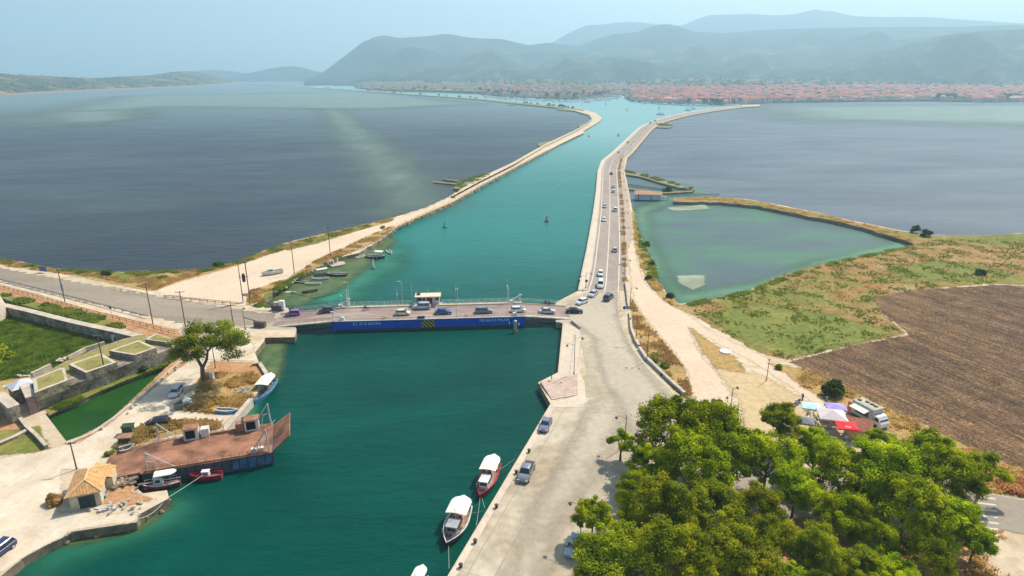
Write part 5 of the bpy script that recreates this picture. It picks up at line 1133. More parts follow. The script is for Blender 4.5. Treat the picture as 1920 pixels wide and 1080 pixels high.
def frame(x, y, s, h=3.6, tilt=1.6):
    m = MB(); m.tube([(x, y, ZD), (x-s*.2, y, ZD+h)], .13, 4); m.tube([(x-s*.2, y, ZD+h), (x-s*tilt*1.9, y, ZD)], .11, 4); m.tube([(x-s*.1, y, ZD+h*.55), (x-s*1.2, y, ZD+h*.5), (x-s*1.6, y, ZD)], .07, 4); m.build('ramp_gantry', M('gantry_paint', (.48, .46, .46), .25, 1, .7), bg_)
frame(bl-.2, .3, 1, 4.2); frame(bl-.2, bw-.4, 1, 4.2); frame(.9, .3, -1, 3.4, 2.2); frame(.9, bw-.4, -1, 3.4, 1.6)
for k in (bl-1.5, bl-2.6): m = MB(); m.box(k, .8, ZD+.45, .8, .7, .9); m.build('winch', offw, bg_)
# ------------------------------------------------------------------ cottage with hipped tile roof
c0, c1, c2 = P2(126, 962, 0), P2(184, 950, 0), P2(134, 880, 0)
cu_ = (c1-c0).normalized(); cv_ = Vector((-cu_.y, cu_.x)); W_ = 4.5; LN = 7.2; ca = math.atan2(cu_.y, cu_.x)
ct = thing('cottage', 'small stone cottage with an orange hipped tile roof on the left quay', 'cottage', (c0.x+.3, c0.y+.5, 0), ca); ct.scale = (.86, .9, .92)
wallm = M('limewashed_wall', (.52, .46, .34), .3, .7, .95, bump=.3); m = MB(); m.box(W_/2, LN/2, 1.3, W_, LN, 2.8); wl = m.build('wall', wallm, ct)
t1 = tiles('orange_roof_tiles', (.68, .38, .15), 0, 1.5); e = .45; hr = 2.7; rz_ = 4.0
m = MB(); m.add([(-e, -e, hr), (W_+e, -e, hr), (W_+e, LN+e, hr), (-e, LN+e, hr), (W_/2, W_*.42, rz_), (W_/2, LN-W_*.42, rz_)], [(0, 1, 4), (1, 2, 5, 4), (2, 3, 5), (3, 0, 4, 5), (3, 2, 1, 0)]); rf = m.build('roof', t1, ct)
m = MB(); m.tube([(-e, -e, hr), (W_/2, W_*.42, rz_+.03), (W_/2, LN-W_*.42, rz_+.03)], .12, 5); m.tube([(W_+e, -e, hr), (W_/2, W_*.42, rz_)], .12, 5); m.tube([(W_+e, LN+e, hr), (W_/2, LN-W_*.42, rz_)], .12, 5); m.build('ridge', M('ridge_tile', (.70, .48, .26), .2, 2), rf)
m = MB(); m.add([(W_+.1, 4.0, hr), (W_+1.3, 4.0, hr-.45), (W_+1.3, LN+.6, hr-.45), (W_+.1, LN+.6, hr), (W_*.62, 4.0, hr+.85), (W_*.62, LN+.6, hr+.85)], [(0, 1, 2, 3), (0, 3, 5, 4)]); m.build('lean_to_roof', t1, ct)
m = MB(); m.box(W_+.6, 5.8, 1.0, 1.1, 3.2, 2.2); m.build('lean_to', wallm, ct)
m = MB(); m.box(2.5, -.03, 1.15, 2.4, .12, 2.2); dr = m.build('door', M('green_black_door', (.025, .05, .04), .3, 1, .8), ct); m = MB(); m.box(1.2, -.05, 1.2, .2, .16, 2.4); m.box(3.8, -.05, 1.2, .2, .16, 2.4); m.box(2.5, -.05, 2.36, 2.8, .16, .2); m.build('door_frame', wallm, dr)
for y in (2.0, 4.9): m = MB(); m.box(-.03, y, 1.6, .1, .9, 1.0); wd = m.build('window', glass, ct); m = MB(); m.box(-.06, y, 1.05, .18, 1.1, .12); m.build('sill', stone_pale, wd)
def junk(label, px, n, spread, mat, seed, s=(.2, .7), zz=0, name='debris_pile'):
    r = random.Random(seed); m = MB(); p = G(*px, zz)
    for i in range(n): m.box(r.gauss(0, spread), r.gauss(0, spread*.6), r.uniform(.05, .4), r.uniform(*s), r.uniform(*s)*.6, r.uniform(.08, .35), r.uniform(0, 3))
    o = m.build(name, mat); o.location = p; return tag(o, label, 'debris')
junk('pile of pale nets and bits beside the cottage door', (196, 956), 26, .8, M('net_pile', (.55, .50, .46), .5, 2), 1); junk('heap of brown driftwood behind the barge stern', (225, 905), 40, 1.5, wood, 2, (.3, 1.4)); junk('scattered broken planks on the sandy yard by the cottage', (230, 948), 22, 1.6, pale_wood, 3)
junk('blue and white nets piled by the moored light blue boat', (458, 735), 20, .9, M('blue_nets', (.30, .33, .45), .6, 2), 4); junk('small turquoise crate pile by the cottage wall', (203, 932), 4, .3, M('turquoise_crate', (.08, .45, .5), .1, 2), 5, (.3, .5)); junk('white rubbish on the verge by the twin pole', (478, 572), 5, .5, white, 6)
junk('dusty yellow net patch near the light blue rowboat', (428, 760), 10, .5, M('yellow_net', (.6, .5, .06), .1, 2), 7, (.2, .6))
# sheds in the scrub
for nm, lb, px, sx, sy, h_, c in (('shed', 'dark green box container by the scrub near the barge', (242, 812), 1.6, 1.3, 1.5, M('dark_green_box', (.03, .06, .03), .3, 1)), ('shed', 'small shed with a rusty red roof in the scrub near the barge', (238, 830), 1.9, 1.5, 1.3, rust2)):
    p = G(*px); t = thing(nm, lb, 'shed', p, R(10)); m = MB(); m.box(0, 0, h_/2, sx, sy, h_); m.build('wall', M('shed_green', (.07, .09, .05), .3, 1), t); m = MB(); m.box(0, 0, h_+.05, sx*1.2, sy*1.2, .1); m.build('roof', c, t)
# ------------------------------------------------------------------ sea fortress
fort = thing('fortress_wall', 'weathered stone fortress rampart with grass topped merlons beside the moat', 'fortress', (0, 0, 0))
ZR, ZT = 2.9, 4.2
foot = GP([(70, 770), (114, 751), (193, 724), (212, 715), (260, 698), (282, 691), (346, 666)], 0); topo = GP([(65, 737), (127, 713)], ZT) + GP([(161, 699)], ZT) + GP([(220, 679), (252, 666), (294, 652), (322, 643)], ZT)
inner = GP([(322, 634), (262, 628), (236, 634), (188, 650), (128, 674), (100, 690), (52, 712)], ZR)
m = MB(); n = 7; f0 = [(x, y, -1.5) for x, y in foot]; t0 = [(x, y, ZR) for x, y in topo]
vs = []; fs = []
for i in range(n): vs += [f0[i], t0[i]]
m.add(vs, [(2*i, 2*i+2, 2*i+3, 2*i+1) for i in range(n-1)])
ring = [(x, y) for x, y in topo]+inner; m.add([(x, y, ZR) for x, y in ring], [tuple(range(len(ring)))])
rr = [ring[-1], ring[0]]; m.add([(*ring[0], ZR), (*ring[-1], ZR), (*ring[-1], -1), (*foot[0], -1.5)], [(0, 1, 2, 3)])
k = len(topo); seq = [topo[-1]]+inner; m.add([q for p in seq for q in ((*p, ZR), (*p, -1))], [(2*i, 2*i+1, 2*i+3, 2*i+2) for i in range(len(seq)-1)])
m.add([(*topo[-1], ZR), (*foot[-1], -1.5), (*inner[0], -1)], [(0, 1, 2)])
m.build('rampart', stone, fort, recalc=True)
m_mturf = ground_mat('merlon_turf', [(.35, [(.35, (.14, .17, .035)), (.5, (.30, .26, .07)), (.65, (.42, .28, .11))], None, None), (2, two((.26, .22, .08), .8, 1.2), (.4, MD), None)])
def merlon(px, zb=ZR-.5, z=ZT):
    P = [Vector(p) for p in GP(px, z)]; c = sum(P, Vector((0, 0)))/len(P); m = MB(); m.prism([tuple(p) for p in P], zb, z); o = m.build('merlon', stone, fort)
    n_ = len(P); q = [tuple(c+(p-c)*.8) for p in P]; P = [tuple(p) for p in P]; m = MB(); m.add([(*p, z+.012) for p in P]+[(*p, z+.012) for p in q], [(i, (i+1) % n_, n_+(i+1) % n_, n_+i) for i in range(n_)]); m.build('coping', stone_pale, o)
    m = MB(); m.add([(*p, z+.02) for p in q], [tuple(range(n_))]); m.build('turf', m_mturf, o)
merlon([(65, 737), (61, 711), (112, 690.5), (121, 689), (127, 713)]); merlon([(128, 683), (189, 662), (219, 679), (161, 699)]); merlon([(204, 657.5), (260, 637.5), (293, 652), (252, 666)]); merlon([(272, 636), (292, 625), (321, 634), (321, 643)], z=ZR+.9)
m = MB(); m.add([(x, y, ZR+.03) for x, y in GP([(322, 637), (262, 630), (236, 636), (188, 652), (128, 676), (100, 692), (60, 712), (64, 730), (118, 708), (196, 682), (240, 668), (300, 648)], ZR)], [tuple(range(12))]); m.build('walkway_turf', m_mturf, fort)
# long curtain wall and the round tower
cw = thing('curtain_wall', 'long low stone wall between the reed court and the upper moat', 'wall', (0, 0, 0)); P = [Vector(p) for p in GP([(-160, 541), (12, 573), (58, 583.5), (117, 598.5), (160, 608.5), (215, 620), (262, 631)], 2.7)]
m = MB(); secs = []; cs = []
for i, p in enumerate(P):
    d = (P[min(i+1, len(P)-1)]-P[max(i-1, 0)]).normalized(); nn = Vector((-d.y, d.x))*.8
    secs.append([(p.x-nn.x*1.2, p.y-nn.y*1.2, -1.6), (p.x-nn.x, p.y-nn.y, 2.7), (p.x+nn.x, p.y+nn.y, 2.7), (p.x+nn.x*1.1, p.y+nn.y*1.1, -1.6)]); cs.append([(p.x-nn.x*1.1, p.y-nn.y*1.1, 2.7), (p.x-nn.x*1.1, p.y-nn.y*1.1, 2.82), (p.x+nn.x*1.1, p.y+nn.y*1.1, 2.82), (p.x+nn.x*1.1, p.y+nn.y*1.1, 2.7)])
m.loft(secs); m.build('masonry', stone, cw); m = MB(); m.loft(cs); m.build('coping', stone_pale, cw)
p = G(-40, 600); m = MB(); m.lathe([(8.6, -1), (8.2, 3), (7.6, 5.4), (7.2, 5.9), (6.4, 6)], n=36); o = tag(m.build('round_tower', stone_pale, smooth=True), 'pale round stone tower cut by the left edge of the picture', 'tower'); o.location = (p.x-1, p.y-2, 0)
# gatehouse, bridge to the gate, ruins
t = thing('gatehouse', 'square stone gatehouse with a pyramid metal roof at the end of the rampart', 'gatehouse', G(46, 748), R(-38)); m = MB(); m.box(0, 0, 1.5, 3.6, 3.4, 3.2); m.build('wall', stone, t)
m = MB(); m.add([(-2.1, -2, 3.1), (2.1, -2, 3.1), (2.1, 2, 3.1), (-2.1, 2, 3.1), (0, 0, 4.2)], [(0, 1, 4), (1, 2, 4), (2, 3, 4), (3, 0, 4), (3, 2, 1, 0)]); m.build('roof', M('pale_sheet_roof', (.55, .56, .58), .1, 1, .5), t); m = MB(); m.box(-2.6, -1.2, 2.6, 1.6, 2.0, .1); m.build('awning', M('pale_green_sheet', (.40, .55, .50), .1, 1), t)
def wallrun(label, px, z, h, th=.6, mat=None, name='stone_wall', cat='wall', coping=True, cp=None):
    P = [Vector(p) for p in GP(px, z)]; t = thing(name, label, cat, (0, 0, 0)); m = MB(); secs = []; c = []
    for i, p in enumerate(P):
        d = (P[min(i+1, len(P)-1)]-P[max(i-1, 0)]).normalized(); nn = Vector((-d.y, d.x))*th/2; a, b = p-nn, p+nn
        secs.append([(a.x, a.y, z-1.2), (a.x, a.y, z+h), (b.x, b.y, z+h), (b.x, b.y, z-1.2)]); a, b = p-nn*1.15, p+nn*1.15; c.append([(a.x, a.y, z+h+.002), (a.x, a.y, z+h+.1), (b.x, b.y, z+h+.1), (b.x, b.y, z+h+.002)])
    m.loft(secs); m.build('masonry', mat or stone, t)
    if coping: m = MB(); m.loft(c); m.build('coping', cp or stone_pale, t)
    return t
purp = M('purplish_parapet', (.30, .20, .19), .3, .8, .95, bump=.5)
wallrun('purplish stone parapet of the path to the fortress gate', [(37, 787), (52, 806), (70, 822), (88, 842)], 0, .7, .5, purp); wallrun('stone wall left of the fortress gate', [(-20, 770), (8, 768), (34, 792)], 0, 3.2, 1.6); wallrun('thick stone wall right of the fortress gate', [(52, 745), (66, 775)], 0, 3.4, 1.4, purp)
wallrun('low ruined wall across the grass bottom left of the gate path', [(0, 835), (30, 822), (56, 808)], 0, .5, .7); wallrun('pale stone kerb wall along the road side of the moat', [(350, 668), (305, 709), (262, 746), (215, 785), (172, 815), (130, 833)], 0, .25, .45, stone_pale)
wallrun('pale narrow coping wall at the back of the rampart walk', [(60, 705), (95, 688)], 2.6, .6, .5, stone_pale); wallrun('pale low retaining wall beside the reed court', [(128, 672), (160, 655), (196, 644)], 1.0, .4, .4, stone_pale)
junk('heap of pale ruin stones beside the reed court', (60, 700), 26, 2.2, stone_pale, 21, (.4, 1.4)); junk('small pale concrete dome remains on the rampart edge', (116, 676), 5, .5, stone_pale, 22, (.6, 1.2), .8)
t = thing('white_kiosk', 'white block with dark openings behind the rampart', 'kiosk', G(228, 640), R(28)); m = MB(); m.box(0, 0, 1, 3.6, 1.3, 2.1); m.build('wall', white, t)
for x in (-1.1, -.2, .9): m = MB(); m.box(x, -.66, 1.1, .5, .05, 1); m.build('opening', dark_m, t)
# quay walls and parapets of the left bank
wallrun('pale quay parapet above the moored light blue boat', [(487, 684), (503, 709)], 0, .5, .7, stone_pale); wallrun('pale stone quay wall from the blue boat to the barge', [(471, 751), (420, 811)], 0, .4, .8, stone_pale); wallrun('short pale wall end on the concrete landing', [(473, 686), (487, 684)], 0, .5, .5)
wallrun('small white bearing wall by the left bridge end', [(514, 574), (530, 572)], 0, 1.0, 1.0, abc)
# right kerb walls
kb = M('kerb_wall_stone', (.46, .40, .32), .3, .8, .95, bump=.5)
wallrun('pale stone kerb wall beside the causeway road, first length', [(1173, 532), (1176, 555), (1179, 579)], 0, .75, .5, kb, cp=stone_pale); wallrun('pale stone kerb wall on the bend opposite the bridge', [(1181, 588), (1183.5, 620), (1192, 642), (1198, 652)], 0, .7, .5, kb, cp=stone_pale)
wallrun('grey stone kerb wall curving towards the dirt track', [(1199, 655), (1212, 675), (1217, 679), (1248, 709), (1283, 741)], 0, .6, .6, kb, cp=kb); wallrun('low angled concrete parapet where the bridge meets the quay', [(1072, 604), (1088, 617)], 0, .6, .35, kb)
# hedge line along the causeway (posts and scrub)
hp = []
for r in rows[1:9]: hp.append(r[5])
tf = []
for a, b in zip(hp[:-1], hp[1:]):
    d = (b-a); nn = Vector((-d.y, d.x)).normalized(); tf += [(a, b, nn)]
poly = [tuple(a-nn*.5) for a, b, nn in tf]+[tuple(tf[-1][1]-tf[-1][2]*.5), tuple(tf[-1][1]+tf[-1][2]*.5)]+[tuple(a+nn*.5) for a, b, nn in tf[::-1]]
tufts('roadside_scrub', poly, 2600, lf_dry, .38, world=True, label='line of dry scrub between causeway road and path', seed=31)
# fences and guard rails by the west road
def fence_run(label, px, h, mat, name='fence', rails=(1,), step=2.4, r=.05, cat='fence', z=0):
    t = thing(name, label, cat, (0, 0, 0)); P = [Vector((*p, z)) for p in GP(px, z)]; m = MB()
    for k in rails: m.tube([p+Vector((0, 0, h*k)) for p in P], r, 4)
    m.build('rail', mat, t); m = MB()
    for a, b in zip(P[:-1], P[1:]):
        n = max(1, int((b-a).length/step))
        for i in range(n): q = a.lerp(b, i/n); m = MB(); m.tube([q, q+Vector((0, 0, h))], r*1.1, 4); m.build('post', mat, t)
    return t
brp = M('red_brown_pipe', (.20, .09, .055), .3, 1, .8); gr_ = M('guard_rail_steel', (.42, .42, .38), .2, 1, .6)
fence_run('grey guard rail along the lower edge of the west road', [(-150, 501), (0, 527), (75, 545), (150, 564), (215, 581), (278, 597)], .75, gr_, 'guard_rail', (1, .75), 3, .09, 'guard rail')
fence_run('red brown pipe fence below the west road', [(-150, 508), (0, 540), (90, 564), (163, 587), (250, 608), (330, 630)], 1.1, brp, rails=(1, .5), r=.06)
fence_run('short brown rail at the dirt track entrance, left piece', [(215, 544), (280, 556)], .8, brp, r=.07); fence_run('long brown rail above the west road, right piece', [(309, 559), (375, 566), (447, 573)], .9, brp, rails=(1, .55), r=.08)
fence_run('wire fence with dark posts along the barge berth', [(248, 850), (300, 825), (360, 812), (412, 806)], 1.3, iron, rails=(1, .6, .3), r=.025)
fence_run('low broken rail on the concrete by the red earth patch', [(380, 678), (478, 681)], .5, brp, r=.04)
# ------------------------------------------------------------------ poles
ra = R(-25)
utility_pole('dark pole with an advertising panel, first along the west road', (122, 566), (107, 504), ang=ra, extra=lambda t, h: MB().box(.15, 0, h*.45, .8, .12, 2.2).build('panel', M('pale_panel', (.55, .58, .62), .1, 1), t))
utility_pole('pole with single crossarm, second along the west road', (287, 608), (273, 532), ang=R(15)); utility_pole('pole with two crossarms above the lone pine', (348, 613), (336, 546), ((0, 2.2), (1.9, 2.0)), ang=R(15)); utility_pole('short pole with crossarm beside the lone pine crown', (438, 612), (432, 571), ang=R(5)); utility_pole('pole with a grey box standing at the foot of the fortress wall', (202, 719), (182, 628), ang=R(5), extra=lambda t, h: MB().box(-.2, -.3, .6, 1.3, .9, 1.2).build('box', grey_m, t))
utility_pole('pole with a crossarm behind the tiled cottage', (144, 880), (128, 829), ang=R(5), r=.12); utility_pole('leaning pole just right of the lone pine trunk', (404, 690), (395, 640), ((0, .3),), r=.11)
def hp_extra(t, h):
    for z in (h*.98, h*.62): m = MB(); m.box(.9, .3, z, 2.6, .12, .12, R(15)); m.build('crossarm', pole_m, t)
    m = MB(); m.tube([(1.75, .5, -.5), (1.75, .5, h)], .14, 8); m.build('pole', pole_m, t); m = MB(); m.lathe([(.4, h*.5), (.45, h*.55), (.45, h*.66), (.3, h*.7)], .9, .3, 10); m.build('transformer', dark_m, t); m = MB(); m.box(.9, .1, h*.18, 1.5, .5, .7); m.build('cabinet', grey_m, t)
utility_pole('twin wooden poles with a transformer by the dirt track', (456, 566), (444, 491), ang=R(15), extra=hp_extra); utility_pole('tall pole between the hauled out boat and the canal boats', (552, 513), (544, 453), ang=R(5)); utility_pole('tall pole beside the dirt track up the west spit', (620, 483), (615, 426), ang=R(5))
utility_pole('tiny pole far up the west spit', (849, 370), (848.5, 357), r=.1); utility_pole('tiny pole standing in the lagoon margin', (818, 376), (817.5, 368), ((0, .3),), r=.08); utility_pole('thin dark pole by the path across the field corner', (1437, 714), (1441, 673), ((0, .3),), r=.09)
for k, (a, b) in enumerate((((436, 496, 9), (544, 455, 9)), ((544, 455, 9), (615, 428, 9)))):
    pa = G(456, 566) if k == 0 else G(552, 513); pb = G(552, 513) if k == 0 else G(620, 483); ha = PXH((552, 513), (544, 453)); 
    for j in (-.6, .6): rope(('lower', 'upper')[k]+' span of the power line beside the dirt track, '+('left', 'right')[j > 0]+' wire', [(pa.x+j, pa.y, ha), (pb.x+j, pb.y, ha-.1)], .02, .5, 'power_line', M('wire', (.3, .3, .3), .1, 1), 'wire', 'power lines along the spit')
street_lamp('slim lamp post by the west road before the bridge', (460, 618), (454, 578), (1,), R(100), 'street lamps')
street_lamp('double armed lamp on the kerb wall opposite the quay steps', (1212.5, 677), (1216, 616), ang=R(5), group='street lamps'); street_lamp('single armed lamp reaching over the kerb wall on the bend', (1192, 641), (1195.5, 602), (-1,), 0, 'street lamps', h=6.6); street_lamp('double armed lamp on the quay promenade', (1076, 703), (1078, 628), ang=R(8), group='street lamps')
street_lamp('double armed lamp between the kerb walls opposite the bridge', (1181, 576), (1182.5, 537), ang=R(10), group='street lamps'); street_lamp('lamp with round sign on the canal side promenade', (1098, 541), (1099, 510), ang=R(8), group='street lamps'); street_lamp('double armed lamp across the road from the white cars', (1170, 527), (1173, 485), ang=R(8), group='street lamps')
street_lamp('single armed lamp rising left of the pine grove', (1171, 838), (1174, 778), (-1,), R(-10), 'street lamps'); street_lamp('single armed lamp at the lower left of the grove', (1088, 1018), (1088, 968), (-1,), R(-25), 'street lamps', h=6.5); street_lamp('double armed lamp on the dusty ground left of the parasols', (1368, 781), (1375, 726), ang=R(40), group='street lamps')
acc = 0; prev = rows[2][5]; nl = 0
for a, b in zip([r[5] for r in rows[2:]], [r[5] for r in rows[3:]]):
    L = (b-a).length; s = 0
    while acc+(L-s) > 27 and nl < 30:
        s += 27-acc; acc = 0; q = a.lerp(b, s/L)
        if nl == 0: lamp0 = street_lamp('double armed lamp on the causeway, first beyond the junction cars', (1168, 472), (1170, 440), ang=R(8), group='street lamps', h=7.5); lamp0.location = (q.x, q.y, 0)
        else: l = copy_tree(lamp0); l.location = (q.x, q.y, 0); l['label'] = 'small double armed lamp in the long row on the causeway'; l['group'] = 'far lamps in the causeway row'
        nl += 1
    acc += L-s
for i, (x, y) in enumerate(((1008, 812), (986, 848), (962, 888), (925, 952), (885, 1018), (858, 1064))):
    m = MB(); m.lathe([(.22, 0), (.2, .35), (.3, .42), (.28, .55), (.1, .6)], n=10); o = tag(m.build('bollard', iron, smooth=True), ('iron mooring bollard near the slate blue parked saloon', 'iron mooring bollard between saloon and pickup on the quay edge', 'iron mooring bollard beside the grey pickup', 'iron mooring bollard level with the red boat bow line', 'iron mooring bollard beside the dark hulled boat', 'iron mooring bollard lowest on the right quay')[i], 'bollard'); p = G(x+6, y); o.location = (p.x, p.y, .03)
# signs
def sign(label, px, h, w_, hh, c, rz=0, name='sign_board', shape='box', dz=0):
    t = thing(name, label, 'sign', G(*px), rz); m = MB(); m.tube([(0, .05, -.2), (0, .05, h)], .05, 5); m.build('post', grey_m, t); m = MB()
    if shape == 'box': m.box(0, -.02, h-hh/2, w_, .06, hh)
    else: m.loft([[(w_/2*math.cos(k*.5236), y, h-w_/2+w_/2*math.sin(k*.5236)) for k in range(12)] for y in (-.05, .0)])
    m.build('panel', c, t)
sign('small dark sign board beside the lamp left of the grove', (1197, 838), 2.6, 1.6, .8, M('sign_back', (.16, .13, .16), .1, 1), R(-5)); sign('round red traffic sign on the canal side promenade', (1099, 541), 2.8, .9, .9, red_h, 0, shape='disc'); sign('round blue traffic sign on the road kerb opposite the bridge', (1170, 590), 2.4, .9, .9, blue_h, 0, shape='disc')
sign('dark banner flag standing at the top edge of the grove', (1334, 776), 3.2, .8, 2.0, C_['purple'], R(20)); sign('blue sign board leaning by the shore above the west road', (82, 511), 2.0, 3.0, 1.6, M('blue_sign', (.10, .15, .30), .1, 1), R(-15)); sign('small dark sign beside the guard rail of the west road', (209, 589), 2.2, 1.0, .7, dark_m, R(-20))
for px, py, a, lb in ((392, 600, 0, 'dark road barrier arm above the left bridge approach'), (0, 0, 0, '')):
    pass
for lb, (x, y) in (('dark wooden barrier trestle at the upper left bridge end', (520, 582)), ('dark wooden barrier trestle at the lower left bridge end', (488, 613))):
    t = thing('barrier', lb, 'barrier', G(x, y), R(-12)); m = MB(); m.box(0, 0, .8, 3.0, .9, 1.3); m.build('cabinet', M('barrier_brown', (.12, .085, .09), .3, 1), t); m = MB(); m.tube([(-1, 0, 1.5), (-4.5, .2, 2.1)], .12, 5); m.build('arm', iron, t)
m = MB(); m.box(0, 0, 1.6, 1.3, 1.1, 2.4); o = tag(m.build('white_booth', white), 'small white booth beside the left end of the bridge', 'booth'); o.location = G(530, 582)
m = MB(); m.lathe([(1.3, -.2), (1.3, .25), (1.2, .3)], n=20); o = tag(m.build('manhole_slab', white, smooth=False), 'round white concrete slab on the dry ground beside the path', 'slab'); o.location = G(1360, 660)
m = MB(); m.tube([(0, 0, 0), (0, 0, 1.2)], .35, 6); 
# ------------------------------------------------------------------ boathouse on the pond
t = thing('boathouse', 'long white walled boathouse with orange roof over the lagoon water', 'building', (*G(1191, 376, WL).xy, WL), 0); A = G(1191, 376, WL).xy; B_ = G(1239, 377, WL).xy; d = (B_-A); L = d.length; t.rotation_euler[2] = math.atan2(d.y, d.x)
m = MB(); m.box(L/2, 2.6, 1.9, L, 5, 3.2); m.build('wall', M('blue_white_wall', (.50, .56, .66), .1, .5), t)
m = MB(); m.loft([[(x, -.7, 3.3), (x, 2.6, 4.7), (x, 5.9, 3.3), (x, 2.6, 4.4)] for x in (-.5, L*.6)]); m.build('roof', tiles('boathouse_tiles', (.75, .38, .18), 0, 1.5), t)
m = MB(); m.loft([[(x, -.5, 3.1), (x, 2.6, 4.4), (x, 5.7, 3.1), (x, 2.6, 4.1)] for x in (L*.6, L+.6)]); m.build('roof', MATS['boathouse_tiles'] if 'boathouse_tiles' in MATS else t1, t)
for k in (.12, .62): m = MB(); m.box(L*k, .05, 1.7, L*.03, .1, 3.0); m.build('pillar', M('slate_post', (.10, .16, .22), .1, 1), t)
rowboat('rowboat', 'white dinghy moored at the right end of the boathouse', (1240, 371), (1249, 369.5), white, white, wood, B=1.6); rowboat('rowboat', 'second pale dinghy below the one at the boathouse end', (1240, 374.5), (1248, 374), offw, white, wood, B=1.6)
make_bush('bush', 'dark shrub cluster in the water beyond the boathouse', 4, 3, lf_dark, 5, .4, 120, 12).location = G(1252, 360, WL)
fence_run('dark wooden weir fence across the pool outlet', [(1178, 350), (1215, 355), (1250, 360), (1300, 355)], 1.4, pole_m, 'weir_fence', (1, .5), 1.2, .12, z=WL); fence_run('thin dark reed screen along the lagoon side of the grassy dike', [(1252, 369), (1300, 368), (1350, 368)], 1.2, pole_m, 'weir_fence', (1, .6), 1.2, .09, z=WL)
# ------------------------------------------------------------------ snack truck and parasols
r0, r1 = G(1603, 776).xy, G(1652, 803).xy; d = (r1-r0).normalized(); ta = math.atan2(d.y, d.x); tl = (r1-r0).length
t = thing('food_truck', 'pale box food truck with open awning parked at the field edge', 'truck', (*r0, 0), ta); bl_ = tl*.80
m = MB(); m.box(bl_/2, 0, 1.95, bl_, 2.5, 2.5); bx = m.build('box_body', M('truck_body', (.50, .50, .48), .1, .8), t); m = MB(); m.box(bl_/2, 0, 3.23, bl_+.04, 2.54, .07); m.build('roof', M('worn_roof', (.42, .40, .30), .4, .8), bx)
for k in (.15, .4, .62, .8): m = MB(); m.box(bl_*k, .3*(-1)**int(k*10), 3.36, .6, .5, .2); m.build('roof_vent', wood, bx)
m = MB(); m.add([(.6, -1.26, 2.9), (bl_-.6, -1.26, 2.9), (bl_-.6, -2.8, 2.55), (.6, -2.8, 2.55), (.6, -1.26, 2.96), (bl_-.6, -1.26, 2.96), (bl_-.6, -2.8, 2.61), (.6, -2.8, 2.61)], [(0, 1, 2, 3), (4, 7, 6, 5), (0, 4, 5, 1), (1, 5, 6, 2), (2, 6, 7, 3), (3, 7, 4, 0)]); m.build('awning', canvas, t)
m = MB(); m.box(bl_/2, -1.27, 1.85, bl_-1.8, .06, 1.1); m.build('serving_hatch', dark_m, t)
m = MB(); m.loft([[(x, -w_, z0), (x, -w_, z1), (x, w_, z1), (x, w_, z0)] for x, w_, z0, z1 in ((bl_+.1, 1.12, .5, 2.3), (bl_+.9, 1.12, .5, 2.3), (bl_+1.5, 1.1, .5, 1.5), (bl_+1.75, 1.05, .5, 1.2))]); m.build('cab', white, t)
m = MB(); m.add([(bl_+.97, -1.0, 2.16), (bl_+.97, 1.0, 2.16), (bl_+1.5, 1.0, 1.53), (bl_+1.5, -1.0, 1.53)], [(0, 1, 2, 3)]); o = m.build('windscreen', glass, t)
for s in (-1, 1):
    m = MB(); m.box(bl_+.75, s*1.13, 1.75, .8, .04, .6); m.build('side_window', glass, t)
    for x in (1.4, bl_+.8): m = MB(); m.loft([[(x+.42*math.cos(k*.5236), y, .42+.42*math.sin(k*.5236)) for k in range(12)] for y in (s*.9, s*1.15)]); m.build('wheel', rubber, t)
m = MB(); m.box(-.5, -.2, 1.3, .9, 1.8, 2.4); m.build('rear_stall', M('orange_stall', (.55, .20, .09), .2, 1), t)
def parasol(label, c, z, sx, sy, rz, mat, apex=.8, pole=True, name='parasol', val=.25):
    p = G(*c, z); t = thing(name, label, 'parasol', (p.x, p.y, 0), rz, 'parasols'); m = MB(); hx, hy = sx/2, sy/2
    v = [(-hx, -hy, z), (hx, -hy, z), (hx, hy, z), (-hx, hy, z), (0, 0, z+apex)]
    w_ = [(a, b, c_-val) for a, b, c_ in v[:4]]
    m.add(v+w_, [(0, 1, 4), (1, 2, 4), (2, 3, 4), (3, 0, 4), (0, 5, 6, 1), (1, 6, 7, 2), (2, 7, 8, 3), (3, 8, 5, 0)]); m.build('canopy', mat, t, recalc=False)
    m = MB(); m.tube([(0, 0, 0), (0, 0, z+apex)], .045, 6); m.build('pole', white, t); m = MB()
    for a, b, c_ in v[:4]: m.tube([(a*.95, b*.95, z-.02), (0, 0, z+apex-.06)], .02, 4)
    m.build('ribs', grey_m, t); m = MB(); m.box(0, 0, .06, .8, .8, .12); m.build('base', grey_m, t); return t
redc = M('red_canvas', (.80, .012, .03), .06, 1, .8)
parasol('large square white parasol in the middle of the seating', (1560, 777), 2.7, 4.6, 4.2, R(-14), M('cream_canvas', (.68, .58, .54), .06, 1, .8), 1.0)
parasol('pale blue and white parasol left of the purple one', (1522, 761), 2.5, 3.4, 2.6, R(-16), M('pale_blue_canvas', (.45, .68, .74), .25, 1.2, .8), .35); parasol('purple parasol in front of the round bush', (1567, 762), 2.5, 3.4, 2.6, R(-10), M('purple_canvas', (.38, .30, .66), .25, 1.2, .8), .5)
rp = parasol('red parasol with white roundels and lettering beside the tiled kiosk', (1587, 797), 2.6, 3.3, 2.9, R(-10), redc, .5)
parasol('dark grey parasol at the top edge of the pine grove', (1512, 788), 2.4, 2.6, 2.6, R(-20), M('grey_canvas', (.17, .17, .18), .1, 1, .8), .4)
sl_ = math.atan2(.5, 1.45); text_part('lettering', 'FIX', .62, white, rp, (0, -.98, 2.79), (sl_, 0, 0), 1.1, .01)
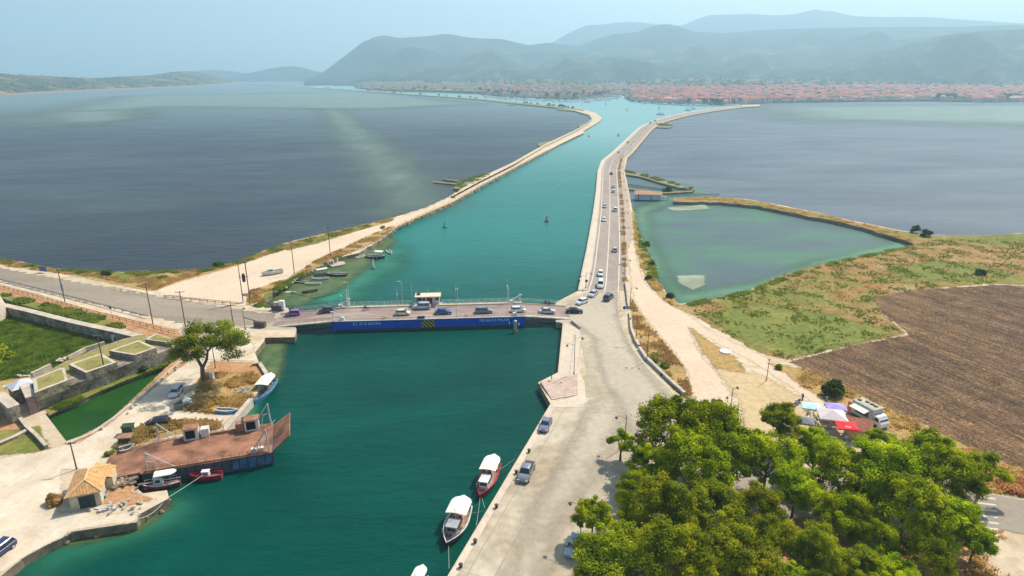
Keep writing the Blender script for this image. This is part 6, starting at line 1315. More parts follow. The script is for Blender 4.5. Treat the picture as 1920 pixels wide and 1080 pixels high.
for x, a in ((-.95, 0), (1.0, 0)): m = MB(); m.lathe([(.34, -.01), (.34, .012)], n=20); o = m.build('roundel', white, rp); o.location = (x, -.02, 2.78); o.rotation_euler = (0, -math.atan2(.5, 1.65)*(1 if x < 0 else -1), 0)
t = thing('tiled_kiosk', 'low kiosk with a terracotta tile roof below the food truck', 'kiosk', G(1607, 820), R(-25)); m = MB(); m.box(0, 0, 1.1, 3.4, 3.0, 2.2); m.build('wall', M('orange_plaster', (.60, .40, .20), .2, 1), t)
m = MB(); m.add([(-2.1, -1.9, 2.25), (2.1, -1.9, 2.25), (2.1, 1.9, 2.9), (-2.1, 1.9, 2.9), (-2.1, -1.9, 2.15), (2.1, -1.9, 2.15), (2.1, 1.9, 2.8), (-2.1, 1.9, 2.8)], [(0, 1, 2, 3), (7, 6, 5, 4), (0, 4, 5, 1), (1, 5, 6, 2), (2, 6, 7, 3), (3, 7, 4, 0)]); m.build('roof', tiles('terracotta_tiles', (.42, .14, .08), 0, 2.5), t)
tb = None
for i, (x, y) in enumerate(((1535, 782), (1548, 786), (1560, 789), (1575, 793), (1518, 773), (1586, 812), (1590, 822), (1530, 790))):
    if tb is None:
        tb = thing('cafe_table', '', 'table'); m = MB(); m.lathe([(.45, .70), (.45, .74)], n=12); m.build('top', pale_wood, tb); m = MB(); m.tube([(0, 0, 0), (0, 0, .7)], .04, 5); m.lathe([(.25, 0), (.22, .04)], n=10); m.build('leg', grey_m, tb); q = tb
        ch = thing('cafe_chair', '', 'chair'); m = MB(); m.box(0, 0, .45, .42, .42, .05); m.build('seat', white, ch); m = MB(); m.box(-.2, 0, .72, .05, .42, .5); m.build('backrest', white, ch)
        for sx in (-.18, .18):
            for sy in (-.18, .18): m = MB(); m.tube([(sx, sy, 0), (sx, sy, .45)], .02, 4); m.build('leg', white, ch)
        cc = [ch]
    else: q = copy_tree(tb); cc = []
    q.location = G(x, y); q['label'] = 'small cafe table among the parasols'; q['group'] = 'cafe tables among the parasols'
    for k in range(3):
        c_ = cc.pop() if cc else copy_tree(ch); a = k*2.09+i; c_.location = G(x, y)+Vector((.8*math.cos(a), .8*math.sin(a), 0)); c_.rotation_euler = (0, 0, a+math.pi); c_['label'] = 'white cafe chair drawn up to a table among the parasols'; c_['group'] = 'cafe chairs among the parasols'; c_['category'] = 'chair'
# ------------------------------------------------------------------ trees and bushes
lt = thing('pine_tree', 'lone umbrella shaped pine with forked trunk beside the moat road', 'tree', (*G(384, 716).xy, 0)); r = np.random.default_rng(12); C = []; rad = []
base = G(384, 716)
def lp(px, py, depth, z0):   # crown clumps at the trunk's distance, spread in depth
    x = (px-960)/FPX; y = -(py-540)/FPX; k = (base.y+depth)/(CP+y*SP); return (x*k-base.x, depth, CAM_H+(-SP+y*CP)*k)
for (px, py, n_, sp) in ((345, 640, 8, 9), (360, 622, 6, 12), (385, 615, 6, 12), (412, 620, 6, 12), (438, 625, 6, 10), (450, 640, 4, 7), (400, 640, 8, 14), (365, 645, 7, 12), (335, 655, 5, 7), (425, 648, 6, 10), (345, 668, 3, 6), (436, 664, 3, 5), (330, 668, 2, 5), (448, 628, 3, 5), (420, 610, 3, 7), (395, 630, 8, 16), (350, 650, 6, 10), (430, 638, 6, 10), (372, 660, 4, 8)):
    for k in range(n_): q = lp(px+r.normal()*sp, py+r.normal()*sp*.35, r.normal()*2.6, 0); C.append(q); rad.append(r.uniform(.95, 1.75))
V = leaf_cloud(C, rad, 230, .16, r=r, squash=.6); V[:, 2] = np.maximum(V[:, 2], 2.5); np_mesh('crown', V, quads(V), lf_lone, parent=lt)
m = MB(); m.tube([(0, 0, -.3), (-.15, 0, 1.6), (.0, 0, 3.4)], [.62, .48, .42], 9); m.tube([(0, 0, 3.2), (-1.0, .2, 5.4), (-1.9, .1, 8.0), (-3.4, 0, 9.8)], [.36, .28, .2, .07], 7); m.tube([(.05, 0, 3.2), (1.1, .1, 5.0), (1.6, 0, 6.8), (3.2, .3, 8.6), (5.0, 0, 10.2)], [.34, .28, .22, .16, .06], 7)
for a, b in (((-1.5, .1, 6.8), (-.2, 1.2, 9.8)), ((-1.8, 0, 7.6), (-5.2, -.8, 9.3)), ((1.6, 0, 6.8), (1.0, -1.4, 9.6)), ((2.6, .2, 7.9), (6.0, -.6, 8.8)), ((-1.0, .2, 5.4), (-3.8, -.6, 6.6)), ((3.2, .3, 8.6), (3.2, 1.5, 10.8)), ((-1.2, 0, 6.0), (-.9, -1.5, 9.3))): m.tube([a, ((a[0]+b[0])/2, (a[1]+b[1])/2, (a[2]+b[2])/2+.3), b], [.15, .1, .04], 5)
m.build('trunk', m_bark, lt, smooth=True); m = MB(); m.box(.75, .3, .9, .7, .7, 1.9); o = tag(m.build('white_post', white), 'white block standing right behind the lone pine trunk', 'post'); o.location = (base.x+.5, base.y+.5, 0)
protos = [make_tree('pine_tree', '', 'tree', 10.5, 4.6, 4.0, lf_pine, 101, 84, 360, .135), make_tree('pine_tree', '', 'tree', 9.0, 3.9, 3.6, lf_pine, 102, 74, 360, .135), make_tree('pine_tree', '', 'tree', 11.5, 4.9, 4.6, lf_pine, 103, 92, 360, .135),
          make_tree('pine_tree', '', 'tree', 10.5, 4.8, 4.8, lf_olive, 104, 88, 360, .135), make_tree('pine_tree', '', 'tree', 11, 4.4, 5.0, lf_olive, 105, 84, 360, .135), make_tree('tree', '', 'tree', 6.0, 2.3, 2.6, lf_pine, 106, 30, 360, .125)]
PH = [10.5, 9.0, 11.5, 10.5, 11, 6.0]; PR = [4.6, 3.9, 4.9, 4.8, 4.4, 2.3]; used = set()
grove = [(1262, 800, 62, 0, 'bright green pine at the top left corner of the grove'), (1328, 812, 58, 2, 'bright green pine second along the top edge of the grove'), (1222, 868, 42, 1, 'bright pine just below the small sign board'), (1165, 828, 22, 5, 'slender leafy tree wrapping the foot of the street lamp'), (1300, 880, 56, 0, 'pine behind the first row, under the banner flag'),
         (1378, 850, 52, 1, 'pine below the dusty open ground'), (1195, 925, 42, 2, 'dark pine casting shade on the quay'), (1465, 796, 36, 1, 'rounded pine standing forward beside the parasols'), (1440, 862, 50, 0, 'pine behind the rounded one by the parasols'), (1530, 842, 44, 1, 'pine directly below the white parasol'), (1495, 905, 48, 2, 'pine in mid grove, under the white parasol'),
         (1585, 900, 50, 0, 'pine in mid grove below the red parasol'), (1655, 885, 62, 2, 'broad pine below the food truck'), (1652, 828, 30, 1, 'small crown touching the front of the food truck'), (1735, 868, 50, 0, 'pine on the field edge right of the truck'), (1790, 900, 52, 2, 'pine near the right end of the grove'), (1848, 880, 32, 5, 'dark leafy tree at the far right tip of the grove'),
         (1245, 965, 54, 4, 'olive toned pine below the dark shaded pine'), (1330, 955, 54, 3, 'olive toned pine in the lower left grove'), (1112, 965, 36, 1, 'bright yellow green pine nearest the quay lamp'), (1150, 1035, 64, 3, 'large olive brown pine at the bottom left of the grove'), (1265, 1055, 64, 4, 'olive pine at the bottom edge, second from left'), (1385, 1045, 62, 3, 'green olive pine at the bottom edge, third from left'),
         (1420, 945, 44, 4, 'pine left of the grove clearing'), (1700, 955, 58, 0, 'pine right of the grove clearing'), (1790, 985, 52, 1, 'pine beside the zebra crossing'), (1830, 1010, 34, 1, 'small pine tip below the zebra crossing'), (1580, 975, 46, 2, 'pine in the middle of the lower grove'), (1640, 1010, 42, 1, 'dark pine in the shaded lower grove'),
         (1680, 1085, 42, 0, 'pine crown at the bottom edge, right of the red earth'), (1480, 1085, 40, 1, 'pine crown at the bottom edge, mid grove'), (1185, 975, 26, 5, 'small bright tree between the lamp and the dark pine'), (1125, 1088, 46, 3, 'olive pine cut by the bottom edge beside the quay'), (1540, 1110, 40, 4, 'olive pine mostly below the bottom edge'),
         (1450, 1010, 44, 3, 'olive pine under the clearing, left of centre'), (1530, 1035, 46, 4, 'dark olive pine under the clearing, centre'), (1620, 1065, 44, 3, 'olive pine at the bottom right, above the edge'), (1740, 1050, 40, 0, 'pine below the zebra crossing on the grove margin'), (1600, 945, 40, 1, 'pine crown above the clearing')]
for i, (px, py, rp_, k, lb) in enumerate(grove):
    zc = PH[k]*.66; p = G(px, py, zc); c = p.y*CP-(zc-CAM_H)*SP; s = rp_*c/FPX/PR[k]*1.07
    t = protos[k] if k not in used else copy_tree(protos[k]); used.add(k)
    s = max(.5, min(1.45, s)); p = G(px, py, zc*s); t.location = (p.x, p.y, 0); t.rotation_euler = (0, 0, i*1.7); t.scale = (s, s, s*(.9+.2*((i*37) % 10)/10)); t['label'] = lb; t['group'] = 'trees of the grove'
b = make_bush('bush', 'round dark green bush on the field edge behind the parasols', 2.6, 3.4, lf_dark, 41, .2, 240, 20); b.location = G(1562, 742)
for i, (x, y, r_, h_, lf, lb) in enumerate(((1716, 436, 2.2, 3.5, lf_dark, 'dark round bush at the dike end, upper left of the pair'), (1737, 443, 2.8, 3.0, lf_dark, 'dark round bush at the dike end, lower right of the pair'), (1837, 515, 2.2, 1.8, lf_dark, 'dark bush alone in the marsh grass'), (409, 500, 2.2, 2.0, lf_dark, 'dark green bush on the lagoon shore above the dirt track'),
    (200, 516, 2.0, 1.8, lf_dark, 'dark bush on the shore left of the west road poles'), (1460, 692, .9, 1.3, lf_grass, 'small green bush beside the narrow path'), (1246, 688, 1.3, .8, lf_grass, 'green tuft in the dry triangle by the kerb wall, right one'), (1229, 678, 1.0, .7, lf_grass, 'green tuft in the dry triangle by the kerb wall, left one'), (1243, 705, .7, .5, lf_grass, 'small green tuft lowest in the dry triangle'),
    (114, 708, 1.3, 1.2, lf_grass, 'bright green bush at the embrasure of the rampart'), (270, 696, 1.3, 1.4, lf_dark, 'dark green bush at the foot of the fortress wall'), (102, 943, 1.6, 1.3, lf_dry, 'olive scrub clump left of the cottage'), (0, 680, 4.0, 4.5, lf_olive, 'yellow green tree crown cut by the left edge in the reed court'), (718, 428, 1.3, 1.3, lf_grass, 'small green bush on the canal side of the spit'), (849, 371, 1.3, 1.2, lf_grass, 'tiny bush at the canal side far up the spit'),
    (1212, 462, 2.0, 2.0, lf_grass, 'green bush on the pond bank, upper'), (1222, 498, 1.5, 1.6, lf_dark, 'dark bush on the pond bank, middle'), (1216, 524, 1.5, 1.4, lf_dark, 'dark green bush on the pond bank, lower'), (1256, 558, 1.5, 1.4, lf_dark, 'green bush at the lowest corner of the pond'), (290, 812, .9, 1.4, lf_dry, 'dry thistle clump beside the black hatchback'), (205, 853, 1.0, .7, lf_grass, 'green clump at the track side by the small post'))):
    b = make_bush('bush', lb, r_, h_, lf, 60+i, .22 if r_ > 1.4 else .15, 150, 14); b.location = G(x, y, 2.9 if i == 9 else 0)
# strewn ground cover
T = tufts
T('grass', [(0, 486), (100, 505), (230, 510), (330, 508), (395, 505), (430, 495), (470, 479), (600, 442), (740, 408), (735, 414), (600, 452), (520, 472), (430, 500), (330, 528), (290, 544), (180, 520), (0, 498)], 4200, lf_dry, .4, label='dry shore grass between the lagoon and the west road', seed=2)
T('grass', [(0, 486), (100, 505), (230, 511), (330, 508), (395, 505), (430, 495), (520, 462), (690, 422), (700, 424), (540, 466), (430, 502), (300, 525), (100, 510), (0, 494)], 2600, lf_grass, .45, label='green shore scrub between the lagoon and the west road', seed=3)
T('grass', [(462, 572), (470, 545), (540, 522), (590, 490), (690, 444), (735, 424), (745, 426), (700, 456), (640, 481), (600, 498), (540, 527), (502, 556), (490, 572)], 2200, lf_dry, .4, label='dry scrub on the canal bank by the moored boats', seed=4); T('grass', [(478, 574), (500, 550), (540, 527), (600, 496), (640, 480), (600, 500), (505, 556), (490, 576)], 900, lf_grass, .5, label='green scrub at the water edge by the moored boats', seed=5)
T('grass', [(-60, 535), (0, 550), (60, 565), (150, 585), (220, 606), (230, 615), (172, 608), (67, 578), (5, 559), (-60, 545)], 1800, lf_grass, .6, label='green scrub along the upper moat', seed=6)
T('reeds', [(-60, 585), (60, 603), (150, 623), (215, 641), (190, 656), (120, 683), (60, 703), (0, 713), (-60, 730)], 12000, lf_reed, .45, label='dense green reeds filling the fortress court', seed=7, flat=1.2, clump=(-.9, .1))
T('grass', [(385, 700), (470, 700), (492, 712), (470, 748), (440, 770), (400, 775), (345, 768), (370, 735)], 1300, lf_dry, .5, label='dry weeds around the lone pine and the boats', seed=8); T('grass', [(215, 850), (240, 812), (290, 790), (400, 792), (418, 800), (400, 808), (320, 812), (250, 840)], 900, lf_dry, .55, label='dry weeds along the barge berth', seed=9); T('grass', [(215, 845), (240, 815), (300, 795), (380, 795), (300, 808)], 350, lf_grass, .5, label='green weeds along the barge berth', seed=10)
T('grass', [(88, 770), (115, 754), (200, 726), (300, 690), (344, 665), (325, 678), (205, 728), (110, 770)], 700, lf_grass, .35, label='grass strip at the foot of the fortress wall', seed=11)
T('grass', [(1188, 395), (1196, 440), (1208, 470), (1226, 502), (1230, 527), (1250, 553), (1262, 572), (1238, 557), (1216, 530), (1200, 495), (1190, 450)], 1500, lf_dry, .45, label='dry scrub on the pond bank beside the path', seed=12); T('grass', [(1191, 410), (1197, 440), (1210, 470), (1228, 502), (1232, 527), (1222, 527), (1204, 480)], 800, lf_grass, .6, label='green scrub on the pond bank beside the path', seed=13)
T('marsh_scrub', [(1275, 574), (1330, 563), (1400, 546), (1450, 522), (1520, 500), (1600, 483), (1712, 460), (1760, 450), (1920, 450), (1990, 480), (1860, 532), (1700, 545), (1640, 560), (1655, 590), (1700, 627), (1600, 645), (1480, 675), (1420, 660), (1350, 620)], 3600, lf_grass, .34, label='green tufts over the marsh meadow', seed=14); T('marsh_scrub', [(1275, 574), (1330, 563), (1400, 546), (1450, 522), (1520, 500), (1600, 483), (1712, 460), (1760, 450), (1920, 450), (1990, 480), (1860, 532), (1700, 545), (1640, 560), (1500, 580), (1350, 600)], 700, leaf_mat('russet_blades', (.42, .17, .07), (.55, .27, .11), (.62, .38, .17), .5), .34, label='russet dry tufts over the marsh meadow', seed=15)
T('marsh_scrub', [(1268, 372), (1330, 370), (1400, 375), (1460, 387), (1530, 400), (1600, 417), (1680, 433), (1714, 456), (1620, 426), (1560, 412), (1500, 401), (1420, 385), (1350, 378)], 2000, lf_dry, .5, label='dry scrub on the curved dike', seed=16)
T('marsh_scrub', [(1272, 573), (1400, 547), (1520, 501), (1600, 484), (1712, 460), (1712, 463), (1600, 488), (1520, 507), (1400, 553), (1280, 577)], 1300, lf_grass, .45, label='green reeds fringing the pond shore', seed=17); T('dike_scrub', [(1170, 321), (1200, 325), (1240, 337), (1298, 352), (1296, 354), (1240, 340), (1200, 328)], 500, lf_grass, .8, z=-.4, label='green scrub on the narrow dike', seed=18)
T('grass', [(1181, 555), (1192, 575), (1212, 602), (1250, 650), (1283, 690), (1298, 740), (1286, 748), (1262, 722), (1216, 676), (1192, 640), (1183, 616)], 900, lf_dry, .35, label='dry grass triangle behind the kerb wall', seed=19); T('grass', [(1440, 682), (1500, 692), (1600, 737), (1720, 792), (1860, 858), (1990, 900), (1850, 930), (1650, 800), (1560, 760)], 1800, lf_dry, .4, label='dry verge along the ploughed field', seed=20)
T('grass', [(1860, 880), (1920, 890), (2000, 900), (2000, 950), (1880, 920)], 900, leaf_mat('russet_blades_2', (.45, .2, .08), (.6, .3, .12), (.7, .45, .2), .5), .6, label='russet scrub beyond the zebra crossing', seed=21); T('grass', [(1840, 1000), (1920, 990), (2000, 1000), (2000, 1100), (1800, 1100)], 500, lf_dry, .3, label='sparse tufts on the pale earth lower right', seed=22)
T('clods', [(1484, 680), (1600, 650), (1706, 630), (1660, 594), (1640, 562), (1700, 547), (1870, 536), (1990, 545), (2020, 900), (1920, 878), (1840, 848), (1700, 778), (1560, 720)], 9000, M('straw_stubble', (.42, .33, .19), .3, 1, .95, kind='world'), .16, blades=3, label='straw stubble strewn over the ploughed field', seed=23)
T('islet_scrub', [(852, 353), (870, 352), (890, 345), (920, 328), (900, 328), (885, 333), (862, 340)], 260, lf_grass, .8, z=-.5, label='scrub on the small spit islet', seed=24); T('islet_scrub', [(1229, 233.5), (1243, 232.5), (1262, 236), (1250, 237), (1236, 236)], 120, lf_grass, 1.2, z=-.5, label='scrub on the islet off the causeway', seed=25)
# rocks at the waterline
def rocks(label, px, n, size, seed, z=WL+.25, mat=None):
    r = random.Random(seed); P = [Vector((*p, z)) for p in GP(px, z)]; m = MB(); seg = [(a, b, (b-a).length) for a, b in zip(P[:-1], P[1:])]; tot = sum(s[2] for s in seg)
    for i in range(n):
        u = r.uniform(0, tot)
        for a, b, L in seg:
            if u <= L: break
            u -= L
        q = a.lerp(b, min(1, u/L)); s = size*r.uniform(.4, 1.3); x, y = q.x+r.gauss(0, size*.7), q.y+r.gauss(0, size*.7); k = 6; h_ = s*r.uniform(.5, 1)
        rr = [s*.5*r.uniform(.7, 1.2) for _ in range(k)]; ph = r.uniform(0, 6)
        secs = [[(x+rr[j]*f*math.cos(ph+j*1.047), y+rr[j]*f*math.sin(ph+j*1.047), q.z+z_*h_) for j in range(k)] for f, z_ in ((.9, -.6), (1, 0), (.5, .5))]; m.loft(secs)
    o = m.build('rocks', mat or M('shore_rock', (.34, .27, .18), .5, .6, .95, bump=.5, kind='world')); o['kind'] = 'stuff'; o['label'] = label; o['category'] = 'rocks'
rocks('boulders along the foot of the cottage quay', [(100, 1018), (150, 1004), (200, 992), (256, 984)], 260, .6, 1, mat=M('dark_wet_rock', (.20, .16, .10), .5, .6, .95, bump=.5, kind='world')); rocks('boulders under the landing at the cottage', [(262, 972), (290, 955), (316, 938)], 60, .6, 2, mat=MATS['dark_wet_rock']); rocks('pale rocks on the bank beside the moored boats', [(505, 556), (545, 527), (600, 498), (640, 482), (700, 456), (745, 426)], 200, .7, 3, .0, M('pale_rock', (.5, .44, .33), .4, 1, .95))
rocks('pale riprap along the canal side of the spit', [(745, 427), (790, 407), (850, 380), (900, 351), (960, 319), (1030, 282)], 260, 1.0, 4, -.3, MATS['pale_rock']); rocks('stones along the road side of the moat', [(348, 672), (305, 712), (262, 750), (215, 789), (172, 817)], 16, .5, 5, .3, MATS['pale_rock']); rocks('rubble on the pond bank', [(1196, 440), (1210, 470), (1228, 502), (1232, 527), (1254, 556)], 50, .8, 6, -.3, MATS['pale_rock'])
rocks('dark rubble behind the barge stern', [(212, 900), (240, 905)], 40, .8, 7, .1)
# ------------------------------------------------------------------ the far town, marina and shores
wallT = M('town_wall', (.55, .48, .40), .25, .05, kind='world'); roofT, t_, p_, o_2 = new_mat('town_roof'); oi = t_.nodes.new('ShaderNodeObjectInfo')
t_.links.new(ramp(t_, oi.outputs['Random'], [(0, (.30, .06, .03)), (.35, (.46, .11, .055)), (.6, (.34, .10, .06)), (.8, (.50, .20, .13)), (.93, (.60, .54, .46)), (1, (.20, .07, .04))]), p_.inputs['Base Color']); p_.inputs['Roughness'].default_value = .95
def house_mb(sx, sy, h, hip=True, mb=None, cx=0, cy=0, cz=0, rz=0, win=True):
    m = mb or MB(); c, s = math.cos(rz), math.sin(rz)
    def T_(x, y, z): return (cx+x*c-y*s, cy+x*s+y*c, cz+z)
    X, Y = sx/2, sy/2; m.add([T_(x, y, z) for z in (-4, h) for x, y in ((-X, -Y), (X, -Y), (X, Y), (-X, Y))], [(0, 1, 5, 4), (1, 2, 6, 5), (2, 3, 7, 6), (3, 0, 4, 7)], 0)
    e = .5; rx = X*(.35 if hip else 1.0); rh = h+min(sx, sy)*.24
    m.add([T_(-X-e, -Y-e, h), T_(X+e, -Y-e, h), T_(X+e, Y+e, h), T_(-X-e, Y+e, h), T_(-rx, 0, rh), T_(rx, 0, rh)], [(0, 1, 5, 4), (1, 2, 5), (2, 3, 4, 5), (3, 0, 4)], 1)
    if win:
        n = max(2, int(sx/3))
        for f in range(max(1, int(h/3))):
            for i in range(n): x = -X+sx*(i+.5)/n; z = 1+f*3; m.add([T_(x-.5, -Y-.05, z), T_(x+.5, -Y-.05, z), T_(x+.5, -Y-.05, z+1.4), T_(x-.5, -Y-.05, z+1.4)], [(0, 1, 2, 3)], 2)
    return m
hp_ = []
for i, (sx, sy, h, hip) in enumerate(((11, 9, 6, True), (14, 10, 7, True), (9, 9, 9, True), (18, 11, 9, False), (12, 8, 3.5, False), (24, 12, 8, True), (10, 10, 6, False))):
    hp_.append(house_mb(sx, sy, h, hip).build('house', [wallT, roofT, glass]))
HL = ['pale two storey house with a red hipped roof in the far town', 'wide pale house with a red hipped roof in the far town', 'tall narrow house with a red roof in the far town', 'long pale block with a red gable roof in the far town', 'low house with a red gable roof in the far town', 'large block with a broad red roof in the far town', 'square pale house with a red gable roof in the far town']
r = random.Random(5)
def town_pt(px, back):
    r0 = dist_at(px, coast_px(px)); d = ray(px, 150); h_ = math.hypot(d.x, d.y); ux, uy = d.x/h_, d.y/h_; rr = r0+back; return ux*rr, uy*rr, plain_z(ux*rr, uy*rr)-plain_z(ux*r0, uy*r0)+.6
cnt = 0; back_mb = MB(); spots = []
for row in range(26):
    back = 7+row*17 if row < 8 else 143+(row-8)*40
    px = 1185+r.uniform(0, 5)
    while px < 2050:
        if r.random() < (.86 if row > 0 else .6) and not (1790 < px < 1830 and row < 6) and not (1755 < px < 1775 and row < 5):
            spots.append((px, back+r.uniform(-4, 4)))
        px += r.uniform(5.6, 9)
spots = [s for s in spots if coast_px(s[0]) > 186 or s[1] < 900]
spots.sort(key=lambda s: s[1])
near = [s for s in spots if 1225 < s[0] < 1960][:262]; ns = set(near)
for px, back in near:
    x, y, z = town_pt(px, back); k = r.randrange(7); o = hp_[k] if cnt < 7 and not hp_[cnt].get('label') and (k := cnt) == cnt else hp_[k].copy()
    if o.name not in col.objects: col.objects.link(o)
    o.location = (x, y, z); o.rotation_euler = (0, 0, math.atan2(x, y)*-1+r.uniform(-.25, .25)); s = r.uniform(.8, 1.15); o.scale = (s, s, s*r.uniform(.85, 1.15)); tag(o, HL[k], 'house', 'houses of the far town'); cnt += 1
for px, back in spots:
    if (px, back) in ns: continue
    x, y, z = town_pt(px, back); house_mb(r.uniform(9, 16), r.uniform(8, 11), r.uniform(5, 9), r.random() < .6, back_mb, x, y, z, -math.atan2(x, y)+r.uniform(-.3, .3), win=False)
for i in range(180):    # suburb by the marina
    px = r.uniform(905, 1190); x, y, z = town_pt(px, r.uniform(20, 900)); house_mb(r.uniform(9, 18), r.uniform(8, 11), r.uniform(4, 7), True, back_mb, x, y, z, r.uniform(-.5, .5), win=False)
for i in range(110):    # villages up the slopes behind
    px = r.uniform(1280, 1950); x, y, z = town_pt(px, r.uniform(1100, 2100)); house_mb(r.uniform(8, 14), r.uniform(7, 9), r.uniform(4, 7), True, back_mb, x, y, z, r.uniform(-.5, .5), win=False)
for i in range(150): px = r.uniform(1190, 2000); x, y, z = town_pt(px, r.uniform(30, 1100)); back_mb.box(x, y, z+5, r.uniform(8, 16), 9, r.uniform(12, 17), 0, 0)
roofS = M('town_roof_mass', (.40, .10, .055), .6, .05, kind='world'); o = back_mb.build('town_houses', [wallT, roofS, glass]); o['kind'] = 'stuff'; o['label'] = 'dense mass of red roofed houses behind the front rows of the far town'; o['category'] = 'houses'
# white quayside awnings and a church tower
for i in range(14):
    px = 1400+i*26+r.uniform(-6, 6); x, y, z = town_pt(px, 5); m = MB(); m.box(0, 0, 3.4, r.uniform(14, 30), 5, .5); [m.tube([(k, -2, -1), (k, -2, 3.4)], .2, 4) for k in (-6, 0, 6)]
    o = m.build('awning', white); o.location = (x, y, z); o.rotation_euler = (0, 0, -math.atan2(x, y)); tag(o, 'long white awning on the far town waterfront', 'awning', 'waterfront awnings')
x, y, z = town_pt(1213, 60); t = thing('church_tower', 'slender white church tower at the left end of the far town', 'tower', (x, y, z)); m = MB(); m.box(0, 0, 7, 4, 4, 16); m.build('shaft', white, t); m = MB(); m.box(0, 0, 17, 4, 4, 5, tx=.05, ty=.05); m.build('spire', roofS, t)
# far trees
r2 = np.random.default_rng(9); C, rad = crown_pts(3.6, 3.6, 4, 5.5, 16, r2); V = leaf_cloud(C, rad, 60, .8, r=r2)
def far_tree():
    t = thing('tree', '', 'tree'); np_mesh('crown', V, quads(V), lf_far, parent=t); m = MB(); m.tube([(0, 0, -1), (0, 0, 5)], .3, 5); m.build('trunk', m_bark, t); return t
ft = far_tree(); first = True
def put_tree(x, y, z, s, lb, gp):
    global first
    t = ft if first else copy_tree(ft); first = False; t.location = (x, y, z); t.rotation_euler = (0, 0, r.uniform(0, 6)); t.scale = (s*r.uniform(.9, 1.4), s*r.uniform(.9, 1.4), s); t['label'] = lb; t['group'] = gp
for i in range(34): x, y, z = town_pt(r.uniform(1290, 1400), r.uniform(4, 16)); put_tree(x, y, z, 1.1, 'dark waterfront tree at the left end of the town front', 'trees on the town waterfront')
for a, b, n_ in ((1765, 1800, 12), (1880, 1960, 16), (1480, 1500, 3)):
    for i in range(n_): x, y, z = town_pt(r.uniform(a, b), r.uniform(8, 90)); put_tree(x, y, z, 1.4, 'dark tree standing between houses of the far town', 'trees within the far town')
for i in range(180): x, y, z = town_pt(r.uniform(1195, 2000), r.uniform(60, 900)); put_tree(x, y, z, r.uniform(.6, 1.25), 'dark tree standing between houses of the far town', 'trees within the far town')
for i in range(70): x, y, z = town_pt(r.uniform(668, 1190), r.uniform(15, 200)); put_tree(x, y, z, r.uniform(.8, 1.5), 'dark tree behind the marina and the red cliff', 'trees behind the marina')
for i in range(40): u = r.uniform(0, 1); px = 600+480*u**.9; y_ = interp([(600, 165.2), (700, 172.2), (800, 178.8), (900, 185.6), (960, 191.8), (1080, 205)], px); p = G(px, y_, -.3); put_tree(p.x, p.y, -.5, r.uniform(.35, .75), 'low dark shrub on the thin spit before the marina', 'shrubs on the far spit')
# belt of woods at the foot of the hills
W = []; rw = []
for i in range(700): px = r.uniform(640, 2050); x, y, z = town_pt(px, r.uniform(900, 2000)); W.append((x, y, z+4)); rw.append(r.uniform(6, 14))
V2 = leaf_cloud(W, rw, 34, 2.6, r=r2, squash=.6); o = np_mesh('woods', V2, quads(V2), lf_far); o['kind'] = 'stuff'; o['label'] = 'dark belt of distant woods at the foot of the hills'; o['category'] = 'woods'
W = []; rw = []
for i in range(420):
    px = r.uniform(-150, 440); r0 = dist_at(px, interp(lfoot, px)); d = ray(px, 150); h_ = math.hypot(d.x, d.y); b = r.uniform(40, 880); dd = ray(px, interp(lh, px)); Zc = CAM_H+dd.z/math.hypot(dd.x, dd.y)*(r0+900); W.append((d.x/h_*(r0+b), d.y/h_*(r0+b), 1+Zc*(b/900)**.75)); rw.append(r.uniform(4, 9))
V2 = leaf_cloud(W, rw, 30, 2.0, r=r2, squash=.5); o = np_mesh('woods', V2, quads(V2), lf_far); o['kind'] = 'stuff'; o['label'] = 'scattered distant trees over the low west shore hills'; o['category'] = 'woods'
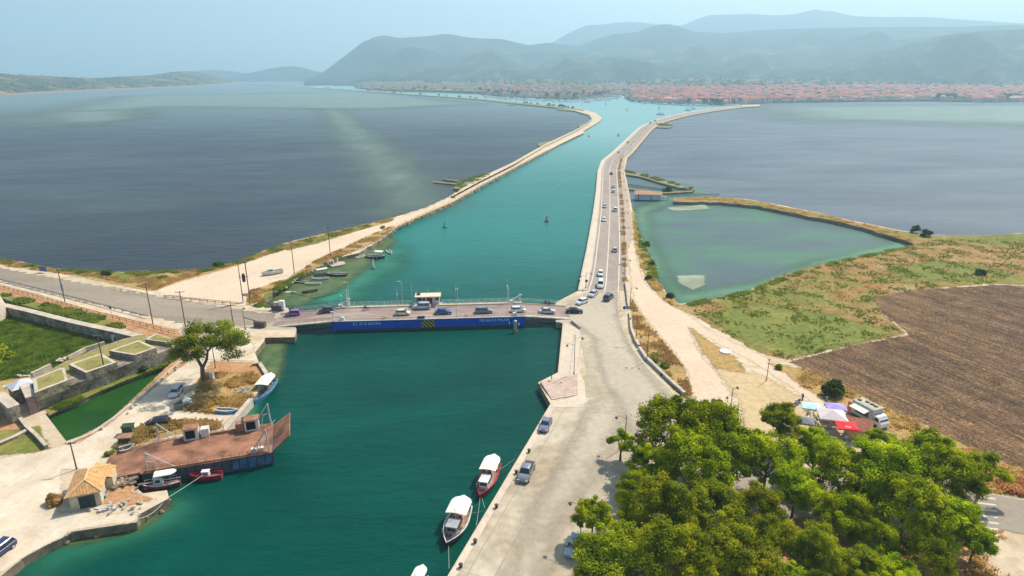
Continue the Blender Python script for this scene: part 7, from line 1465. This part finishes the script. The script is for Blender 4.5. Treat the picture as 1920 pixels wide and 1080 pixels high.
# yachts
def yacht(L, mast, name='yacht'):
    t = thing(name, '', 'yacht'); hw, sh = hull_parts(t, L, L*.3, 1.2, white, white, white, .8, .2); m = MB(); m.box(0, 0, 1.5, L*.4, L*.16, .8, tx=.8, ty=.8); m.build('cabin', white, t)
    if mast: m = MB(); m.tube([(L*.08, 0, 1), (L*.08, 0, mast)], .2, 5); m.tube([(L*.08, 0, 2.6), (-L*.35, 0, 2.6)], .14, 5); m.build('mast', grey_m, t)
    return t
ya = [yacht(12, 15), yacht(9, 11), yacht(14, 0, 'motor_yacht')]; seen = set(); cnt = 0
def put_y(px, py, k, a, lb, gp):
    global cnt
    t = ya[k] if k not in seen else copy_tree(ya[k]); seen.add(k); q = G(px, py, 0); t.location = (q.x, q.y, WL); t.rotation_euler = (0, 0, a); t['label'] = lb; t['group'] = gp; cnt += 1; t.scale = (1.35,)*3
for i in range(150):
    px = r.uniform(905, 1165); lo = coast_px(px); py = lo+r.uniform(.5, 4.2); put_y(px, py, r.choice((0, 0, 1, 1, 2)), r.uniform(.3, 1.3), 'white yacht berthed among the masts of the marina', 'yachts in the marina')
for i in range(48):
    px = r.uniform(1182, 1400); put_y(px, coast_px(px)+r.uniform(.5, 2.0)*(1 if px < 1330 else .6), r.choice((0, 1, 1, 2)), r.uniform(1.3, 1.8), 'white yacht berthed on the town quay', 'yachts on the town quay')
for i, (px, py, k) in enumerate(((1100, 191, 0), (1142, 187, 2), (1158, 185.5, 1), (1300, 203, 0), (1290, 206, 1), (1238, 213.5, 1), (958, 196.5, 0))): put_y(px, py, k, i*.6, ('yacht anchored left of the marina mouth', 'dark motor yacht afloat in the marina mouth', 'small yacht afloat right of the marina mouth', 'yacht moored along the far end of the causeway, upper', 'yacht moored along the far end of the causeway, lower', 'small yacht beside the far causeway', 'yacht with tall mast beside the spit end')[i], 'yachts afloat off the town')
x_ = G(1197, 190.5, WL); t = thing('ferry', 'dark hulled moored ship at the left tip of the town quay', 'ship', (*x_.xy, WL), .05); hull_parts(t, 30, 6, 2.2, navy_p, white, white, .9, .2); m = MB(); m.box(-2, 0, 3.4, 16, 4.4, 2.4); m.build('cabin', white, t)
